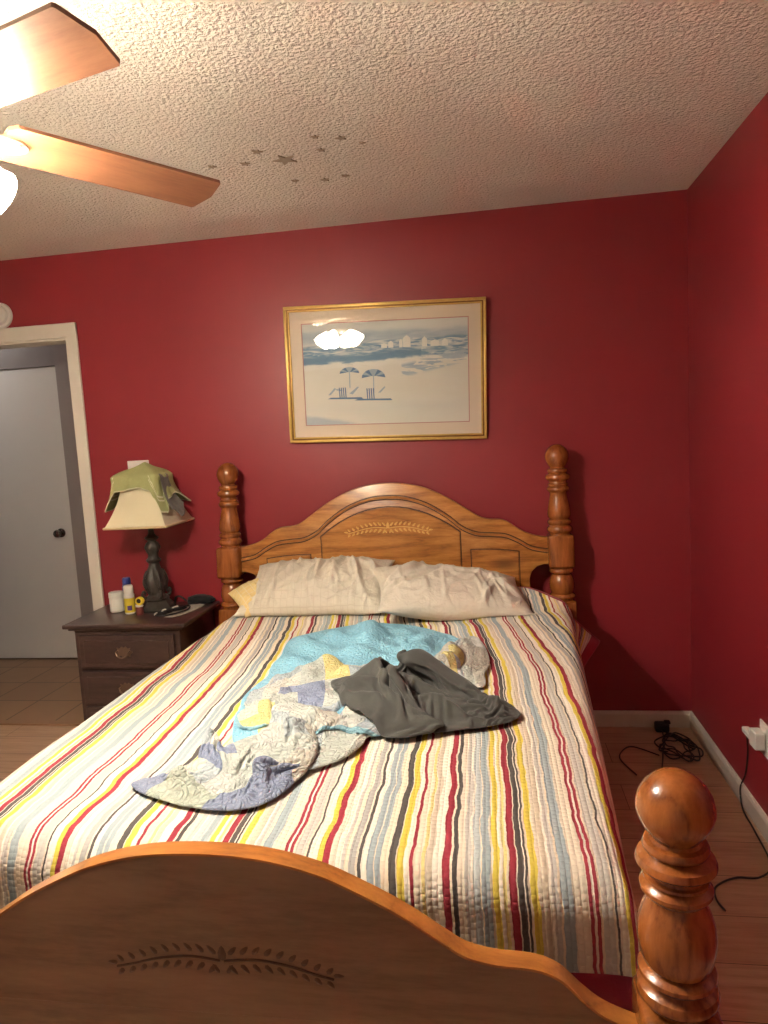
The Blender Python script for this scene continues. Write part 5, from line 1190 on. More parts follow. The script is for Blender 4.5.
      14,14,14,14,14,14,14,14,14,14,14,14,14,14,14,14,14,14,14,14,14,14,14,29,32,34,37,42,45,49,60,72,104,102,102,100,104,118,127,113,115,110,97,84,75,33],
    ),
    'garment': (40, 48,
     [-2263,10,10,11,11,11,11,12,12,11,12,12,12,12,11,12,11,11,12,11,11,11,12,11,11,11,12,11,11,11,12,11,11,11,11,11,11,10,11,11,10,11,10,10,11,10,9,10,
      -2275,19,11,7,8,11,12,15,7,10,14,12,12,11,7,9,11,14,13,11,11,14,13,12,10,13,14,13,12,12,5,8,16,12,13,13,12,8,11,13,10,9,12,12,9,8,12,17,
      -2287,20,14,9,10,8,10,16,8,9,10,11,9,13,9,8,11,14,14,12,11,11,14,15,12,12,15,15,11,10,11,8,15,16,13,13,11,12,11,12,9,10,11,11,11,11,15,17,
      -2298,16,17,13,12,7,12,16,7,8,9,11,8,12,13,7,10,13,14,13,10,8,12,15,14,12,15,18,13,8,12,15,14,16,15,14,12,10,12,13,11,10,8,10,12,16,17,17,
      -2308,9,20,17,15,11,8,15,11,10,2,13,8,10,13,11,4,14,15,13,11,9,10,15,14,14,15,18,17,11,10,17,14,13,14,14,14,14,7,14,14,9,10,10,14,17,19,16,
      -2318,10,15,18,19,14,11,7,15,14,-1,12,9,8,14,8,9,12,13,16,11,11,4,13,16,18,19,14,13,18,17,11,16,17,12,12,11,15,11,12,10,13,11,13,15,18,19,17,
      -2328,16,7,20,17,18,12,9,7,18,6,0,9,12,15,13,6,12,14,15,15,12,4,8,12,20,23,22,14,17,15,20,8,13,12,13,13,9,15,9,14,11,13,16,14,15,21,22,
      -2337,20,12,14,14,15,16,7,13,6,12,1,8,12,14,13,9,13,13,13,15,15,12,14,3,15,22,25,20,20,20,8,13,8,12,12,14,13,7,15,16,14,11,15,18,13,21,24,
      -2345,14,23,14,13,12,15,6,8,13,7,14,3,3,13,17,11,14,12,12,14,16,12,7,19,16,16,23,23,19,19,13,14,6,12,13,10,15,14,19,11,16,12,6,16,23,23,22,
      -2353,7,27,18,8,11,17,18,-5,11,12,11,9,5,9,13,13,14,12,14,15,17,13,-1,16,22,27,23,22,18,14,17,11,13,9,13,12,14,16,15,18,15,8,12,10,21,28,23,
      -2361,6,26,16,4,11,13,31,5,-2,11,11,10,8,2,11,18,19,14,13,13,16,11,-5,15,22,29,26,25,20,15,18,11,11,14,11,15,18,17,13,13,11,10,18,8,18,30,27,
      -2369,9,22,14,1,10,13,25,30,-5,-4,12,12,11,0,11,19,21,16,11,10,16,6,0,12,22,27,29,25,20,18,16,15,13,16,16,12,17,18,16,5,11,16,14,13,19,28,30,
      -2376,12,20,6,1,11,7,29,24,18,-11,6,14,17,-2,7,16,18,16,12,11,17,10,2,12,20,25,29,24,19,21,17,17,13,18,19,18,13,12,17,11,8,14,9,21,24,27,27,
      -2383,12,18,1,0,13,1,37,25,17,-18,19,15,9,-9,3,10,19,17,16,15,17,18,13,9,20,23,25,23,21,19,17,19,16,17,16,19,18,18,9,13,12,11,5,21,29,30,25,
      -2390,8,13,4,1,14,6,21,50,10,-31,13,11,14,16,7,-6,21,17,15,15,17,19,15,14,15,21,22,23,23,20,17,15,15,19,17,17,20,23,17,0,19,13,7,12,29,32,28,
      -2396,5,14,10,2,4,14,10,45,18,-19,-3,9,21,6,14,11,16,14,14,15,16,18,15,15,14,20,23,25,25,21,19,9,14,15,19,19,18,20,18,1,16,14,20,17,22,30,29,
      -2402,7,15,13,4,-1,12,12,33,20,13,-8,-11,12,19,18,11,12,14,15,13,14,17,15,14,17,19,24,26,24,20,16,16,14,11,16,19,21,19,7,10,18,9,22,26,24,27,26,
      -2408,4,17,13,14,-3,6,19,26,3,13,9,-11,7,17,17,20,10,16,17,15,13,14,14,15,18,20,22,23,21,21,15,16,17,18,12,16,23,24,1,12,20,10,14,24,30,28,27,
      -2414,2,29,15,9,6,9,14,15,-14,15,8,6,16,5,18,12,16,18,17,16,16,13,13,15,18,17,19,22,20,18,19,16,16,16,15,18,22,24,16,11,12,16,11,17,29,30,28,
      -2420,10,19,12,10,8,7,19,11,-14,11,8,16,26,3,6,14,22,16,17,14,13,15,15,16,19,17,17,19,19,17,17,20,12,10,18,21,21,21,23,15,6,19,18,18,23,29,27,
      -2425,10,15,7,8,18,14,10,18,-13,-7,17,24,18,0,8,15,19,17,17,19,16,13,17,18,17,18,21,22,17,11,16,19,16,4,18,24,21,15,17,17,11,20,22,22,25,27,23,
      -2430,9,8,5,8,13,17,18,23,7,-8,5,10,16,5,8,7,16,17,17,17,21,19,18,19,18,20,21,22,20,16,11,18,15,6,13,23,24,13,15,13,18,16,23,25,26,27,23,
      -2435,-2,15,11,6,16,19,16,17,11,19,3,-1,-9,4,7,11,16,15,14,17,17,20,21,23,19,20,21,20,21,18,18,17,16,13,10,17,22,17,19,12,16,14,20,25,26,28,25,
      -2440,3,3,29,13,10,15,9,4,13,20,11,-14,-14,12,14,18,11,16,14,13,15,15,20,23,22,23,24,22,21,17,17,17,19,16,12,14,19,17,16,17,17,16,20,24,25,26,25,
      -2444,11,-18,16,23,18,22,24,-15,-2,26,-2,-8,6,14,12,19,17,10,16,14,11,14,13,19,23,22,24,26,26,21,18,19,18,16,12,12,19,19,9,14,17,20,24,24,26,26,22,
      -2448,16,-16,-4,10,31,34,26,3,-33,14,-1,12,13,4,14,24,25,-6,17,16,13,16,14,16,18,22,19,23,26,23,22,20,18,17,14,15,18,18,12,8,15,20,25,28,27,26,22,
      -2452,19,20,-13,-25,32,35,25,13,-51,4,16,15,15,24,4,22,-2,0,15,15,-1,17,34,27,15,18,20,20,22,22,22,21,19,17,16,17,21,18,13,4,17,16,26,27,30,27,22,
      -2456,-3,24,19,-15,11,31,25,5,-47,9,21,17,20,21,18,-26,4,5,13,12,5,-6,14,41,36,29,25,22,19,20,22,20,19,20,17,17,18,20,10,11,13,16,27,25,28,30,24,
      -2460,2,14,0,7,12,21,19,-4,-19,16,24,17,18,23,-1,-21,-7,10,8,9,10,-4,6,15,49,35,34,28,19,21,21,22,18,19,18,18,17,17,8,16,14,19,29,28,26,29,22,
      -2464,9,8,-17,1,21,20,13,-10,15,22,15,17,23,13,-4,-3,-26,-1,3,11,9,10,8,11,22,40,37,34,24,24,24,23,20,17,18,19,18,17,5,14,16,20,28,28,29,30,22,
      -2467,-4,1,-1,-6,19,25,19,-13,46,7,13,19,8,1,20,-6,-21,-8,-5,-1,8,11,17,13,12,21,38,28,37,31,29,25,19,21,19,19,19,17,6,13,16,22,26,30,27,30,24,
      -2471,10,-24,1,5,14,23,27,11,19,10,22,9,2,4,22,15,-11,-13,-17,-15,-1,5,11,16,19,12,21,30,35,41,31,31,18,27,22,18,20,14,9,12,22,24,28,32,22,25,27,
      -2474,19,-25,-7,5,11,27,33,12,10,16,11,17,4,8,16,16,11,-9,-15,-26,-16,-6,6,19,11,14,10,30,32,42,35,31,21,28,27,18,17,14,12,15,21,28,32,32,26,19,26,
      -2477,20,4,-23,-4,17,32,40,7,8,24,2,5,17,16,6,-4,12,6,-3,-17,-25,-18,-8,15,19,4,7,29,34,25,42,32,23,29,27,20,19,18,15,18,19,24,33,36,24,19,26,
      -2480,17,14,5,-1,7,28,19,3,23,19,8,-1,8,7,16,20,4,2,4,-11,-12,-16,-18,-13,20,14,6,7,36,22,39,30,27,27,28,23,21,21,20,18,17,23,27,36,24,22,24,
      -2481,13,9,18,15,16,18,9,5,16,15,21,5,1,11,15,14,14,6,8,3,-4,-5,-23,-17,4,17,12,8,17,27,18,32,28,24,23,23,22,22,20,18,16,16,25,30,19,25,27,
      -2482,15,11,13,13,9,15,23,10,6,17,15,13,13,10,7,2,18,11,5,4,5,7,-9,-1,6,14,13,8,9,17,24,17,30,21,22,21,20,20,19,18,17,14,16,23,14,23,29,
      -2482,12,15,8,14,13,9,18,17,10,11,14,4,5,11,5,10,11,11,8,10,13,17,13,12,9,13,12,7,16,11,20,22,21,22,17,17,17,16,16,16,15,13,13,13,10,20,32,
      -2480,9,9,13,12,13,10,18,8,4,13,14,6,7,7,9,14,17,10,11,8,10,16,16,15,14,13,18,16,18,18,20,4,22,20,16,15,14,12,13,14,13,14,13,13,12,16,31,
      -2476,6,8,10,11,14,16,18,18,14,10,7,6,4,4,6,10,18,12,12,9,10,10,11,12,13,16,17,18,17,17,17,17,16,17,16,17,16,16,16,16,15,15,14,14,12,13,14],
     [-3325,-5,-6,-6,-4,-3,-3,-3,-1,-2,0,0,0,1,2,3,3,4,4,3,4,4,3,4,4,3,4,3,4,3,4,4,4,4,5,4,5,5,5,5,6,5,6,5,6,7,7,6,
      -3314,7,-6,-6,1,-2,-6,-2,4,-2,0,2,-2,0,6,4,-1,4,6,4,2,4,5,3,1,2,1,1,0,4,5,6,3,3,3,1,1,6,5,3,5,8,5,3,8,9,5,-1,
      -3303,6,6,-6,3,4,-6,-3,6,-3,-3,6,2,-1,7,5,2,2,5,5,-1,1,7,3,-1,0,-1,-1,1,1,1,2,3,3,2,2,1,4,6,4,6,5,6,5,7,5,2,-1,
      -3292,-2,13,2,7,8,-3,-3,6,-2,-4,6,8,-2,3,10,4,0,3,6,-2,-7,2,6,-1,-4,-3,-2,2,2,-2,0,1,2,3,4,1,6,4,6,7,6,6,6,5,-2,-2,1,
      -3280,-9,13,8,9,12,4,1,8,-4,-3,7,10,2,-1,7,9,2,-2,2,1,-7,-10,4,1,-5,-3,-2,0,-2,-1,3,3,1,1,3,1,4,8,7,3,9,9,5,1,-1,-10,4,
      -3268,0,3,8,10,10,9,9,9,0,-6,4,11,5,3,-1,4,5,-5,1,4,-1,-12,-2,2,-1,-5,-8,-8,4,0,3,0,3,0,1,5,4,3,7,7,9,9,4,0,-3,-3,-3,
      -3256,6,12,-4,10,9,6,7,13,3,-3,-3,12,8,6,2,-6,7,1,1,3,-1,-11,-14,-9,0,8,-5,-10,-1,8,-4,7,-6,3,3,3,7,4,5,9,7,-3,-1,7,3,-3,-1,
      -3243,5,15,7,0,8,6,3,10,7,0,-4,3,8,1,3,13,5,-2,-2,-2,-1,-3,-12,-13,-10,-4,6,0,0,1,2,-3,6,2,1,2,4,8,9,11,5,-2,-6,2,5,-1,-1,
      -3229,4,16,9,5,1,2,4,8,7,4,0,2,2,5,8,0,-4,-6,-6,-5,0,-1,2,1,-10,-12,-1,4,2,5,2,1,2,1,1,2,4,4,5,19,10,-2,-5,2,-2,-1,-2,
      -3216,1,20,8,3,6,1,1,9,4,5,7,5,-1,-7,12,-8,-9,-7,-5,2,3,1,-16,6,-1,-1,0,3,1,3,2,1,1,3,1,2,4,5,6,7,13,5,-7,-3,2,0,-4,
      -3202,-1,23,8,-6,10,5,3,7,5,4,9,5,-2,-10,3,2,-8,-7,-7,5,4,-6,-18,-6,1,9,7,5,1,4,-1,1,2,1,2,3,4,5,10,6,-4,12,-6,-5,2,0,-1,
      -3188,0,23,7,-7,7,8,4,9,7,3,7,6,0,-6,-5,4,-4,-6,-12,-1,5,-11,-16,-7,4,6,11,5,-4,2,5,2,5,1,0,2,2,8,14,-4,-7,11,4,-2,0,-6,3,
      -3174,3,26,0,-7,7,5,9,3,18,5,8,4,2,-5,-1,3,-9,-8,-13,-12,4,-5,-17,-5,6,5,10,-2,-6,1,6,2,0,3,4,4,5,3,8,6,-9,2,7,9,0,-4,-2,
      -3160,6,25,-3,-6,10,-1,15,3,15,-7,21,13,3,-5,-8,-11,-9,-6,-6,-9,-3,-2,-4,-10,4,6,2,-7,-1,4,4,2,1,2,2,5,10,3,-4,13,-5,0,5,7,1,-4,-1,
      -3146,2,24,0,-5,8,-2,12,18,8,-15,9,18,21,6,-2,-17,-9,-6,-7,-7,-7,-4,-6,-5,-2,-1,-6,-3,5,5,1,-1,4,1,0,6,9,5,0,-12,14,4,2,-1,-5,2,6,
      -3131,-1,22,2,-4,12,-1,2,20,19,-13,0,8,6,21,16,-10,-17,-11,-9,-8,-7,-7,-6,-3,-3,-4,-3,5,5,4,0,-2,-5,-4,2,7,4,1,11,-12,4,15,3,2,-2,0,3,
      -3117,3,16,2,-2,14,2,4,7,19,6,-3,-1,-1,13,30,4,-21,-13,-7,-10,-9,-9,-8,-6,-4,-2,2,6,4,1,-3,-3,-3,-4,-2,5,2,1,9,-4,-1,8,9,3,3,1,0,
      -3102,1,10,8,-1,10,16,5,-5,5,13,13,-4,1,0,30,9,-20,-8,-6,-8,-8,-9,-9,-8,-4,-2,0,-2,-3,2,-10,-5,3,7,-1,0,6,2,6,3,-3,-1,5,5,7,3,0,
      -3088,0,10,2,7,10,20,12,-15,-5,12,16,20,10,-16,-4,14,-10,-6,-5,-4,-4,-6,-6,-8,-9,-8,-6,-6,-7,-3,-5,-3,1,16,5,-3,2,6,5,4,1,-2,2,5,5,4,2,
      -3073,6,1,10,14,8,10,21,-19,-7,12,25,15,7,-15,-22,14,9,-7,-14,-11,-7,-5,-4,2,-5,-7,-8,-6,-9,-7,-4,0,-2,5,11,2,-1,5,4,6,-2,1,3,7,7,2,-1,
      -3058,10,4,9,16,9,-11,18,6,-9,-12,6,1,24,-10,11,17,11,-4,-3,-17,-16,-10,-10,-8,-7,-7,-5,-5,-5,1,-3,-3,0,-3,0,3,5,-3,6,10,5,2,6,3,4,1,2,
      -3043,12,18,12,10,-9,-17,16,29,5,-23,-16,-12,13,33,14,28,4,-3,-11,-10,-16,-16,-11,-10,-11,-10,-8,-6,-7,-3,7,-1,-2,-4,-2,2,5,-3,4,6,4,9,4,4,4,3,-1,
      -3028,13,8,7,11,5,-11,-8,35,18,-11,-12,-12,8,30,22,27,7,-9,-8,-11,-17,-19,-18,-9,-12,-12,-11,-8,-5,-2,1,3,-2,-5,-1,4,0,-3,4,7,0,2,6,5,5,3,3,
      -3013,11,-6,-1,11,24,8,-16,2,24,12,3,-9,5,27,25,27,12,-6,-9,-12,-15,-19,-20,-27,-12,-11,-8,-9,-10,-7,-2,1,-2,-6,3,7,2,-7,-2,10,-1,0,4,5,5,6,5,
      -2998,10,3,-10,6,22,22,-9,-21,1,20,20,-5,19,29,29,27,3,9,-5,-11,-16,-16,-23,-25,-34,-16,-11,-8,-7,-9,-9,-3,-3,0,5,3,3,3,-11,2,5,3,2,3,6,7,5,
      -2982,9,15,-11,-4,11,12,13,-8,-12,12,10,15,21,26,36,21,-3,-9,5,-9,-4,-4,-13,-23,-32,-31,-20,-17,-13,-9,-5,0,-1,-1,1,3,0,8,-4,-8,6,5,4,3,5,5,2,
      -2967,10,13,-1,-6,13,7,11,2,-14,-9,27,17,25,27,37,12,-25,-13,-6,-2,-3,-2,2,-4,-18,-35,-21,-21,-21,-19,-13,-4,0,2,6,6,2,2,0,-9,-1,3,3,4,7,3,6,
      -2952,-6,6,22,-1,11,10,10,3,-13,-10,21,26,33,25,22,-17,-16,-4,-10,-8,-12,2,-4,-3,0,-8,-15,-18,-22,-22,-19,-14,-5,2,6,7,4,2,-13,-4,-1,0,1,5,4,6,9,
      -2937,-6,-4,17,20,9,6,10,7,-13,-6,18,30,35,36,-1,-30,-16,-7,-10,-6,-9,-4,-8,-11,9,0,-3,-6,-20,-19,-21,-18,-10,-3,1,3,9,2,-18,-1,-3,1,-1,4,8,7,6,
      -2921,-7,9,6,13,8,17,5,7,-18,-2,21,32,28,31,-4,-22,-14,-12,-10,-7,-11,-5,-10,-14,-2,13,-1,-6,-14,-11,-8,-19,-14,-7,-3,1,5,0,-22,-2,-1,2,0,4,8,6,4,
      -2906,-7,15,11,8,1,20,12,-10,-12,11,23,34,15,18,0,-18,-23,-15,-8,-7,-9,-10,-8,-11,-7,1,-1,-4,-6,-8,11,-14,-21,-4,-3,-2,0,-5,-21,-5,3,0,-1,1,4,9,8,
      -2891,-3,7,16,12,-3,13,15,-11,-8,21,25,24,12,19,2,-18,-27,-21,-7,-10,-12,-10,-14,-4,-7,-11,-4,-5,0,-1,14,-8,-21,-2,1,-5,-2,-10,-21,-10,4,6,-5,4,1,4,14,
      -2875,2,2,16,16,0,5,13,-12,-6,21,26,22,13,0,-5,-2,-12,-17,-17,-16,-13,-14,-18,1,-11,-15,-11,1,11,7,2,-3,-20,-3,3,-13,-1,-11,-16,-10,1,9,0,0,3,1,13,
      -2860,4,3,18,24,9,-3,-1,-12,-2,14,24,20,4,5,-1,7,-19,-16,-18,-19,-15,-16,-17,-9,1,-18,-18,-3,11,9,7,0,-16,-7,-3,-6,-7,-6,-9,-10,-3,12,2,1,-6,3,13,
      -2844,3,8,9,18,16,5,-13,-6,5,10,17,18,13,1,13,5,-20,-22,-19,-21,-17,-17,-17,-16,-1,-7,-20,-16,1,3,6,7,0,-4,0,-3,-3,-4,-7,-10,-11,1,5,1,-5,0,14,
      -2828,6,8,10,8,7,12,-4,-4,10,13,3,14,21,21,16,17,-17,-29,-21,-17,-18,-19,-11,-21,-8,-9,-14,-16,-10,-3,-5,7,3,-1,2,-4,-5,-6,-9,-9,-11,-7,-1,1,-7,3,13,
      -2813,14,7,9,10,8,5,2,4,14,10,9,12,18,23,24,20,-9,-23,-20,-14,-8,-10,-9,-21,-23,-12,-16,-18,-14,-7,-1,-6,4,-6,-6,-6,-7,-8,-10,-9,-11,-10,-8,-2,-9,0,9,
      -2797,21,8,10,11,8,4,10,10,16,11,14,14,18,23,20,16,-4,-18,-17,-13,-7,-4,-11,-15,-20,-17,-16,-22,-8,-17,-4,-5,-7,-3,-10,-9,-10,-10,-11,-12,-12,-12,-13,-11,-11,-1,5,
      -2781,18,24,9,6,15,15,2,15,22,14,13,18,16,19,19,7,-4,-13,-13,-18,-17,-13,-12,-11,-13,-16,-10,-11,-8,-10,-11,-14,-6,-7,-11,-12,-13,-13,-14,-13,-13,-13,-13,-13,-13,-9,5,
      -2766,18,18,17,16,13,11,7,7,13,17,18,18,19,19,18,16,-3,-15,-15,-17,-17,-17,-16,-15,-14,-12,-8,-8,-9,-9,-9,-10,-10,-10,-11,-10,-11,-11,-11,-11,-13,-12,-13,-14,-15,-14,-14],
     [14,14,14,14,14,14,14,14,14,14,14,14,14,14,14,14,14,14,14,14,14,14,14,14,14,14,14,14,14,14,14,14,14,14,14,14,14,14,14,14,14,14,14,14,14,14,14,14,
      14,22,29,32,22,22,32,33,20,18,19,18,27,34,23,19,29,30,27,28,30,30,30,31,32,32,33,33,36,38,26,17,18,17,18,23,30,21,15,26,27,16,19,28,21,14,14,14,
      14,25,37,50,42,34,43,43,30,32,41,32,36,41,32,26,25,29,23,21,24,25,23,24,26,26,27,30,30,37,42,32,29,28,26,22,27,32,23,15,26,27,18,20,29,23,14,14,
      14,31,40,58,60,49,50,57,43,47,59,55,50,58,58,47,46,52,54,50,52,58,57,53,52,50,51,53,46,35,37,44,42,40,38,33,28,32,32,23,17,25,28,18,22,30,22,14,
      23,37,47,60,70,72,62,62,54,61,75,72,64,70,80,78,71,75,83,83,82,88,94,89,84,78,73,69,60,48,33,34,41,35,31,30,21,22,30,31,24,17,21,16,15,27,31,14,
      49,49,50,63,67,83,83,71,65,69,85,90,81,81,86,99,101,103,112,114,113,114,110,106,98,89,80,67,51,48,44,27,27,27,31,35,24,18,19,18,31,27,21,21,14,16,29,14,
      66,77,63,62,70,77,93,90,76,75,85,97,94,87,91,102,116,121,123,119,116,113,101,92,85,76,67,57,40,30,42,42,29,37,41,39,37,24,21,14,21,37,39,36,25,14,15,14,
      73,94,88,77,75,82,85,97,95,81,83,99,108,104,110,119,120,116,112,107,100,97,94,90,74,60,50,39,27,23,27,46,47,36,46,42,39,38,26,20,21,30,45,46,39,21,13,14,
      73,98,102,104,94,95,103,90,87,93,87,91,101,113,113,112,99,94,93,93,92,92,89,79,71,58,41,25,25,39,41,50,51,37,36,44,36,34,38,36,35,32,41,47,35,31,19,14,
      68,96,96,116,124,113,112,107,91,85,95,98,100,103,92,93,83,79,79,78,78,78,73,68,59,49,46,30,20,32,48,38,47,50,37,35,35,26,34,47,52,47,46,49,32,25,28,14,
      72,100,97,114,138,143,128,119,106,90,84,94,97,93,80,73,67,63,65,65,68,69,59,57,47,38,34,26,21,29,42,44,37,46,48,37,32,32,27,41,58,62,53,51,38,19,20,14,
      80,109,103,121,149,160,135,131,114,98,84,81,87,86,71,61,60,59,58,53,52,54,50,43,35,30,22,19,28,42,52,51,46,41,47,47,36,29,31,39,63,76,68,58,44,22,13,14,
      88,118,112,143,167,165,144,127,131,102,91,81,80,79,67,65,58,51,46,39,33,35,35,28,23,24,18,24,39,54,64,62,61,56,58,58,50,31,43,52,69,86,80,63,48,32,17,14,
      96,125,118,151,180,188,171,129,133,116,116,105,100,91,75,60,48,38,30,22,17,13,12,19,12,15,22,36,54,63,58,65,63,61,60,54,48,34,39,62,72,89,85,62,45,32,28,14,
      99,130,121,154,184,200,184,140,145,133,112,79,80,94,87,73,59,48,41,34,27,21,18,17,20,25,35,52,68,66,66,56,50,57,53,48,46,39,42,59,80,85,86,61,34,17,14,14,
      103,136,124,150,174,189,182,142,156,133,109,77,57,64,73,72,69,61,59,57,52,47,46,44,44,46,55,68,74,73,72,67,53,47,38,33,31,41,54,65,83,88,83,66,41,17,15,14,
      114,147,129,138,161,175,173,141,167,141,117,93,64,46,38,45,73,59,60,62,65,64,65,65,66,68,73,77,77,71,64,61,57,52,39,35,39,41,50,66,84,81,71,58,43,22,23,14,
      122,154,144,133,142,151,159,148,177,119,97,82,53,33,33,47,78,77,74,71,70,69,69,70,72,77,78,75,67,57,49,44,41,39,36,40,51,50,41,61,80,82,66,48,33,25,23,14,
      121,152,157,146,137,139,146,166,160,86,52,50,48,44,51,79,99,105,99,91,85,79,74,69,65,65,63,59,49,39,32,27,25,26,28,34,40,37,33,47,68,83,74,52,31,23,20,14,
      126,158,148,154,148,135,140,156,137,78,28,33,56,78,91,113,133,136,128,119,110,102,95,88,77,69,62,53,43,32,23,19,17,25,36,39,39,40,32,43,58,77,73,61,39,24,18,14,
      132,151,142,134,140,139,121,130,114,73,40,50,76,102,116,126,143,124,119,113,113,110,106,103,97,90,81,72,62,48,30,23,22,26,46,55,57,58,47,56,64,74,69,61,49,38,32,14,
      118,135,127,123,132,127,97,85,90,62,47,71,103,133,133,143,112,100,93,92,92,95,97,97,96,92,86,78,68,57,44,30,25,23,42,56,59,56,40,50,64,65,62,54,45,37,30,14,
      101,112,108,107,104,89,70,55,63,69,64,84,110,135,148,120,90,80,75,70,69,71,74,78,81,80,78,72,63,51,43,39,30,22,32,49,57,52,35,36,54,61,53,42,34,25,18,14,
      84,102,108,84,69,57,48,45,68,91,95,99,125,142,135,112,92,75,85,76,64,60,59,61,61,66,72,75,73,67,56,47,40,36,33,37,50,50,34,38,45,55,62,50,41,33,25,14,
      84,104,103,74,58,56,54,52,81,115,114,121,136,127,108,96,91,97,100,98,81,67,62,54,46,46,50,56,63,68,70,68,63,57,49,37,35,36,31,46,56,61,64,57,49,40,33,14,
      94,107,102,73,60,71,77,61,86,120,127,124,135,129,107,96,111,125,124,131,123,106,80,68,53,47,43,36,37,44,52,57,59,56,48,43,34,27,30,45,63,61,61,56,49,41,33,14,
      99,113,117,87,62,56,69,59,83,114,140,129,122,124,119,120,140,148,142,156,159,146,127,99,74,63,46,43,32,27,28,33,36,36,32,31,33,28,33,49,64,62,47,42,35,29,21,14,
      100,121,127,112,80,59,61,58,91,126,154,139,117,110,133,149,162,175,162,163,173,166,146,128,103,87,72,51,41,31,26,24,24,24,23,24,27,31,36,48,66,68,51,44,36,27,21,14,
      110,134,133,114,92,67,52,64,100,138,154,142,120,124,143,168,181,188,181,169,173,181,161,149,137,119,107,87,67,50,40,37,36,36,37,38,41,40,43,49,64,74,65,58,50,40,33,14,
      125,144,129,99,81,75,64,87,127,148,131,126,134,154,169,184,203,196,182,171,169,178,172,167,163,153,137,119,100,82,64,54,45,39,39,41,44,45,50,52,65,75,61,52,44,39,32,14,
      138,157,136,105,80,71,70,103,151,148,120,118,145,171,188,199,206,205,201,185,175,168,166,166,177,173,157,139,119,104,92,76,62,50,46,44,48,53,58,57,66,77,62,46,40,30,22,14,
      146,163,153,123,95,83,93,123,162,129,126,128,152,177,182,178,180,192,202,206,195,181,169,161,162,169,165,146,134,124,114,99,87,71,63,57,57,60,63,62,72,79,70,58,53,31,15,14,
      152,157,165,137,108,100,126,157,141,108,118,140,158,156,157,157,143,159,184,203,212,201,187,175,168,162,164,160,152,148,130,119,110,93,83,77,73,72,70,66,75,78,61,59,61,42,15,14,
      157,154,169,154,121,104,110,145,123,97,108,128,136,136,148,136,118,125,147,174,195,211,207,195,185,179,171,166,168,167,159,145,132,118,108,97,90,88,86,82,82,81,63,54,55,38,14,14,
      161,175,173,160,138,120,110,120,101,104,99,111,125,135,127,133,130,117,126,142,161,184,204,203,200,199,191,186,183,177,165,159,148,138,125,112,103,95,90,86,84,85,76,62,56,35,13,14,
      166,178,166,162,152,140,129,116,97,100,86,89,96,96,95,96,98,113,118,125,140,159,181,180,196,212,209,202,195,188,178,165,155,142,127,114,106,99,95,94,92,91,85,76,66,37,16,14,
      169,176,163,152,144,130,119,117,104,87,79,74,70,73,69,68,79,90,105,121,139,156,172,180,196,204,202,195,190,182,171,156,145,132,123,117,111,107,104,101,98,94,87,80,68,39,15,14,
      166,171,156,136,133,126,108,104,109,101,87,84,74,75,78,66,68,87,102,118,136,148,150,153,165,172,173,173,176,166,163,150,144,135,123,117,111,105,100,93,86,79,72,64,56,38,14,14,
      158,149,140,123,112,117,112,110,109,93,96,93,85,82,77,68,51,66,83,98,108,111,110,100,95,100,103,113,127,121,120,124,98,93,82,77,72,68,63,57,51,45,39,33,28,23,13,14,
      137,119,100,95,92,84,87,80,49,49,60,54,54,53,49,45,44,48,55,62,70,73,70,61,44,31,33,44,61,62,42,44,45,25,22,14,14,14,14,14,14,14,14,14,14,14,14,14],
    ),
    'garment_panel': (21, 32,
     [-2661,11,11,11,12,12,13,12,14,13,15,14,16,16,16,16,16,17,17,17,19,19,20,22,21,22,21,21,20,19,19,19,
      -2668,4,15,8,14,21,12,10,14,16,18,17,17,17,18,17,17,18,19,19,17,19,19,21,23,22,19,20,23,19,20,19,
      -2675,10,10,10,10,23,19,14,17,17,15,17,17,18,18,19,18,17,18,20,21,19,20,20,21,24,20,19,20,25,22,16,
      -2682,11,19,16,9,13,18,18,17,17,18,18,19,18,19,19,19,18,19,19,21,20,21,20,21,22,23,20,21,26,22,15,
      -2689,8,18,19,26,13,11,16,18,19,18,20,20,20,20,19,19,19,19,18,24,20,21,21,20,23,22,21,22,25,25,14,
      -2696,8,20,18,10,17,27,20,19,20,20,20,21,20,20,21,19,20,20,23,23,17,21,20,22,22,22,22,23,25,24,16,
      -2703,9,20,20,15,16,23,20,23,23,21,21,21,20,22,20,19,22,21,22,23,20,17,17,24,22,25,23,23,24,23,20,
      -2710,11,19,22,19,16,20,22,19,25,23,22,21,20,21,23,17,23,19,21,24,21,15,14,25,23,26,22,22,24,26,17,
      -2716,12,19,22,20,18,21,19,21,20,25,21,21,22,19,21,19,19,16,24,30,21,10,12,27,22,22,20,30,22,21,18,
      -2722,11,19,21,21,21,21,21,20,20,21,23,22,21,18,18,21,19,25,21,16,34,2,15,23,22,18,24,24,27,19,16,
      -2728,13,19,20,21,19,23,21,22,21,21,22,21,20,20,21,16,17,23,21,18,20,23,7,20,26,17,20,23,23,23,14,
      -2735,15,20,20,20,20,21,23,21,24,21,20,22,21,20,21,7,14,25,20,19,25,23,18,9,20,15,23,19,26,22,13,
      -2740,15,20,19,20,23,19,22,22,23,22,21,23,22,22,18,2,28,15,16,20,33,19,17,13,8,15,19,22,25,18,17,
      -2746,17,20,20,20,22,20,20,21,24,24,19,18,24,26,19,1,41,11,18,27,22,16,7,12,16,6,21,28,16,24,10,
      -2751,16,22,21,19,23,20,20,20,22,23,21,19,19,22,16,19,32,25,27,8,0,2,19,19,20,16,15,25,17,18,17,
      -2755,16,23,21,20,22,21,21,20,21,21,20,20,21,14,14,34,20,22,30,2,-27,9,20,24,33,20,19,20,19,15,18,
      -2758,17,20,25,19,21,23,21,21,21,23,20,21,18,16,27,12,21,17,21,20,-22,12,30,13,24,24,8,24,23,16,8,
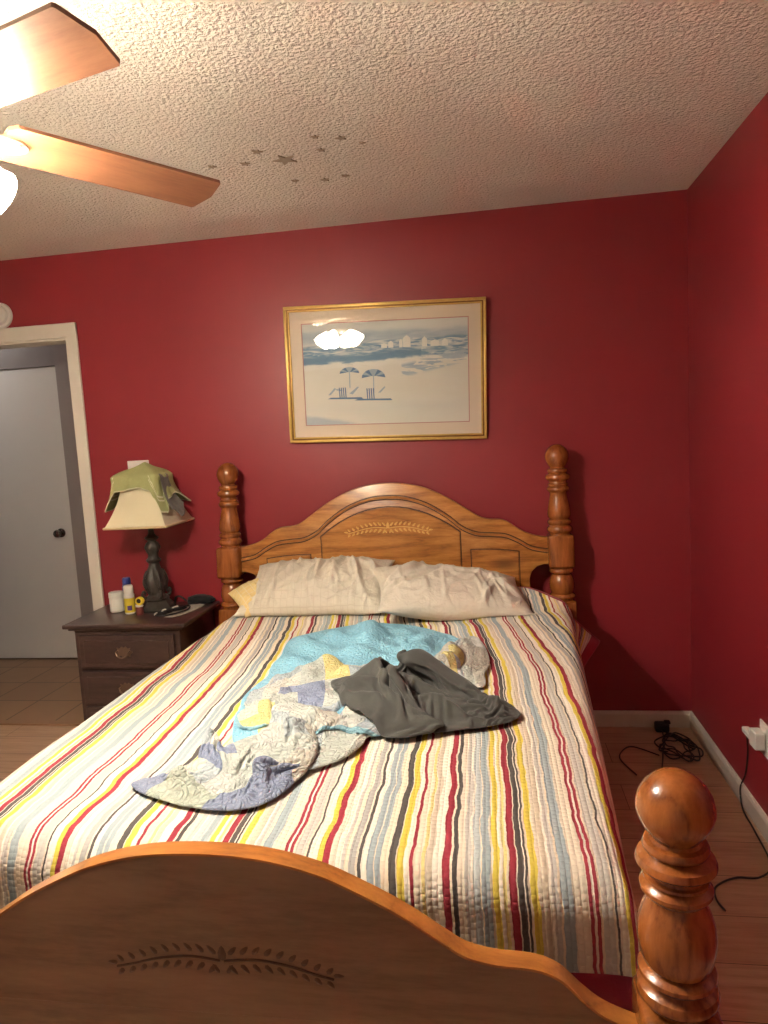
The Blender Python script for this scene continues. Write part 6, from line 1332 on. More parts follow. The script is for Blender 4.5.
      -2761,18,22,22,21,21,22,22,22,21,23,24,20,15,24,21,16,10,19,9,11,4,24,25,10,13,24,6,21,18,18,9,
      -2758,19,21,23,21,20,20,23,23,23,21,24,18,19,23,21,8,21,10,13,9,16,15,17,11,15,14,17,15,13,9,19,
      -2748,18,20,24,22,21,19,19,22,25,24,18,22,27,25,13,3,14,15,13,15,6,18,15,13,9,8,16,20,14,12,10,
      -2735,19,20,23,22,21,20,21,21,22,21,21,20,19,16,15,13,12,11,10,11,10,12,11,12,13,12,13,13,14,14,14],
     [-3086,-20,-19,-19,-18,-19,-18,-18,-17,-17,-17,-16,-16,-15,-15,-15,-15,-14,-14,-14,-12,-11,-7,-4,0,4,6,8,9,11,11,11,
      -3072,-17,-23,-24,-15,-8,-18,-22,-19,-17,-16,-13,-15,-16,-14,-15,-15,-16,-16,-21,-5,-6,-11,-6,-3,5,8,4,8,9,8,12,
      -3058,-15,-20,-31,-12,-1,-22,-18,-16,-15,-16,-16,-16,-16,-15,-14,-15,-15,-16,-20,-15,-5,-5,-8,-3,1,9,6,3,-1,-1,24,
      -3044,-17,-15,-25,-12,-3,-26,-16,-18,-15,-14,-15,-13,-16,-14,-16,-15,-16,-15,-20,-18,-13,-4,-1,-4,0,4,7,4,-6,-3,24,
      -3029,-19,-15,-11,-11,-12,-26,-17,-18,-14,-15,-14,-12,-11,-14,-19,-17,-15,-15,-18,-21,-17,-9,-1,4,-4,-1,7,2,3,-4,14,
      -3015,-14,-11,-14,-20,-25,-13,-11,-14,-14,-15,-14,-14,-12,-14,-18,-17,-15,-14,-21,-21,-17,-9,-6,3,4,-4,3,6,-6,-2,11,
      -3000,-14,-9,-14,-18,-17,-18,-20,-15,-6,-11,-15,-14,-14,-16,-16,-15,-16,-14,-21,-17,-23,-6,-3,-5,2,-2,-3,0,3,4,-1,
      -2986,-11,-11,-14,-15,-15,-16,-20,-17,-19,-2,-9,-14,-16,-15,-14,-16,-16,-14,-13,-16,-20,-13,-5,-7,-6,-4,-1,-4,-3,7,2,
      -2971,-8,-10,-13,-16,-14,-17,-16,-18,-15,-21,-8,-12,-14,-7,-8,-17,-22,-23,-4,-4,-27,-7,-11,-17,-1,-9,-1,-4,-4,-1,4,
      -2957,-7,-7,-11,-15,-14,-14,-13,-17,-18,-15,-15,-14,-15,-9,-14,-11,-21,-15,-3,-16,-22,-8,-10,-19,-9,0,-9,-6,-1,1,-8,
      -2942,-5,-7,-8,-15,-14,-12,-12,-11,-18,-18,-14,-16,-14,-15,-14,-21,-20,-6,2,-12,-29,-16,-6,-16,-14,-12,-6,-6,0,1,-11,
      -2927,-2,-6,-8,-13,-14,-14,-9,-10,-10,-15,-19,-20,-16,-14,-17,-27,-22,3,6,-10,-28,-32,-11,-5,-14,-19,-3,-16,0,1,-9,
      -2912,-2,-3,-6,-12,-14,-13,-10,-11,-12,-13,-16,-16,-15,-19,-19,-27,-12,-3,4,-12,-17,-28,-34,-6,-10,-8,-20,-14,-5,-4,-3,
      -2897,0,-2,-5,-11,-13,-13,-11,-11,-11,-13,-14,-21,-18,-15,-15,-25,-13,-7,8,-13,-22,-21,-30,-18,-6,-22,-18,-6,-7,0,-14,
      -2882,1,2,-5,-10,-12,-13,-12,-12,-15,-15,-11,-12,-12,-16,-20,-24,-21,-5,5,-25,-21,-21,-24,-27,-4,-12,-15,-11,-9,-7,-9,
      -2867,3,2,-3,-8,-12,-13,-11,-11,-12,-12,-17,-12,-12,-19,-14,-24,-26,-9,6,-27,-41,-20,-14,-15,-16,-6,-12,-16,-5,-9,-12,
      -2851,5,4,-3,-8,-10,-12,-12,-10,-10,-9,-14,-13,-18,-19,-16,-19,-28,-22,5,-1,-54,-28,-14,-17,-10,-11,-5,-20,-17,-2,-14,
      -2835,7,5,-1,-9,-7,-13,-12,-9,-8,-8,-9,-14,-25,-14,-16,-18,-22,-28,-14,-5,-26,-30,-19,-17,-15,-10,-15,-15,-14,-16,-9,
      -2820,12,4,1,-8,-12,-9,-10,-10,-9,-6,-11,-16,-20,-11,-12,-25,-19,-24,-19,-15,-12,-24,-24,-17,-15,-16,-16,-26,-18,-15,-8,
      -2808,11,13,0,-8,-14,-10,-6,-9,-11,-9,-4,-13,-16,-12,-18,-24,-18,-11,-35,-14,-18,-17,-24,-20,-18,-16,-16,-19,-21,-17,-16,
      -2799,12,10,1,-5,-8,-10,-9,-9,-8,-7,-9,-11,-13,-16,-17,-19,-19,-20,-20,-21,-20,-20,-19,-20,-19,-19,-19,-18,-19,-18,-17],
     [103,97,54,54,54,81,63,69,70,71,70,74,82,79,69,68,63,61,46,21,14,14,14,14,14,14,14,14,14,14,14,14,
      103,108,103,71,97,93,91,85,88,86,86,82,82,84,83,80,69,71,62,40,21,14,22,26,28,20,13,24,22,16,13,14,
      102,102,117,100,116,116,108,105,102,97,94,92,89,87,85,82,76,77,68,45,38,26,19,26,30,30,21,14,22,26,18,14,
      102,101,107,118,103,131,119,120,118,115,110,104,95,90,88,87,84,86,77,56,47,43,33,23,30,32,29,21,20,30,28,25,
      101,115,117,122,141,130,116,109,110,116,120,120,113,102,97,94,91,90,83,72,55,53,48,35,24,34,34,29,31,37,42,28,
      99,114,114,120,134,158,145,129,112,111,116,119,122,117,108,104,100,96,89,77,60,64,55,47,39,34,39,37,35,41,45,30,
      97,112,111,112,122,151,165,162,138,120,113,112,110,119,120,116,104,97,94,82,75,77,62,49,55,57,51,50,50,42,41,33,
      94,104,102,103,110,124,158,160,163,144,126,120,114,111,115,117,102,97,98,97,92,91,71,57,59,67,61,60,60,57,52,37,
      92,102,98,102,107,114,140,156,158,168,153,144,137,128,111,104,105,107,114,117,106,102,83,66,69,64,54,70,67,58,53,45,
      87,103,104,111,116,119,123,136,152,162,161,152,144,139,123,118,113,115,128,118,119,117,91,80,86,75,67,58,54,59,48,43,
      85,97,96,106,113,120,115,123,133,144,154,159,153,146,134,122,127,134,138,129,115,127,106,85,89,90,83,76,67,61,55,38,
      82,95,92,99,108,114,115,116,125,130,138,147,154,153,141,134,141,146,134,130,101,99,101,98,94,92,81,79,76,73,63,41,
      82,92,91,99,105,106,113,113,110,108,107,124,143,150,150,138,156,156,133,104,105,87,86,99,101,87,86,79,68,76,61,54,
      82,90,91,100,105,104,112,120,117,115,113,110,113,123,138,144,158,175,148,115,104,108,107,111,110,92,94,99,86,79,83,56,
      84,93,90,98,105,107,111,121,127,130,130,126,118,105,112,138,167,185,167,136,152,150,145,133,134,113,100,107,96,77,79,64,
      86,102,97,96,103,107,112,118,127,134,129,120,113,112,118,121,174,190,180,150,177,188,186,168,156,145,112,110,105,87,70,77,
      88,96,104,100,107,111,109,118,128,139,141,129,131,137,139,161,158,173,180,167,169,205,207,192,179,161,143,116,108,105,82,66,
      89,91,92,101,104,108,105,115,127,145,154,153,148,142,166,168,162,145,165,176,188,207,212,197,178,173,155,128,118,114,94,67,
      90,91,87,94,88,95,106,114,123,136,156,163,169,176,181,179,159,145,164,168,181,190,199,188,170,161,154,149,137,129,108,78,
      84,82,87,88,90,89,103,119,128,134,146,164,181,194,173,153,141,135,138,150,170,172,186,179,167,160,149,147,144,131,113,93,
      78,75,70,77,83,89,99,112,123,130,140,152,163,171,149,131,121,131,110,111,119,151,149,161,157,157,149,144,142,132,118,102],
    ),
}

# ================================================================ PILLOWS
def mat_pillow(name, color, line, amount):
    t = NT(name)
    uv = t.n('ShaderNodeUVMap'); uv.uv_map = 'UVMap'
    sp = t.n('ShaderNodeSeparateXYZ'); t.l(uv.outputs[0], sp.inputs[0])
    def lines(s, p, w):
        return t.math('LESS_THAN', t.math('FRACT', t.math('DIVIDE', s, p)), w)
    g = t.math('MAXIMUM', lines(sp.outputs[0], 0.030, 0.10), lines(sp.outputs[1], 0.030, 0.10))
    n = t.noise(t.coords(), 14, 4)
    c = t.mix(t.math('MULTIPLY', g, amount), color, line)
    t.set(t.mix(t.math('MULTIPLY', n, 0.25), c, tuple(x * 0.8 for x in color[:3]) + (1,)), 0.9, spec=0.12)
    t.bump(t.noise(t.coords((1, 1, 1)), 22, 4, 0.6, 1.4), 0.42, 0.016)
    return t.m
M_CASE_A = mat_pillow('checked_pillowcase', (0.68, 0.63, 0.53, 1), (0.50, 0.44, 0.35, 1), 0.38)
M_CASE_B = mat_pillow('plain_pillowcase', (0.66, 0.60, 0.50, 1), (0.55, 0.48, 0.38, 1), 0.18)
M_TICK = mat_pillow('yellow_ticking', (0.78, 0.62, 0.30, 1), (0.80, 0.72, 0.5, 1), 0.8)

def pillow_mesh(L, D, T, seed, corner=0.9, wr=0.010, ps=3.2, cut=None, folds=()):
    """soft pillow; local x length, y depth, z thickness"""
    NU, NV = 120, 72
    bm = bmesh.new()
    uvl = bm.loops.layers.uv.new('UVMap')
    def P(u, v, sgn):
        eu, ev = abs(u) ** ps, abs(v) ** ps
        t = (max(0, 1 - abs(u) ** 2.4) ** 0.55) * (max(0, 1 - abs(v) ** 2.2) ** 0.55)
        x = u * L / 2 * (1 - 0.06 * (1 - abs(v) ** 2)) if abs(u) > .5 else u * L / 2
        pin = 1 - 0.075 * (1 - v * v) * abs(u) ** 3
        x = u * L / 2 * pin
        y = v * D / 2 * (1 - 0.075 * (1 - u * u) * abs(v) ** 3)
        z = sgn * T / 2 * t
        if sgn > 0:
            qx = x + 0.03 * mnoise.noise(Vector((x * 7, y * 7, seed)))
            w = mnoise.noise(Vector((qx * 15 + seed, y * 4.5 + qx * 3, 0.3)))
            w2 = mnoise.noise(Vector((qx * 8 + seed, y * 9 - qx * 4, 4.3)))
            z += wr * (max(0, 1 - abs(w) * 3.5) ** 1.5 * 1.3 + max(0, 1 - abs(w2) * 4) ** 1.5) * min(1, t * 1.2)
            z += wr * 0.8 * fbm(x * 16, y * 16, seed, 2) * t
            for fx, fy, ang, ln, wd, am in folds:
                dx, dy = x - fx, y - fy
                p = dx * math.cos(ang) + dy * math.sin(ang); q = -dx * math.sin(ang) + dy * math.cos(ang)
                q += 0.02 * math.sin(p * 14)
                z += 1.5 * am * math.exp(-(p / ln) ** 2 - (q / wd) ** 2) * min(1, t * 1.4)
        return Vector((x, y, z))
    top = [[bm.verts.new(P(-1 + 2 * i / NU, -1 + 2 * j / NV, 1)) for i in range(NU + 1)] for j in range(NV + 1)]
    bot = [[(top[j][i] if i in (0, NU) or j in (0, NV) else bm.verts.new(P(-1 + 2 * i / NU, -1 + 2 * j / NV, -1))) for i in range(NU + 1)] for j in range(NV + 1)]
    for gr, flip in ((top, False), (bot, True)):
        for j in range(NV):
            for i in range(NU):
                q = (gr[j][i], gr[j][i + 1], gr[j + 1][i + 1], gr[j + 1][i])
                f = bm.faces.new(tuple(reversed(q)) if flip else q)
                for lp in f.loops:
                    lp[uvl].uv = (lp.vert.co.x, lp.vert.co.y)
    return bm

def settle(o):
    """let the underside of a soft thing rest on the bedspread instead of sinking into it"""
    bpy.context.view_layer.update()
    mw_o = o.matrix_world.copy(); inv = mw_o.inverted()
    for v in o.data.vertices:
        p = mw_o @ v.co
        zz = bed_z(p.x, p.y) + 0.004
        if p.z < zz:
            p.z = zz
            v.co = inv @ p
pl = thing('pillow', 'checked cream pillow with a yellow end poking out, beside the nightstand', 'pillow', (-1.690, -0.330, 0.785))
pl.rotation_euler = (math.radians(23), math.radians(-1), math.radians(-2))
bm = pillow_mesh(0.67, 0.40, 0.175, 2.0, folds=[(-0.12, -0.02, 1.15, 0.13, 0.012, 0.020), (0.02, 0.0, 1.9, 0.12, 0.014, 0.018), (0.10, 0.03, 1.75, 0.12, 0.012, 0.020), (0.20, 0.0, 2.1, 0.14, 0.014, 0.024), (0.27, 0.05, 2.2, 0.10, 0.010, 0.018), (-0.05, -0.10, 0.4, 0.09, 0.010, 0.014), (0.15, -0.1, 0.9, 0.08, 0.012, -0.016)])
settle(obj('pillowcase', bm, M_CASE_A, pl, 'all'))
bm = pillow_mesh(0.24, 0.24, 0.11, 5.0, wr=0.004)
ins = obj('pillow_insert', bm, M_TICK, pl, 'all', (-0.252, -0.045, 0.0)); ins.rotation_euler = (0, 0, math.radians(38)); ins['label'] = 'yellow striped pillow end'
pr_ = thing('pillow', 'plain cream pillow lying by the tall post nearest the red corner', 'pillow', (-1.080, -0.425, 0.768))
pr_.rotation_euler = (math.radians(15), math.radians(8), math.radians(14))
bm = pillow_mesh(0.66, 0.40, 0.175, 9.0, wr=0.006, folds=[(-0.22, 0.03, 0.9, 0.14, 0.013, 0.024), (-0.17, -0.02, 0.75, 0.13, 0.010, -0.018), (-0.27, -0.06, 0.6, 0.10, 0.012, 0.020), (0.05, 0.05, 0.2, 0.15, 0.02, 0.008), (0.22, -0.03, -0.5, 0.10, 0.014, 0.012), (0.12, -0.12, 1.3, 0.06, 0.012, 0.012)])
settle(obj('pillowcase', bm, M_CASE_B, pr_, 'all'))

# ================================================================ CLOTH HEAPS ON THE BED
def poly_contains(x, y, poly):
    r = False
    n = len(poly)
    for i in range(n):
        x0, y0 = poly[i]; x1, y1 = poly[(i + 1) % n]
        if (y0 > y) != (y1 > y) and x < (x1 - x0) * (y - y0) / (y1 - y0) + x0: r = not r
    return r

C_BLUE = (0.27, 0.55, 0.70, 1)
C_YEL, C_LAV, C_GRN, C_TEAL, C_FLO = (0.66, 0.58, 0.26, 1), (0.26, 0.30, 0.42, 1), (0.43, 0.47, 0.40, 1), (0.26, 0.46, 0.55, 1), (0.50, 0.48, 0.42, 1)
SQUARES = [(0.56, 0.57, 0.54, 1), (0.44, 0.49, 0.51, 1), (0.60, 0.59, 0.53, 1), (0.42, 0.47, 0.51, 1), (0.50, 0.53, 0.49, 1)]
def cloth_grid(key):
    ny, nx, xs, ys, zs = CLOTH[key]
    X = np.cumsum(np.array(xs).reshape(ny, nx), axis=1)
    Y = np.cumsum(np.array(ys).reshape(ny, nx), axis=1)
    return np.stack([X, Y, np.array(zs).reshape(ny, nx)], axis=2) / 2000.0
def square_colors(P, cell):
    """one colour per sewn patch of cell x cell quads"""
    ny, nx, _ = P.shape
    col = {}
    for a in range(0, (ny - 2) // cell + 1):
        for b in range(0, (nx - 2) // cell + 1):
            blk = P[a * cell:min(ny, (a + 1) * cell + 1), b * cell:min(nx, (b + 1) * cell + 1)].reshape(-1, 3).mean(0)
            c = SQUARES[(a * 7 + b * 3 + a * b) % 5]
            best = 0.055
            for cc, ps in ((C_YEL, PATCHES['yellow']), (C_LAV, PATCHES['lavender']), (C_FLO, PATCHES['floral']), (C_GRN, PATCHES['palegreen'])):
                for p in ps:
                    m = np.mean(np.array(p), axis=0)
                    dd = math.hypot(blk[0] - m[0], blk[1] - m[1])
                    if poly_contains(blk[0], blk[1], p): dd = 0.0
                    if dd < best: best, c = dd, cc
            col[(a, b)] = c
    return lambda j, i: col[(j // cell, i // cell)]
def cloth_part(key, name, parent, origin, mat, thick, colors=None, off=0.004, rise=0.0):
    P = cloth_grid(key)
    ny, nx, _ = P.shape
    bm = bmesh.new()
    cl = bm.loops.layers.float_color.new('cloth_color')
    V = [[bm.verts.new((p[0], p[1], bed_z(p[0], p[1]) + off + p[2] * (1.0 + rise * sstep(-1.45, -1.22, p[0])))) for p in row] for row in P]
    for j in range(ny - 1):
        for i in range(nx - 1):
            f = bm.faces.new((V[j][i], V[j][i + 1], V[j + 1][i + 1], V[j + 1][i]))
            if colors:
                c = colors(j, i)
                for lp in f.loops: lp[cl] = c
    bmesh.ops.recalc_face_normals(bm, faces=bm.faces[:])
    if sum(f.normal.z for f in bm.faces) < 0: bmesh.ops.reverse_faces(bm, faces=bm.faces[:])
    o = part(name, bm, mat, parent, 'all', origin)
    s = o.modifiers.new('thickness', 'SOLIDIFY'); s.thickness = thick; s.offset = -0.2
    d = o.modifiers.new('smooth', 'SUBSURF'); d.levels = 1; d.render_levels = 2
    return o

def mat_blanket():
    t = NT('patchwork_quilt')
    at = t.n('ShaderNodeAttribute'); at.attribute_name = 'cloth_color'
    v = t.coords()
    warp = t.n('ShaderNodeVectorMath', operation='ADD')
    nz = t.n('ShaderNodeTexNoise'); nz.inputs['Scale'].default_value = 14.0; nz.inputs['Detail'].default_value = 2.0; t.l(v, nz.inputs['Vector'])
    sc_ = t.n('ShaderNodeVectorMath', operation='SCALE'); sc_.inputs['Scale'].default_value = 0.07; t.l(nz.outputs['Color'], sc_.inputs[0])
    t.l(v, warp.inputs[0]); t.l(sc_.outputs[0], warp.inputs[1])
    vo = t.n('ShaderNodeTexVoronoi', feature='DISTANCE_TO_EDGE')
    vo.inputs['Scale'].default_value = 66.0
    t.l(warp.outputs[0], vo.inputs['Vector'])
    n = t.noise(v, 70, 3, 0.6, 0.6)
    pr = t.noise(v, 150, 2)
    col = t.mix(t.math('MULTIPLY', t.math('GREATER_THAN', pr, 0.60), 0.16), at.outputs['Color'], (0.74, 0.74, 0.70, 1))
    t.set(col, 0.92, spec=0.1)
    h = t.math('ADD', t.math('POWER', t.math('MINIMUM', vo.outputs['Distance'], 0.22), 0.5), t.math('MULTIPLY', n, 0.22))
    t.bump(h, 0.85, 0.009)
    return t.m
M_PATCH = mat_blanket()
BKO = (-1.33, -1.15, ZT)
blanket = thing('patchwork_blanket', 'crumpled patchwork quilt with light blue backing heaped on the striped bedspread', 'blanket', BKO)
mg = cloth_grid('blanket_main'); mc = square_colors(mg, 6)
def back_color(j, i):
    # the turned-over flap by the foot end shows the patchwork side
    p = mg[j, i]
    return mc(j, i) if (p[0] > -1.52 and p[1] < -1.66) else C_BLUE
cloth_part('blanket_main', 'blue_backing', blanket, BKO, M_PATCH, 0.008, back_color)['label'] = 'light blue backing'
fg = cloth_grid('blanket_face'); fc = square_colors(fg, 6)
def face_color(j, i):
    ny, nx, _ = fg.shape
    return C_TEAL if (j < 1 or i < 1 or j >= ny - 2 or i >= nx - 2) else fc(j, i)
cloth_part('blanket_face', 'patchwork_face', blanket, BKO, M_PATCH, 0.008, face_color)
cloth_part('blanket_corner', 'patchwork_corner', blanket, BKO, M_PATCH, 0.008, square_colors(cloth_grid('blanket_corner'), 4))
cloth_part('blanket_foot', 'patchwork_foot_end', blanket, BKO, M_PATCH, 0.008, square_colors(cloth_grid('blanket_foot'), 7))

M_GRAY = fabric('charcoal_knit', (0.074, 0.073, 0.068, 1), 0.88, 520, 0.3, 0.10)
GO = (-1.15, -1.35, ZT)
gray = thing('charcoal_garment', 'rumpled charcoal grey clothing lying on the patchwork quilt', 'clothing', GO)
cloth_part('garment', 'garment_body', gray, GO, M_GRAY, 0.003, rise=0.32)
cloth_part('garment_panel', 'garment_front', gray, GO, M_GRAY, 0.003, off=0.007, rise=0.32)

# ================================================================ NIGHTSTAND
M_NS = wood('espresso_wood', srgb(50, 36, 35), srgb(66, 49, 46), srgb(78, 60, 55), (1.2, 6, 6), 3.0, 0.30, 0.25, knots=False)
M_PULL = plain('aged_bronze', srgb(128, 108, 92), 0.4, 0.7)
NX0, NX1, NY0, NY1, NZ = -2.865, -2.300, -0.437, -0.020, 0.660
ns = thing('nightstand', 'dark espresso nightstand with ornate drawer pulls between the doorway and the bed', 'nightstand', ((NX0 + NX1) / 2, (NY0 + NY1) / 2, 0))
NO = ((NX0 + NX1) / 2, (NY0 + NY1) / 2, 0)
bm = bmesh.new()
prof = [(0.0, 0.030), (0.004, 0.034), (0.006, 0.026), (0.0, 0.030)]
for k, (ov, z0, z1) in enumerate(((0.040, NZ - 0.020, NZ), (0.022, NZ - 0.032, NZ - 0.020), (0.004, NZ - 0.042, NZ - 0.032))):
    add_box(bm, ((NX0 + NX1) / 2, (NY0 + NY1) / 2 - ov / 2 + 0.011, (z0 + z1) / 2), (NX1 - NX0 - 0.044 + 2 * ov, NY1 - NY0 - 0.022 + ov, z1 - z0), 0.006 if k == 0 else 0.004, 3)
part('top', bm, M_NS, ns, 35, NO)
bx0, bx1, by0 = NX0 + 0.022, NX1 - 0.022, NY0 + 0.016
bm = bmesh.new()
add_box(bm, ((bx0 + bx1) / 2, (by0 + NY1) / 2, (0.07 + NZ - 0.04) / 2), (bx1 - bx0, NY1 - by0, NZ - 0.04 - 0.07), 0.004)
add_box(bm, ((bx0 + bx1) / 2, (by0 + NY1) / 2, 0.045), (bx1 - bx0 + 0.01, NY1 - by0 + 0.006, 0.07), 0.006)
part('body', bm, M_NS, ns, False, NO)
for sx in (0, 1):
    for sy in (0, 1):
        bm = bmesh.new()
        add_box(bm, ((bx0 + 0.03) if sx == 0 else (bx1 - 0.03), (by0 + 0.03) if sy == 0 else (NY1 - 0.03), 0.008), (0.05, 0.05, 0.016), 0.004)
        part('foot', bm, M_NS, ns, False, NO)
dh = 0.158
for k in range(3):
    zc = NZ - 0.055 - dh / 2 - k * (dh + 0.014)
    bm = bmesh.new()
    add_box(bm, ((bx0 + bx1) / 2, by0 - 0.006, zc), (bx1 - bx0 - 0.05, 0.020, dh), 0.006, 2)
    # raised field of the drawer front
    add_box(bm, ((bx0 + bx1) / 2, by0 - 0.015, zc), (bx1 - bx0 - 0.10, 0.010, dh - 0.048), 0.004, 2)
    d = part('drawer', bm, M_NS, ns, False, NO)
    bm = bmesh.new()
    cxn = (bx0 + bx1) / 2 - 0.01
    plate = [(0.045, 0.0), (0.030, 0.012), (0.034, 0.022), (0.020, 0.018), (0.010, 0.028), (0.0, 0.022), (-0.010, 0.028), (-0.020, 0.018), (-0.034, 0.022), (-0.030, 0.012), (-0.045, 0.0), (-0.032, -0.012), (-0.030, -0.020), (-0.014, -0.016), (0.0, -0.026), (0.014, -0.016), (0.030, -0.020), (0.032, -0.012)]
    add_prism_xz(bm, [(cxn + a, zc + b) for a, b in plate], by0 - 0.023, by0 - 0.0195)
    add_tube(bm, [(cxn - 0.030, by0 - 0.023, zc + 0.004), (cxn - 0.030, by0 - 0.036, zc + 0.002), (cxn - 0.022, by0 - 0.042, zc - 0.012), (cxn, by0 - 0.044, zc - 0.020), (cxn + 0.022, by0 - 0.042, zc - 0.012), (cxn + 0.030, by0 - 0.036, zc + 0.002), (cxn + 0.030, by0 - 0.023, zc + 0.004)], 0.0035, 8, 5)
    part('drawer_pull', bm, M_PULL, d, True, NO)

# ================================================================ TABLE LAMP
M_BRONZE = plain('dark_bronze', srgb(66, 62, 56), 0.42, 0.25, var=0.35, nscale=60, bump=0.5)
LX, LY = -2.545, -0.172
lamp = thing('table_lamp', 'ornate dark bronze lamp with square cream shade on the nightstand', 'lamp', (LX, LY, NZ))
bm = bmesh.new()
def octa(r, z): return [(r * math.cos(PI / 8 + k * PI / 4), r * math.sin(PI / 8 + k * PI / 4), z) for k in range(8)]
lv = [(0.086, 0.0), (0.088, 0.010), (0.083, 0.022), (0.078, 0.028), (0.068, 0.040), (0.057, 0.050)]
rings = [[bm.verts.new(p) for p in octa(r, z)] for r, z in lv]
for a, b in zip(rings, rings[1:]):
    for k in range(8): bm.faces.new((a[k], a[(k + 1) % 8], b[(k + 1) % 8], b[k]))
bm.faces.new(list(reversed(rings[0]))); bm.faces.new(rings[-1])
obj('foot', bm, M_BRONZE, lamp)
bm = bmesh.new()
prof = [(0.056, 0.048), (0.060, 0.056), (0.050, 0.066), (0.038, 0.076), (0.040, 0.090), (0.048, 0.110), (0.050, 0.130), (0.046, 0.155), (0.038, 0.185), (0.028, 0.215), (0.024, 0.232), (0.034, 0.240), (0.036, 0.250), (0.026, 0.258), (0.022, 0.275), (0.030, 0.292), (0.036, 0.310), (0.030, 0.330), (0.018, 0.342), (0.030, 0.350), (0.034, 0.358), (0.022, 0.366), (0.014, 0.380), (0.012, 0.420), (0.016, 0.430), (0.016, 0.470), (0.0, 0.472)]
segs = 48
rg = []
for r, z in prof:
    if r == 0: rg.append([bm.verts.new((0, 0, z))]); continue
    amp = 0.16 if 0.085 < z < 0.20 else (0.10 if 0.27 < z < 0.33 else 0.0)
    rg.append([bm.verts.new((r * (1 + amp * math.cos(6 * (2 * PI * i / segs) + z * 30)) * math.cos(2 * PI * i / segs), r * (1 + amp * math.cos(6 * (2 * PI * i / segs) + z * 30)) * math.sin(2 * PI * i / segs), z)) for i in range(segs)])
for a, b in zip(rg, rg[1:]):
    for i in range(segs):
        j = (i + 1) % segs
        if len(b) == 1: bm.faces.new((a[i], a[j], b[0]))
        else: bm.faces.new((a[i], a[j], b[j], b[i]))
bm.faces.new(list(reversed(rg[0])))
obj('stem', bm, M_BRONZE, lamp, 50)
for k in range(4):
    bm = bmesh.new()
    an = k * PI / 2 + PI / 4
    def sp(r, z): return (r * math.cos(an), r * math.sin(an), z)
    add_tube(bm, [sp(0.040, 0.060), sp(0.062, 0.066), sp(0.070, 0.085), sp(0.062, 0.098), sp(0.054, 0.086), sp(0.058, 0.078)], lambda t: 0.009 * (1 - 0.5 * t), 10, 5)
    add_tube(bm, [sp(0.036, 0.195), sp(0.050, 0.170), sp(0.058, 0.140), sp(0.052, 0.116), sp(0.044, 0.128)], lambda t: 0.008 * (1 - 0.4 * t), 10, 5)
    obj('scroll', bm, M_BRONZE, lamp, True)
# square bell shade, four concave panels
M_SHADE = fabric('cream_shade', (0.66, 0.60, 0.42, 1), 0.85, 500, 0.15, 0.05)
M_SHTRIM = fabric('shade_trim', (0.58, 0.46, 0.27, 1), 0.8, 500, 0.2)
SZ0, SZ1, SB, ST = 0.426, 0.650, 0.154, 0.084
def shade_half(z):
    t = (z - SZ0) / (SZ1 - SZ0)
    return ST + (SB - ST) * (1 - t) ** 1.75
def square_ring(h, z, n=8, rc=0.006):
    pts = []
    for (ax, ay), (bx, by) in (((-1, -1), (1, -1)), ((1, -1), (1, 1)), ((1, 1), (-1, 1)), ((-1, 1), (-1, -1))):
        for i in range(n):
            t = i / n
            pts.append(((ax + (bx - ax) * t) * h, (ay + (by - ay) * t) * h, z))
    return pts
bm = bmesh.new()
R0 = []
NZS = 14
for i in range(NZS + 1):
    z = SZ0 + (SZ1 - SZ0) * i / NZS
    R0.append([bm.verts.new(p) for p in square_ring(shade_half(z), z)])
for i in range(NZS, -1, -1):
    z = SZ0 + (SZ1 - SZ0) * i / NZS
    R0.append([bm.verts.new(p) for p in square_ring(shade_half(z) - 0.004, z)])
n = len(R0[0])
for a, b in zip(R0, R0[1:] + R0[:1]):
    for i in range(n):
        bm.faces.new((a[i], a[(i + 1) % n], b[(i + 1) % n], b[i]))
bmesh.ops.recalc_face_normals(bm, faces=bm.faces[:])
sh = obj('lamp_shade', bm, M_SHADE, lamp, 35)
sh['label'] = 'square cream bell shade'
for nm, h, z, r in (('shade_trim', SB + 0.001, SZ0, 0.006), ('shade_trim', ST + 0.001, SZ1, 0.005)):
    bm = bmesh.new()
    rr = [Vector(p) for p in square_ring(h, z, 1)]
    for a, b in zip(rr, rr[1:] + rr[:1]): add_tube(bm, [a, b], r, 8, 0)
    obj(nm, bm, M_SHTRIM, sh, True)
bm = bmesh.new()
add_tube(bm, [(-0.02, 0, 0.46), (-0.07, 0, 0.52), (-0.062, 0, 0.62), (0, 0, 0.685), (0.062, 0, 0.62), (0.07, 0, 0.52), (0.02, 0, 0.46)], 0.003, 8, 6)
for a in (0, PI / 2):
    add_tube(bm, [(-ST * math.cos(a), -ST * math.sin(a), SZ1 - 0.002), (ST * math.cos(a), ST * math.sin(a), SZ1 - 0.002)], 0.0025, 6, 0)
add_lathe(bm, [(0.0, 0.684), (0.010, 0.686), (0.012, 0.694), (0.006, 0.700), (0.008, 0.708), (0.0, 0.716)], 16)
obj('harp', bm, M_BRONZE, lamp, True)

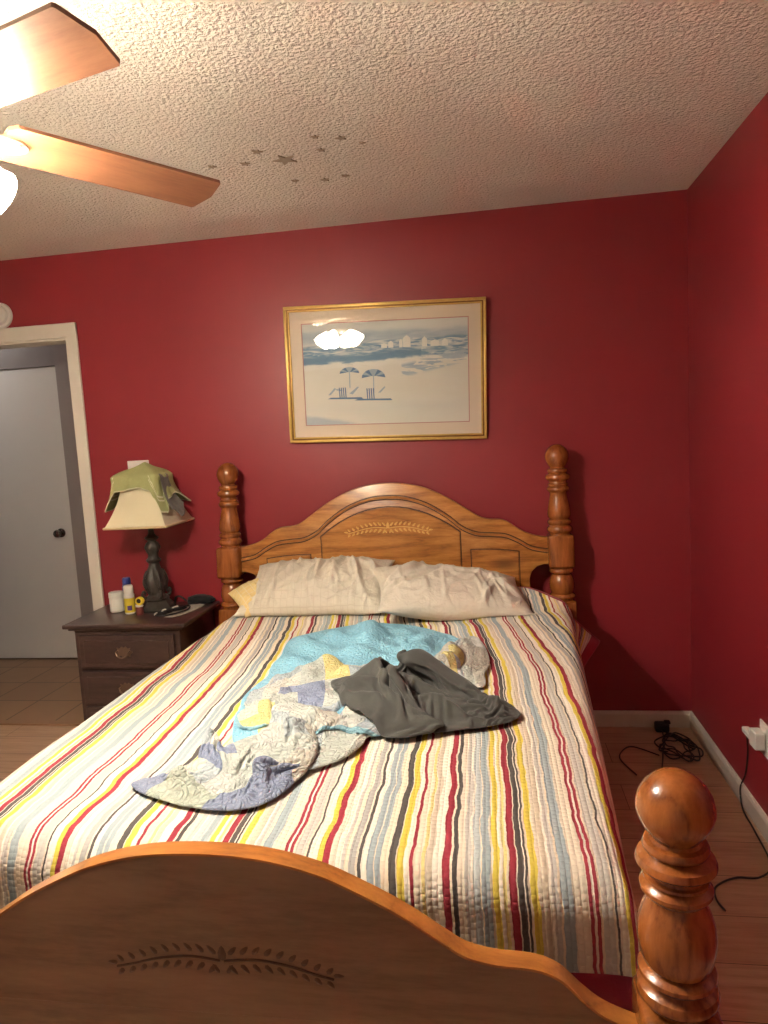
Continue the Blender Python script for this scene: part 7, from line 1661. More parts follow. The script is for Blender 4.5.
# towel draped over the shade
def mat_towel():
    t = NT('green_towel')
    uv = t.n('ShaderNodeUVMap'); uv.uv_map = 'UVMap'
    sp = t.n('ShaderNodeSeparateXYZ'); t.l(uv.outputs[0], sp.inputs[0])
    d = sp.outputs[1]     # distance from the hem
    def band(a, b): return t.math('MULTIPLY', t.math('GREATER_THAN', d, a), t.math('LESS_THAN', d, b))
    st = t.math('MULTIPLY', t.math('MAXIMUM', band(0.060, 0.067), band(0.080, 0.087)), t.math('LESS_THAN', sp.outputs[0], 0.5))
    st = t.math('MAXIMUM', st, band(-1.0, 0.005))
    v = t.coords()
    n = t.noise(v, 320, 2)
    c = t.mix(n, (0.29, 0.30, 0.13, 1), (0.37, 0.38, 0.18, 1))
    t.set(t.mix(st, c, (0.62, 0.60, 0.42, 1)), 0.95, spec=0.05)
    t.bump(n, 0.5, 0.003)
    return t.m
def frontness(v):
    an = math.degrees(math.atan2(v.co.y, v.co.x))
    return 1.0 if -131 < an < -56 else 0.0
def side_lift(ph):
    d = ph / (PI / 180)
    return 0.026 * sstep(-110, -140, d) * (1 - sstep(-170, -220, d)) + 0.004
def towel_mesh(phi0, phi1, hem_fn, out_fn, apex=0.722, lift=0.010, NP=90, NR=26, start=0.0):
    """cloth hanging over the square shade between two directions; hem_fn(phi) is the hem height, out_fn(phi) how far it stands off"""
    bm = bmesh.new(); uvl = bm.loops.layers.uv.new('UVMap')
    G = []
    for i in range(NP + 1):
        ph = phi0 + (phi1 - phi0) * i / NP
        c, s = math.cos(ph), math.sin(ph)
        k = 1.0 / ((abs(c) ** 8 + abs(s) ** 8) ** (1 / 8))      # squareness of the shade
        hem = hem_fn(ph)
        # profile: apex -> rim -> hem
        rim = (ST + lift + side_lift(ph)) * k
        pts = [(0.0, apex), (rim * 0.35, apex - 0.022), (rim * 0.75, SZ1 + 0.030), (rim * 1.0, SZ1 + 0.010)]
        m = 7
        for q in range(1, m + 1):
            t = q / m
            z = SZ1 + 0.010 + (hem - SZ1 - 0.010) * t
            r = (shade_half(min(SZ1, z)) + lift + side_lift(ph) * (1 - 0.6 * t)) * k + out_fn(ph) * t * t
            pts.append((r, z))
        P = smooth_path([(a, 0, b) for a, b in pts], 4)
        # resample to NR
        L = [0.0]
        for a, b in zip(P, P[1:]): L.append(L[-1] + (b - a).length)
        row = []
        for j in range(NR + 1):
            d = L[-1] * (start + (1 - start) * j / NR)
            q = max(k2 for k2 in range(len(L)) if L[k2] <= d + 1e-9); q = min(q, len(P) - 2)
            t = (d - L[q]) / max(1e-9, L[q + 1] - L[q])
            p = P[q].lerp(P[q + 1], t)
            wv = 0.004 * math.sin(ph * 9 + j * 0.2) * (j / NR) + 0.004 * fbm(c * 3, s * 3, j * 0.12, 2)
            v = bm.verts.new(((p.x + wv) * c, (p.x + wv) * s, p.z + 0.004 * fbm(c * 2, s * 2, 4 + j * 0.1, 2)))
            row.append((v, L[-1] - d))
        G.append(row)
    for a, b in zip(G, G[1:]):
        for j in range(NR):
            f = bm.faces.new((a[j][0], a[j + 1][0], b[j + 1][0], b[j][0]))
            for lp, (vv, d) in zip(f.loops, (a[j], a[j + 1], b[j + 1], b[j])): lp[uvl].uv = (frontness(vv), d)
    bmesh.ops.remove_doubles(bm, verts=bm.verts[:], dist=1e-5)
    bmesh.ops.recalc_face_normals(bm, faces=bm.faces[:])
    return bm
def lerp_table(tab, x):
    if x <= tab[0][0]: return tab[0][1]
    for (a, va), (b, vb) in zip(tab, tab[1:]):
        if x <= b: return va + (vb - va) * sstep(0, 1, (x - a) / (b - a))
    return tab[-1][1]
D2R = PI / 180
# directions: -90 is toward the camera side, 0 toward the bed, 180 toward the doorway
HEM = [(-250 * D2R, 0.58), (-200 * D2R, 0.55), (-165 * D2R, 0.505), (-144 * D2R, 0.500), (-136 * D2R, 0.54), (-130 * D2R, 0.592), (-90 * D2R, 0.606), (-58 * D2R, 0.592), (-51 * D2R, 0.55), (-45 * D2R, 0.490), (-34 * D2R, 0.485), (-24 * D2R, 0.55), (0, 0.57), (22 * D2R, 0.52), (45 * D2R, 0.52), (110 * D2R, 0.58)]
OUT = [(-250 * D2R, 0.004), (-170 * D2R, 0.030), (-140 * D2R, 0.022), (-110 * D2R, 0.006), (-60 * D2R, 0.006), (-40 * D2R, 0.012), (-15 * D2R, 0.03), (20 * D2R, 0.065), (45 * D2R, 0.035), (70 * D2R, 0.0), (110 * D2R, 0.0)]
bm = towel_mesh(-250 * D2R, 110 * D2R, lambda p: lerp_table(HEM, p), lambda p: lerp_table(OUT, p), NP=150)
tw = obj('hand_towel', bm, mat_towel(), None, 'all', (LX, LY, NZ))
md = tw.modifiers.new('thickness', 'SOLIDIFY'); md.thickness = 0.005; md.offset = 1
tag(tw, 'olive green hand towel draped over the cream lamp shade', 'towel')
M_GREY_LAYER = fabric('dark_grey_fabric', (0.13, 0.115, 0.10, 1), 0.9, 300, 0.4, 0.2)  # dark grey layer over part of the towel
HEM2 = [(-32 * D2R, 0.50), (-20 * D2R, 0.462), (-8 * D2R, 0.470), (4 * D2R, 0.52)]
bm = towel_mesh(-34 * D2R, 4 * D2R, lambda p: lerp_table(HEM2, p), lambda p: 0.045, apex=0.735, lift=0.021, NP=24, start=0.40)
lc = obj('grey_layer', bm, M_GREY_LAYER, None, 'all', (LX, LY, NZ))
md = lc.modifiers.new('thickness', 'SOLIDIFY'); md.thickness = 0.002; md.offset = 1
tag(lc, 'small dark grey layer on the lamp shade over the green towel', 'cloth')

# ================================================================ SMALL THINGS ON THE NIGHTSTAND
M_WHITE = plain('white_bottle', (0.78, 0.75, 0.68, 1), 0.35, var=0.02)
M_NAVY = plain('navy_cap', (0.025, 0.045, 0.22, 1), 0.35)
M_BLUEB = plain('blue_bottle', (0.05, 0.09, 0.26, 1), 0.35)
M_YEL = plain('yellow_label', (0.75, 0.58, 0.05, 1), 0.4)
M_PURP = plain('purple_print', (0.13, 0.07, 0.26, 1), 0.5)
jar = thing('jar', 'squat white lidded jar at the doorway side of the nightstand', 'jar', (-2.742, -0.205, NZ))
bm = bmesh.new(); add_lathe(bm, [(0.0, 0.0), (0.030, 0.0), (0.034, 0.004), (0.034, 0.064), (0.030, 0.070), (0.0, 0.070)], 32); obj('jar_body', bm, M_WHITE, jar, 40)
bm = bmesh.new(); add_lathe(bm, [(0.0, 0.070), (0.0345, 0.070), (0.0355, 0.074), (0.0355, 0.094), (0.033, 0.098), (0.0, 0.098)], 32); obj('lid', bm, M_WHITE, jar, 40)
b1 = thing('bottle', 'tall blue bottle with navy cap behind the yellow and white bottle', 'bottle', (-2.706, -0.160, NZ))
bm = bmesh.new(); add_lathe(bm, [(0.0, 0.0), (0.021, 0.0), (0.023, 0.004), (0.023, 0.118), (0.018, 0.128), (0.0, 0.128)], 28); obj('bottle_body', bm, M_BLUEB, b1, 40)
bm = bmesh.new(); add_lathe(bm, [(0.0, 0.127), (0.019, 0.127), (0.020, 0.130), (0.020, 0.155), (0.017, 0.160), (0.0, 0.160)], 28); obj('cap', bm, M_NAVY, b1, 40)
b2 = thing('bottle', 'yellow and white bottle in front of the blue bottle', 'bottle', (-2.652, -0.245, NZ))
bm = bmesh.new(); add_lathe(bm, [(0.0, 0.0), (0.023, 0.0), (0.025, 0.004), (0.025, 0.090), (0.022, 0.100), (0.0, 0.100)], 28); obj('bottle_body', bm, M_WHITE, b2, 40)
bm = bmesh.new(); add_lathe(bm, [(0.0256, 0.008), (0.0256, 0.078)], 28, cap=False)
obj('bottle_label', bm, M_YEL, b2, 'all')
bm = bmesh.new()
add_prism_xz(bm, [(0.001, 0.020), (0.020, 0.020), (0.020, 0.042), (0.001, 0.042)], -0.0262, -0.0165)
obj('printed_panel', bm, M_PURP, b2)
bm = bmesh.new(); add_lathe(bm, [(0.0, 0.099), (0.021, 0.099), (0.0225, 0.102), (0.0225, 0.132), (0.019, 0.138), (0.0, 0.138)], 28); obj('cap', bm, M_WHITE, b2, 40)
# yellow tape-like roll standing on a small red tin
tin = thing('small_tin', 'small dull red tin in front of the lamp foot', 'tin', (-2.585, -0.278, NZ))
bm = bmesh.new(); add_lathe(bm, [(0.0, 0.0), (0.016, 0.0), (0.0175, 0.003), (0.0175, 0.036), (0.015, 0.040), (0.0, 0.040)], 24); obj('tin_body', bm, plain('dull_red', srgb(120, 62, 56), 0.4), tin, 40)
bm = bmesh.new(); add_lathe(bm, [(0.0, 0.040), (0.018, 0.040), (0.020, 0.043), (0.018, 0.047), (0.0, 0.047)], 24); ld = obj('lid', bm, M_WHITE, tin, 40)
yt = thing('tape_measure', 'small yellow round tape measure standing on the red tin', 'tape measure', (-2.580, -0.278, NZ + 0.047))
bm = bmesh.new()
mrot = Matrix.Translation((0, 0.010, 0.020)) @ Matrix.Rotation(PI / 2, 4, 'X')
add_lathe(bm, [(0.0, 0.0), (0.019, 0.0), (0.0205, 0.003), (0.0205, 0.017), (0.019, 0.020), (0.0, 0.020)], 28, mrot)
obj('case', bm, M_YEL, yt, 40)
bm = bmesh.new()
add_lathe(bm, [(0.0, 0.0), (0.0105, 0.0), (0.011, 0.0012), (0.0, 0.0015)], 24, Matrix.Translation((0, -0.010, 0.022)) @ Matrix.Rotation(PI / 2, 4, 'X'))
obj('case_centre', bm, M_BLACK, yt, 40)

# grey paper sheet and a black eye mask on it
def thin_patch(pts, base, th, mat, name, bumpy=0.003):
    bm = bmesh.new()
    ol = chaikin([(a, b, 0) for a, b in pts], 1)
    n = len(ol)
    c = sum(ol, Vector()) / n
    rings = []
    for k in range(5):
        t = k / 4
        rings.append([bm.verts.new((c.x + (p.x - c.x) * t, c.y + (p.y - c.y) * t, base + th + bumpy * (0.5 + fbm(p.x * 20 * t, p.y * 20 * t, 2.0, 2)) * (1 - t))) for p in ol] if k else [bm.verts.new((c.x, c.y, base + th + bumpy))])
    for i in range(n): bm.faces.new((rings[0][0], rings[1][i], rings[1][(i + 1) % n]))
    for a, b in zip(rings[1:], rings[2:]):
        for i in range(n): bm.faces.new((a[i], b[i], b[(i + 1) % n], a[(i + 1) % n]))
    low = [bm.verts.new((p.x, p.y, base)) for p in ol]
    for i in range(n): bm.faces.new((rings[-1][i], low[i], low[(i + 1) % n], rings[-1][(i + 1) % n]))
    bm.faces.new(list(reversed(low)))
    bmesh.ops.recalc_face_normals(bm, faces=bm.faces[:])
    return obj(name, bm, mat, None, 40)
pp = thin_patch([(-2.450, -0.335), (-2.440, -0.120), (-2.330, -0.085), (-2.325, -0.180), (-2.375, -0.345)], NZ + 0.0005, 0.003, fabric('grey_cloth_sheet', (0.42, 0.38, 0.33, 1)), 'folded_cloth')
tag(pp, 'small pale grey folded cloth under the black eye mask', 'cloth')
em = thing('eye_mask', 'black eye mask with white edging lying on the pale grey cloth', 'eye mask', (-2.432, -0.255, NZ + 0.010), math.radians(62))
bm = bmesh.new()
mask = [(-0.085, 0.012), (-0.045, 0.032), (0.0, 0.026), (0.045, 0.032), (0.085, 0.012), (0.080, -0.016), (0.045, -0.032), (0.014, -0.022), (0.0, -0.006), (-0.014, -0.022), (-0.045, -0.032), (-0.080, -0.016)]
pol = [(p.x, p.y) for p in chaikin([(a, b, 0) for a, b in mask], 2)]
add_prism_xy(bm, pol, 0.0, 0.012)
es = [e for e in bm.edges if all(v.co.z > 0.011 for v in e.verts)]
bmesh.ops.bevel(bm, geom=es, offset=0.004, segments=2, affect='EDGES')
obj('mask_body', bm, plain('black_satin', (0.010, 0.009, 0.010, 1), 0.45), em, 40)
bm = bmesh.new()
add_tube(bm, [(-0.080, 0.0, 0.004), (-0.100, -0.012, 0.004), (-0.070, -0.048, 0.000), (0.0, -0.060, 0.0), (0.060, -0.045, 0.0), (0.100, -0.005, 0.002), (0.082, 0.0, 0.006)], 0.004, 8, 6)
obj('strap', bm, M_BLACK, em, True)
for x, w, a in ((-0.045, 0.030, 0.2), (0.02, 0.034, -0.3), (-0.088, 0.030, 0.5)):
    bm = bmesh.new()
    pts = [(x - w / 2, -0.006 - 0.01 * a, 0.0135 if abs(x) < .08 else 0.007), (x, 0.003, 0.0145 if abs(x) < .08 else 0.008), (x + w / 2, 0.004 + 0.01 * a, 0.0135 if abs(x) < .08 else 0.007)]
    add_tube(bm, pts, 0.0042, 8, 5)
    obj('white_edging', bm, M_WHITE, em, True)
# soft black pouch at the back
def lump(sx, sy, sz, seed):
    bm = bmesh.new()
    bmesh.ops.create_uvsphere(bm, u_segments=32, v_segments=18, radius=1.0)
    for v in bm.verts:
        d = 1 + 0.22 * fbm(v.co.x * 1.8 + seed, v.co.y * 1.8, v.co.z * 1.8, 3)
        x, y, z = v.co
        z = max(z, -0.55)
        v.co = Vector((math.copysign(abs(x) ** 0.8, x) * sx * d, math.copysign(abs(y) ** 0.8, y) * sy * d, (z + 0.55) / 1.55 * sz * (0.85 + 0.15 * d)))
    return bm
pch = thing('pouch', 'soft black pouch at the back of the nightstand next to the bedpost', 'pouch', (-2.368, -0.064, NZ + 0.001), 0.1)
obj('pouch_body', lump(0.070, 0.036, 0.042, 1.3), fabric('black_nylon', (0.012, 0.012, 0.013, 1), 0.7), pch, 'all')
bm = bmesh.new(); add_tube(bm, [(-0.062, -0.030, 0.020), (-0.090, -0.036, 0.045), (-0.115, -0.030, 0.040), (-0.125, -0.020, 0.012)], 0.005, 8, 6)
obj('strap', bm, M_BLACK, pch, True)

# ================================================================ ON THE WALLS
# light switch
sw = thing('light_switch', 'white double light switch plate on the red wall above the lamp', 'light switch', (-2.667, -0.0005, 1.335))
bm = bmesh.new(); add_box(bm, (0, -0.0035, 0), (0.116, 0.007, 0.116), 0.003, 2); obj('plate', bm, M_PLASTIC, sw)
for x in (-0.023, 0.023):
    bm = bmesh.new(); add_box(bm, (x, -0.011, 0.003), (0.010, 0.012, 0.022), 0.002, 2); obj('toggle', bm, M_PLASTIC, sw)
# smoke detector
sd = thing('smoke_detector', 'round white smoke detector above the door casing', 'smoke detector', (-3.338, -0.0005, 2.167))
rx = Matrix.Rotation(PI / 2, 4, 'X')
bm = bmesh.new(); add_lathe(bm, [(0.0, 0.0), (0.060, 0.0), (0.064, 0.004), (0.064, 0.016), (0.060, 0.022), (0.0, 0.022)], 40, rx); obj('base', bm, M_PLASTIC, sd, 40)
bm = bmesh.new(); add_lathe(bm, [(0.0, 0.021), (0.050, 0.021), (0.050, 0.028), (0.044, 0.036), (0.020, 0.038), (0.0, 0.038)], 40, rx); obj('cover', bm, M_PLASTIC, sd, 40)

# framed beach print
PW, PH = 0.951, 0.642
pic = thing('framed_picture', 'gold framed beach print hanging on the red wall above the bed', 'picture', (-1.369, -0.028, 1.744))
pic.rotation_euler = (math.radians(3.2), math.radians(1.8), math.radians(0.5))
M_GILT = plain('gilt_frame', srgb(206, 172, 96), 0.38, 0.40, var=0.15, nscale=50)
M_GILT_IN = plain('gilt_inner', srgb(120, 78, 26), 0.4, 0.5)
M_MAT = plain('cream_mat', (0.78, 0.66, 0.54, 1), 0.85, var=0.01)
M_PINK = plain('pink_mat_edge', (0.55, 0.27, 0.25, 1), 0.8, var=0.02)
def frame_bar(bm, w, h, fw, y0, y1, b=0.003):
    for c, s in (((0, 0, h / 2 - fw / 2), (w, 0, fw)), ((0, 0, -h / 2 + fw / 2), (w, 0, fw)), ((-w / 2 + fw / 2, 0, 0), (fw, 0, h - 2 * fw)), ((w / 2 - fw / 2, 0, 0), (fw, 0, h - 2 * fw))):
        add_box(bm, (c[0], (y0 + y1) / 2, c[2]), (s[0], abs(y1 - y0), s[2]), b, 2)
bm = bmesh.new(); frame_bar(bm, PW, PH, 0.013, -0.016, 0.016, 0.003); frame_bar(bm, PW - 0.038, PH - 0.038, 0.007, -0.010, 0.012, 0.002)
fr = obj('frame', bm, M_GILT, pic, 40)
bm = bmesh.new(); frame_bar(bm, PW - 0.022, PH - 0.022, 0.010, -0.0065, 0.014, 0.001); obj('frame_groove', bm, M_GILT_IN, fr)
mw_, mh_ = PW - 0.036, PH - 0.036
bm = bmesh.new(); frame_bar(bm, mw_, mh_, 0.062, -0.0015, 0.004, 0.0); obj('mat_board', bm, M_MAT, pic)
bm = bmesh.new(); frame_bar(bm, mw_ - 0.118, mh_ - 0.118, 0.007, -0.0010, 0.004, 0.0); obj('mat_edge', bm, M_PINK, pic)
IW, IH = mw_ - 0.122, mh_ - 0.122
def mat_print():
    t = NT('beach_print')
    uv = t.n('ShaderNodeUVMap'); uv.uv_map = 'UVMap'
    sp = t.n('ShaderNodeSeparateXYZ'); t.l(uv.outputs[0], sp.inputs[0])
    u, v = sp.outputs[0], sp.outputs[1]
    def nz(sx, sy, sc, d=4, dist=0.5):
        mp = t.n('ShaderNodeMapping'); mp.inputs['Scale'].default_value = (sx, sy, 1); t.l(uv.outputs[0], mp.inputs[0])
        return t.noise(mp.outputs[0], sc, d, 0.6, dist)
    def band(x, a, b, soft):
        m1 = t.n('ShaderNodeMapRange', interpolation_type='SMOOTHSTEP'); m1.inputs[1].default_value = a - soft; m1.inputs[2].default_value = a + soft; t.l(x, m1.inputs[0])
        m2 = t.n('ShaderNodeMapRange', interpolation_type='SMOOTHSTEP'); m2.inputs[1].default_value = b - soft; m2.inputs[2].default_value = b + soft; t.l(x, m2.inputs[0])
        return t.math('MULTIPLY', m1.outputs[0], t.math('SUBTRACT', 1.0, m2.outputs[0]))
    sand = (0.74, 0.70, 0.60, 1); pale = (0.62, 0.66, 0.66, 1); blue = (0.22, 0.36, 0.50, 1); deep = (0.10, 0.22, 0.38, 1); white = (0.82, 0.80, 0.74, 1)
    vv = t.math('ADD', v, t.math('MULTIPLY', t.math('SUBTRACT', nz(3, 3, 1.5), 0.5), 0.10))
    c = t.mix(nz(2, 5, 2), sand, white)
    # sky
    c = t.mix(band(vv, 0.78, 1.5, 0.03), c, t.mix(nz(2, 9, 2), pale, white))
    c = t.mix(t.math('MULTIPLY', band(vv, 0.80, 0.90, 0.03), nz(3, 10, 2)), c, blue)
    # sea and surf: slopes down toward the left
    w = t.math('ADD', vv, t.math('MULTIPLY', t.math('SUBTRACT', u, 0.5), -0.06))
    sea = band(w, 0.615, 0.80, 0.015)
    br = t.ramp(nz(4, 16, 2.0, 5, 1.0), [(0.30, white), (0.45, pale), (0.55, blue), (0.72, deep)])
    c = t.mix(sea, c, br)
    c = t.mix(t.math('MULTIPLY', band(w, 0.63, 0.70, 0.02), t.math('LESS_THAN', u, 0.72)), c, t.mix(nz(5, 14, 2.5), deep, blue))
    c = t.mix(t.math('MULTIPLY', band(w, 0.57, 0.625, 0.012), t.math('GREATER_THAN', nz(6, 12, 2), 0.42)), c, white)
    # tidal pool on the sand
    diag = t.math('ADD', v, t.math('MULTIPLY', u, -0.35))
    c = t.mix(t.math('MULTIPLY', t.math('MULTIPLY', band(diag, 0.24, 0.36, 0.02), t.math('GREATER_THAN', u, 0.60)), t.math('GREATER_THAN', nz(5, 16, 1.6), 0.50)), c, t.mix(nz(4, 10, 2), blue, pale))
    # corner wash
    wash = t.math('MULTIPLY', band(t.math('ADD', vv, t.math('MULTIPLY', u, 0.28)), -0.5, 0.10, 0.03), 0.75)
    c = t.mix(wash, c, t.mix(nz(4, 12, 2), blue, pale))
    c = t.mix(t.math('MULTIPLY', band(vv, 0.12, 0.22, 0.04), t.math('MULTIPLY', nz(2, 14, 2), 0.35)), c, pale)
    t.set(c, 0.8)
    return t.m
bm = bmesh.new(); uvl = bm.loops.layers.uv.new('UVMap')
vs = [bm.verts.new((x * IW / 2, 0.0015, z * IH / 2)) for x, z in ((-1, -1), (1, -1), (1, 1), (-1, 1))]
f = bm.faces.new(vs)
for lp, q in zip(f.loops, ((0, 0), (1, 0), (1, 1), (0, 1))): lp[uvl].uv = q
pb = bmesh.new()
pr_o = obj('print', bm, mat_print(), pic)
# printed figures on the sheet: parasols, deck chairs and far houses
M_INK = plain('print_blue', (0.12, 0.22, 0.38, 1), 0.8); M_INKL = plain('print_pale_blue', (0.38, 0.48, 0.56, 1), 0.8); M_INKW = plain('print_white', (0.84, 0.82, 0.76, 1), 0.8)
def ink(polys, mat, name, y):
    bm = bmesh.new()
    for p in polys:
        f = bm.faces.new([bm.verts.new(((a - 0.5) * IW, y, (b - 0.5) * IH)) for a, b in p])
        f.normal_update()
        if f.normal.y > 0: f.normal_flip()
    o = obj(name, bm, mat, pr_o)
    return o
def parasol(cx, cz, w, h):
    n = 8
    arc = [(cx + w * math.cos(PI * k / n), cz + h * math.sin(PI * k / n)) for k in range(n + 1)]
    dark, pale = [], []
    for k in range(n):
        tri = [(cx, cz + h * 0.15), arc[k], arc[k + 1]]
        (dark if k in (0, 2, 5, 7) else pale).append([arc[k], arc[k + 1], (cx + (arc[k + 1][0] - cx) * 0.2, cz + 0.2 * h), (cx + (arc[k][0] - cx) * 0.2, cz + 0.2 * h)])
    pole = [[(cx - 0.003, cz - 0.14), (cx + 0.003, cz - 0.14), (cx + 0.003, cz + 0.03), (cx - 0.003, cz + 0.03)]]
    return dark, pale, pole
d1, p1_, q1 = parasol(0.43, 0.455, 0.072, 0.085)
d2, p2_, q2 = parasol(0.285, 0.505, 0.060, 0.062)
def deck(cx, cz, s):
    o = []
    for k in range(4):
        x = cx + (k - 1.5) * 0.013 * s
        o.append([(x - 0.003 * s, cz), (x + 0.004 * s, cz), (x + 0.001 * s, cz + 0.11 * s), (x - 0.006 * s, cz + 0.11 * s)])
    o.append([(cx - 0.10 * s, cz - 0.004), (cx + 0.13 * s, cz - 0.012), (cx + 0.12 * s, cz + 0.006), (cx - 0.08 * s, cz + 0.010)])
    return o
side1 = [[(0.47, 0.31), (0.50, 0.36), (0.495, 0.37), (0.455, 0.31)], [(0.165, 0.30), (0.20, 0.36), (0.19, 0.37), (0.15, 0.30)]]
for dk, wt, q in ((d1, p1_, q1), (d2, p2_, q2)):
    ink(dk, M_INK, 'printed_parasol', 0.0005); ink(wt, M_INKL, 'printed_parasol', 0.0005); ink(q, M_INKL, 'printed_pole', 0.0006)
for c_, z_, s_ in ((0.41, 0.245, 1.0), (0.24, 0.265, 0.95)):
    ink(deck(c_, z_, s_), M_INK, 'printed_deck_chair', 0.0005)
for p in side1 + [[(0.20, 0.345), (0.235, 0.335), (0.24, 0.345), (0.20, 0.36)], [(0.30, 0.30), (0.34, 0.37), (0.33, 0.375), (0.28, 0.31)]]:
    ink([p], M_INKL, 'printed_deck_chair', 0.0006)
for x, w_, h_ in ((0.50, 0.035, 0.035), (0.54, 0.03, 0.05), (0.60, 0.02, 0.06), (0.635, 0.045, 0.085), (0.74, 0.03, 0.07), (0.80, 0.05, 0.045), (0.86, 0.035, 0.05)):
    ink([[(x - w_ / 2, 0.735), (x + w_ / 2, 0.735), (x + w_ / 2, 0.735 + h_), (x, 0.735 + h_ * 1.35), (x - w_ / 2, 0.735 + h_)]], M_INKW, 'printed_house', 0.0004)
def mat_glass():
    t = NT('picture_glass')
    mx = t.n('ShaderNodeMixShader'); tr = t.n('ShaderNodeBsdfTransparent'); gl = t.n('ShaderNodeBsdfGlossy')
    gl.inputs['Roughness'].default_value = 0.01
    fr_ = t.n('ShaderNodeFresnel'); fr_.inputs[0].default_value = 1.5
    t.l(fr_.outputs[0], mx.inputs[0]); t.l(tr.outputs[0], mx.inputs[1]); t.l(gl.outputs[0], mx.inputs[2])
    t.l(mx.outputs[0], t.out.inputs[0])
    return t.m
bm = bmesh.new(); add_box(bm, (0, -0.0045, 0), (mw_, 0.002, mh_)); obj('glass', bm, mat_glass(), pic)

# outlet with a plug-in adapter on the side wall
ol = thing('wall_outlet', 'white wall outlet low on the red side wall beside the bed foot', 'outlet', (-0.0005, -0.895, 0.345))
bm = bmesh.new(); add_box(bm, (-0.003, 0, 0), (0.006, 0.072, 0.116), 0.002, 2); obj('plate', bm, M_PLASTIC, ol)
for z in (-0.026, 0.026):
    bm = bmesh.new(); add_box(bm, (-0.0065, 0, z), (0.004, 0.034, 0.028), 0.002, 2); obj('socket', bm, M_PLASTIC, ol)
ad = thing('plug_adapter', 'white plug adapter pushed into the low wall outlet', 'plug adapter', (-0.009, -0.895, 0.345))
bm = bmesh.new(); add_box(bm, (-0.018, 0.0, 0.0), (0.034, 0.058, 0.060), 0.005, 3); add_box(bm, (-0.020, 0.060, -0.010), (0.026, 0.095, 0.020), 0.005, 3); obj('adapter_body', bm, M_PLASTIC, ad)

# power cord from the outlet along the baseboard and across the floor
bm = bmesh.new()
add_tube(bm, [(-0.030, -0.770, 0.336), (-0.016, -0.765, 0.300), (-0.006, -0.745, 0.22), (-0.006, -0.722, 0.13), (-0.017, -0.704, 0.074), (-0.018, -0.708, 0.030), (-0.024, -0.760, 0.005), (-0.032, -0.900, 0.005), (-0.050, -1.080, 0.005), (-0.11, -1.150, 0.005), (-0.185, -1.157, 0.005), (-0.255, -1.205, 0.005), (-0.272, -1.265, 0.005), (-0.262, -1.315, 0.005)], 0.0030, 8, 8)
tag(obj('power_cord', bm, M_BLACK, None, True), 'thin dark cord running from the wall outlet across the floor', 'cord')
# tangle of black cable in the corner
cb = thing('cable_coil', 'tangled black cable with plug lying in the corner by the baseboard', 'cable', (-0.12, -0.22, 0.004))
bm = bmesh.new()
pts = [(-0.035, 0.13, 0.018)]
for k in range(58):
    a = k * 0.62
    r = 1 + 0.30 * math.sin(k * 1.7)
    pts.append((-0.005 + 0.062 * r * math.cos(a) + 0.02 * math.sin(k * 0.4), -0.030 + 0.105 * r * math.sin(a), 0.003 + 0.028 * abs(math.sin(k * 0.9)) * (k / 58)))
add_tube(bm, pts, 0.0033, 6, 5)
obj('cable', bm, M_BLACK, cb, True)
bm = bmesh.new()
add_tube(bm, [(-0.035, 0.12, 0.014), (-0.05, 0.03, 0.004), (-0.075, -0.06, 0.003), (-0.10, -0.16, 0.003), (-0.13, -0.27, 0.003)], 0.0033, 6, 6)
add_tube(bm, [(-0.10, -0.10, 0.003), (-0.19, -0.02, 0.003), (-0.24, -0.05, 0.003), (-0.27, -0.14, 0.003), (-0.23, -0.28, 0.003)], 0.0028, 6, 6)
obj('loose_cable', bm, M_BLACK, cb, True)
bm = bmesh.new(); add_box(bm, (-0.030, 0.155, 0.022), (0.062, 0.045, 0.042), 0.008, 3); add_box(bm, (-0.006, 0.155, 0.045), (0.026, 0.03, 0.012), 0.004, 2)
obj('plug', bm, M_BLACK, cb, 40)

# star stickers on the ceiling
M_STAR = plain('star_vinyl', srgb(166, 152, 134), 0.6, var=0.08)
STARS = [(-1.569, -0.826, .046, 'large'), (-1.835, -0.842, .017, ''), (-1.715, -0.833, .019, ''), (-1.641, -0.920, .021, ''), (-1.422, -0.980, .015, ''), (-1.341, -0.948, .020, ''), (-1.281, -0.889, .013, ''), (-1.427, -0.873, .017, ''), (-1.591, -0.621, .016, ''), (-1.478, -0.597, .019, ''), (-1.396, -0.614, .017, '')]
def star_mesh(r, a0):
    bm = bmesh.new()
    pts = [((r if k % 2 == 0 else r * 0.42) * math.cos(a0 + k * PI / 5), (r if k % 2 == 0 else r * 0.42) * math.sin(a0 + k * PI / 5)) for k in range(10)]
    add_prism_xy(bm, pts, -0.004, 0.0)
    return bm
STAR_LABELS = ['largest star sticker on the popcorn ceiling', 'small star sticker closest to the fan blade tip', 'second small star sticker from the fan blade tip', 'small star sticker just before the largest star', 'upper star sticker of the ceiling group, past the largest star', 'mid-sized star sticker near the far end of the ceiling group', 'tiniest star sticker at the far end of the ceiling group', 'small star sticker beside the largest star, away from the fan', 'star sticker nearest the picture wall, below the largest star', 'middle star sticker of the row nearest the picture wall', 'end star sticker of the row nearest the picture wall']
for (x, y, r, _), lb in zip(STARS, STAR_LABELS):
    o = obj('star_sticker', star_mesh(r, random.uniform(0, 2)), M_STAR, None, loc=(x, y, H - 0.001))
    tag(o, lb, 'sticker', 'star stickers on the ceiling')

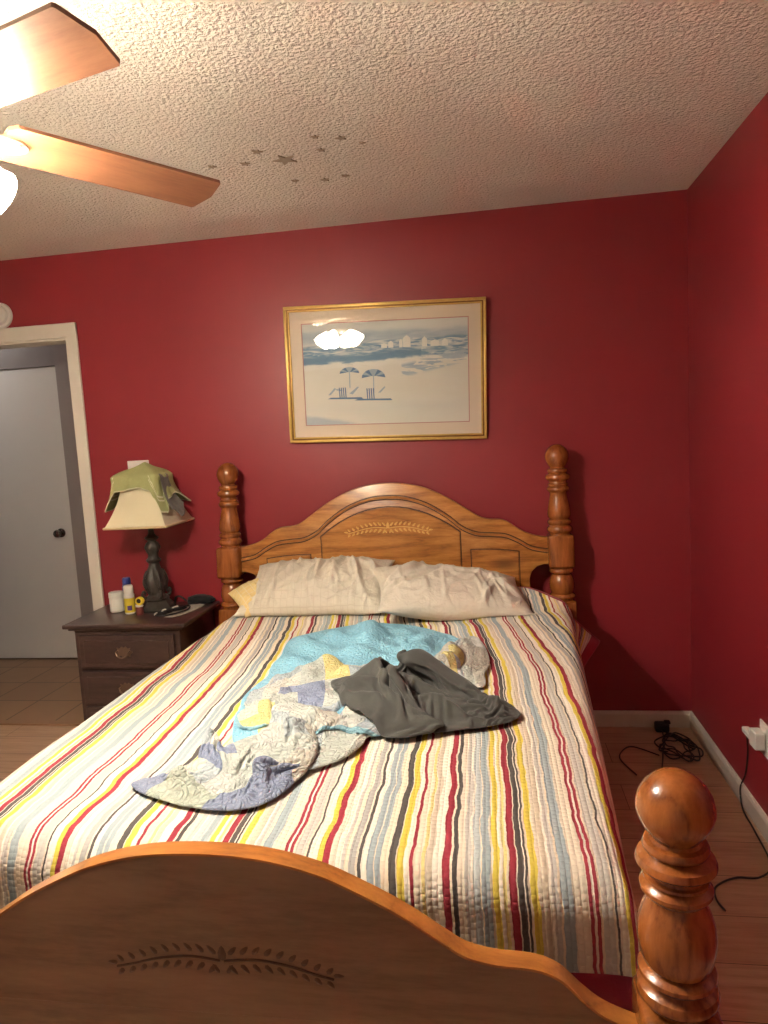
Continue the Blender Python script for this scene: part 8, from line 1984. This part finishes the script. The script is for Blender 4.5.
# ================================================================ CEILING FAN
FZ = 2.10
fan = thing('ceiling_fan', 'brown-bladed ceiling fan with lit glass shades hanging above the bed foot', 'ceiling fan', (HUB[0], HUB[1], H))
M_BRASS = plain('fan_metal', srgb(196, 184, 172), 0.3, 0.7)
M_BLADE = wood('fan_blade_wood', srgb(118, 76, 56), srgb(136, 92, 68), srgb(150, 104, 78), (1.0, 7, 7), 3.0, 0.38, 0.1, knots=False)
F0 = FZ - H
bm = bmesh.new(); add_lathe(bm, [(0.0, 0.0), (0.070, 0.0), (0.068, -0.020), (0.045, -0.050), (0.018, -0.060), (0.0, -0.060)], 36); obj('canopy', bm, M_BRASS, fan, 40)
bm = bmesh.new(); add_lathe(bm, [(0.0125, -0.055), (0.0125, F0 + 0.12)], 20); obj('downrod', bm, M_BRASS, fan, True)
bm = bmesh.new(); add_lathe(bm, [(0.0, F0 + 0.135), (0.035, F0 + 0.130), (0.085, F0 + 0.105), (0.105, F0 + 0.070), (0.105, F0 + 0.025), (0.090, F0 + 0.005), (0.060, F0 - 0.005), (0.0, F0 - 0.005)], 40); obj('motor_housing', bm, M_BRASS, fan, 40)
bm = bmesh.new(); add_lathe(bm, [(0.0, F0 - 0.004), (0.050, F0 - 0.004), (0.058, F0 - 0.030), (0.058, F0 - 0.075), (0.040, F0 - 0.100), (0.012, F0 - 0.112), (0.010, F0 - 0.130), (0.0, F0 - 0.134)], 36); kit = obj('light_kit', bm, M_BRASS, fan, 40)
BLADES = [(-16.3, 0.500), (57.4, 0.690), (129.0, 0.62), (201.0, 0.62), (273.0, 0.62)]
for ang, L in BLADES:
    bm = bmesh.new()
    w0, w1 = 0.124, 0.134
    poly = [(0.185, -w0 / 2 * 0.75), (0.200, -w0 / 2), (L - 0.004, -w1 / 2), (L, -w1 / 2 + 0.004), (L + 0.014, 0.0), (L, w1 / 2 - 0.004), (L - 0.004, w1 / 2), (0.200, w0 / 2), (0.185, w0 / 2 * 0.75)]
    m = Matrix.Translation((0, 0, F0)) @ Matrix.Rotation(math.radians(ang), 4, 'Z') @ Matrix.Rotation(math.radians(-11.5), 4, 'X')
    add_prism_xy(bm, poly, -0.004, 0.004)
    bl = obj('blade', bm, M_BLADE, fan)
    bl.matrix_local = m
    bm = bmesh.new()
    add_tube(bm, [(0.085, 0, 0.012), (0.130, 0, -0.004), (0.180, 0, -0.009), (0.205, 0, -0.008)], lambda t: 0.012 - 0.004 * t, 10, 5)
    pl_ = [(0.175 + 0.055 * math.cos(2 * PI * k / 20), 0.030 * math.sin(2 * PI * k / 20)) for k in range(20)]
    add_prism_xy(bm, [(a + 0.01, b) for a, b in pl_], -0.010, -0.0045)
    for yy in (-0.014, 0.014): add_lathe(bm, [(0.0, -0.014), (0.005, -0.013), (0.006, -0.010)], 10, Matrix.Translation((0.215, yy, 0)))
    obj('blade_bracket', bm, M_BRASS, bl, 40)
def mat_shade_glass():
    t = NT('lit_frosted_glass')
    em_ = t.n('ShaderNodeEmission'); em_.inputs[0].default_value = (1.0, 0.86, 0.68, 1); em_.inputs[1].default_value = 30.0
    tl = t.n('ShaderNodeBsdfTranslucent'); tl.inputs[0].default_value = (0.9, 0.88, 0.82, 1)
    ad_ = t.n('ShaderNodeAddShader'); t.l(em_.outputs[0], ad_.inputs[0]); t.l(tl.outputs[0], ad_.inputs[1]); t.l(ad_.outputs[0], t.out.inputs[0])
    return t.m
M_LIT = mat_shade_glass()
for k in range(4):
    az = math.radians(13 + 90 * k)
    m = Matrix.Translation((0, 0, F0 - 0.040)) @ Matrix.Rotation(az, 4, 'Z') @ Matrix.Translation((0.066, 0, -0.024)) @ Matrix.Rotation(math.radians(180 - 44), 4, 'Y')
    bm = bmesh.new()
    add_lathe(bm, [(0.011, -0.01), (0.012, 0.012), (0.021, 0.016), (0.021, 0.040), (0.0, 0.041)], 24, m); obj('shade_holder', bm, M_BRASS, fan, 40)
    bm = bmesh.new()
    outer = [(0.022, 0.022), (0.028, 0.034), (0.040, 0.056), (0.050, 0.080), (0.054, 0.100), (0.057, 0.118), (0.062, 0.130)]
    add_lathe(bm, outer + [(r - 0.003, z) for r, z in reversed(outer)], 40, m, cap=False)
    obj('glass_shade', bm, M_LIT, fan, 'all')
    ld = bpy.data.lights.new('bulb', 'POINT'); ld.energy = BULB_WATTS * (1.7, 1.1, 0.8, 0.4)[k]; ld.color = BULB_COLOR; ld.shadow_soft_size = 0.02
    lo = bpy.data.objects.new('bulb', ld); COL.objects.link(lo); lo.parent = fan
    lo.location = m @ Vector((0, 0, 0.078))
M_HALLFILL = NT('hall_fill_glow').m  # glow of the added hall fill lamp
_nt = M_HALLFILL.node_tree; _b = _nt.nodes['Principled BSDF']
_b.inputs['Emission Color'].default_value = (1.0, 0.95, 0.88, 1); _b.inputs['Emission Strength'].default_value = 17.0
# pull chain
bm = bmesh.new(); add_tube(bm, [(0.0, -0.03, F0 - 0.110), (0.0, -0.032, F0 - 0.20)], 0.0015, 6, 0)
add_lathe(bm, [(0.0, 0.0), (0.005, 0.004), (0.006, 0.016), (0.0, 0.022)], 12, Matrix.Translation((0.0, -0.032, F0 - 0.222)))
obj('pull_chain', bm, M_BRASS, fan, True)

# ================================================================ HALL FILL LIGHT (added out of view to brighten the hall door)
hl = thing('hall_fill_light', 'added unseen fill lamp overhead in the tiled hall', 'added fill light', (-4.55, 0.58, H))
bm = bmesh.new(); add_lathe(bm, [(0.0, 0.0), (0.13, 0.0), (0.13, -0.018), (0.115, -0.024), (0.0, -0.024)], 36); obj('base', bm, M_BRASS, hl, 40)
bm = bmesh.new(); add_lathe(bm, [(0.112, -0.024), (0.108, -0.045), (0.085, -0.070), (0.045, -0.084), (0.0, -0.088)], 36, cap=False); obj('fill_dome', bm, M_HALLFILL, hl, 'all')
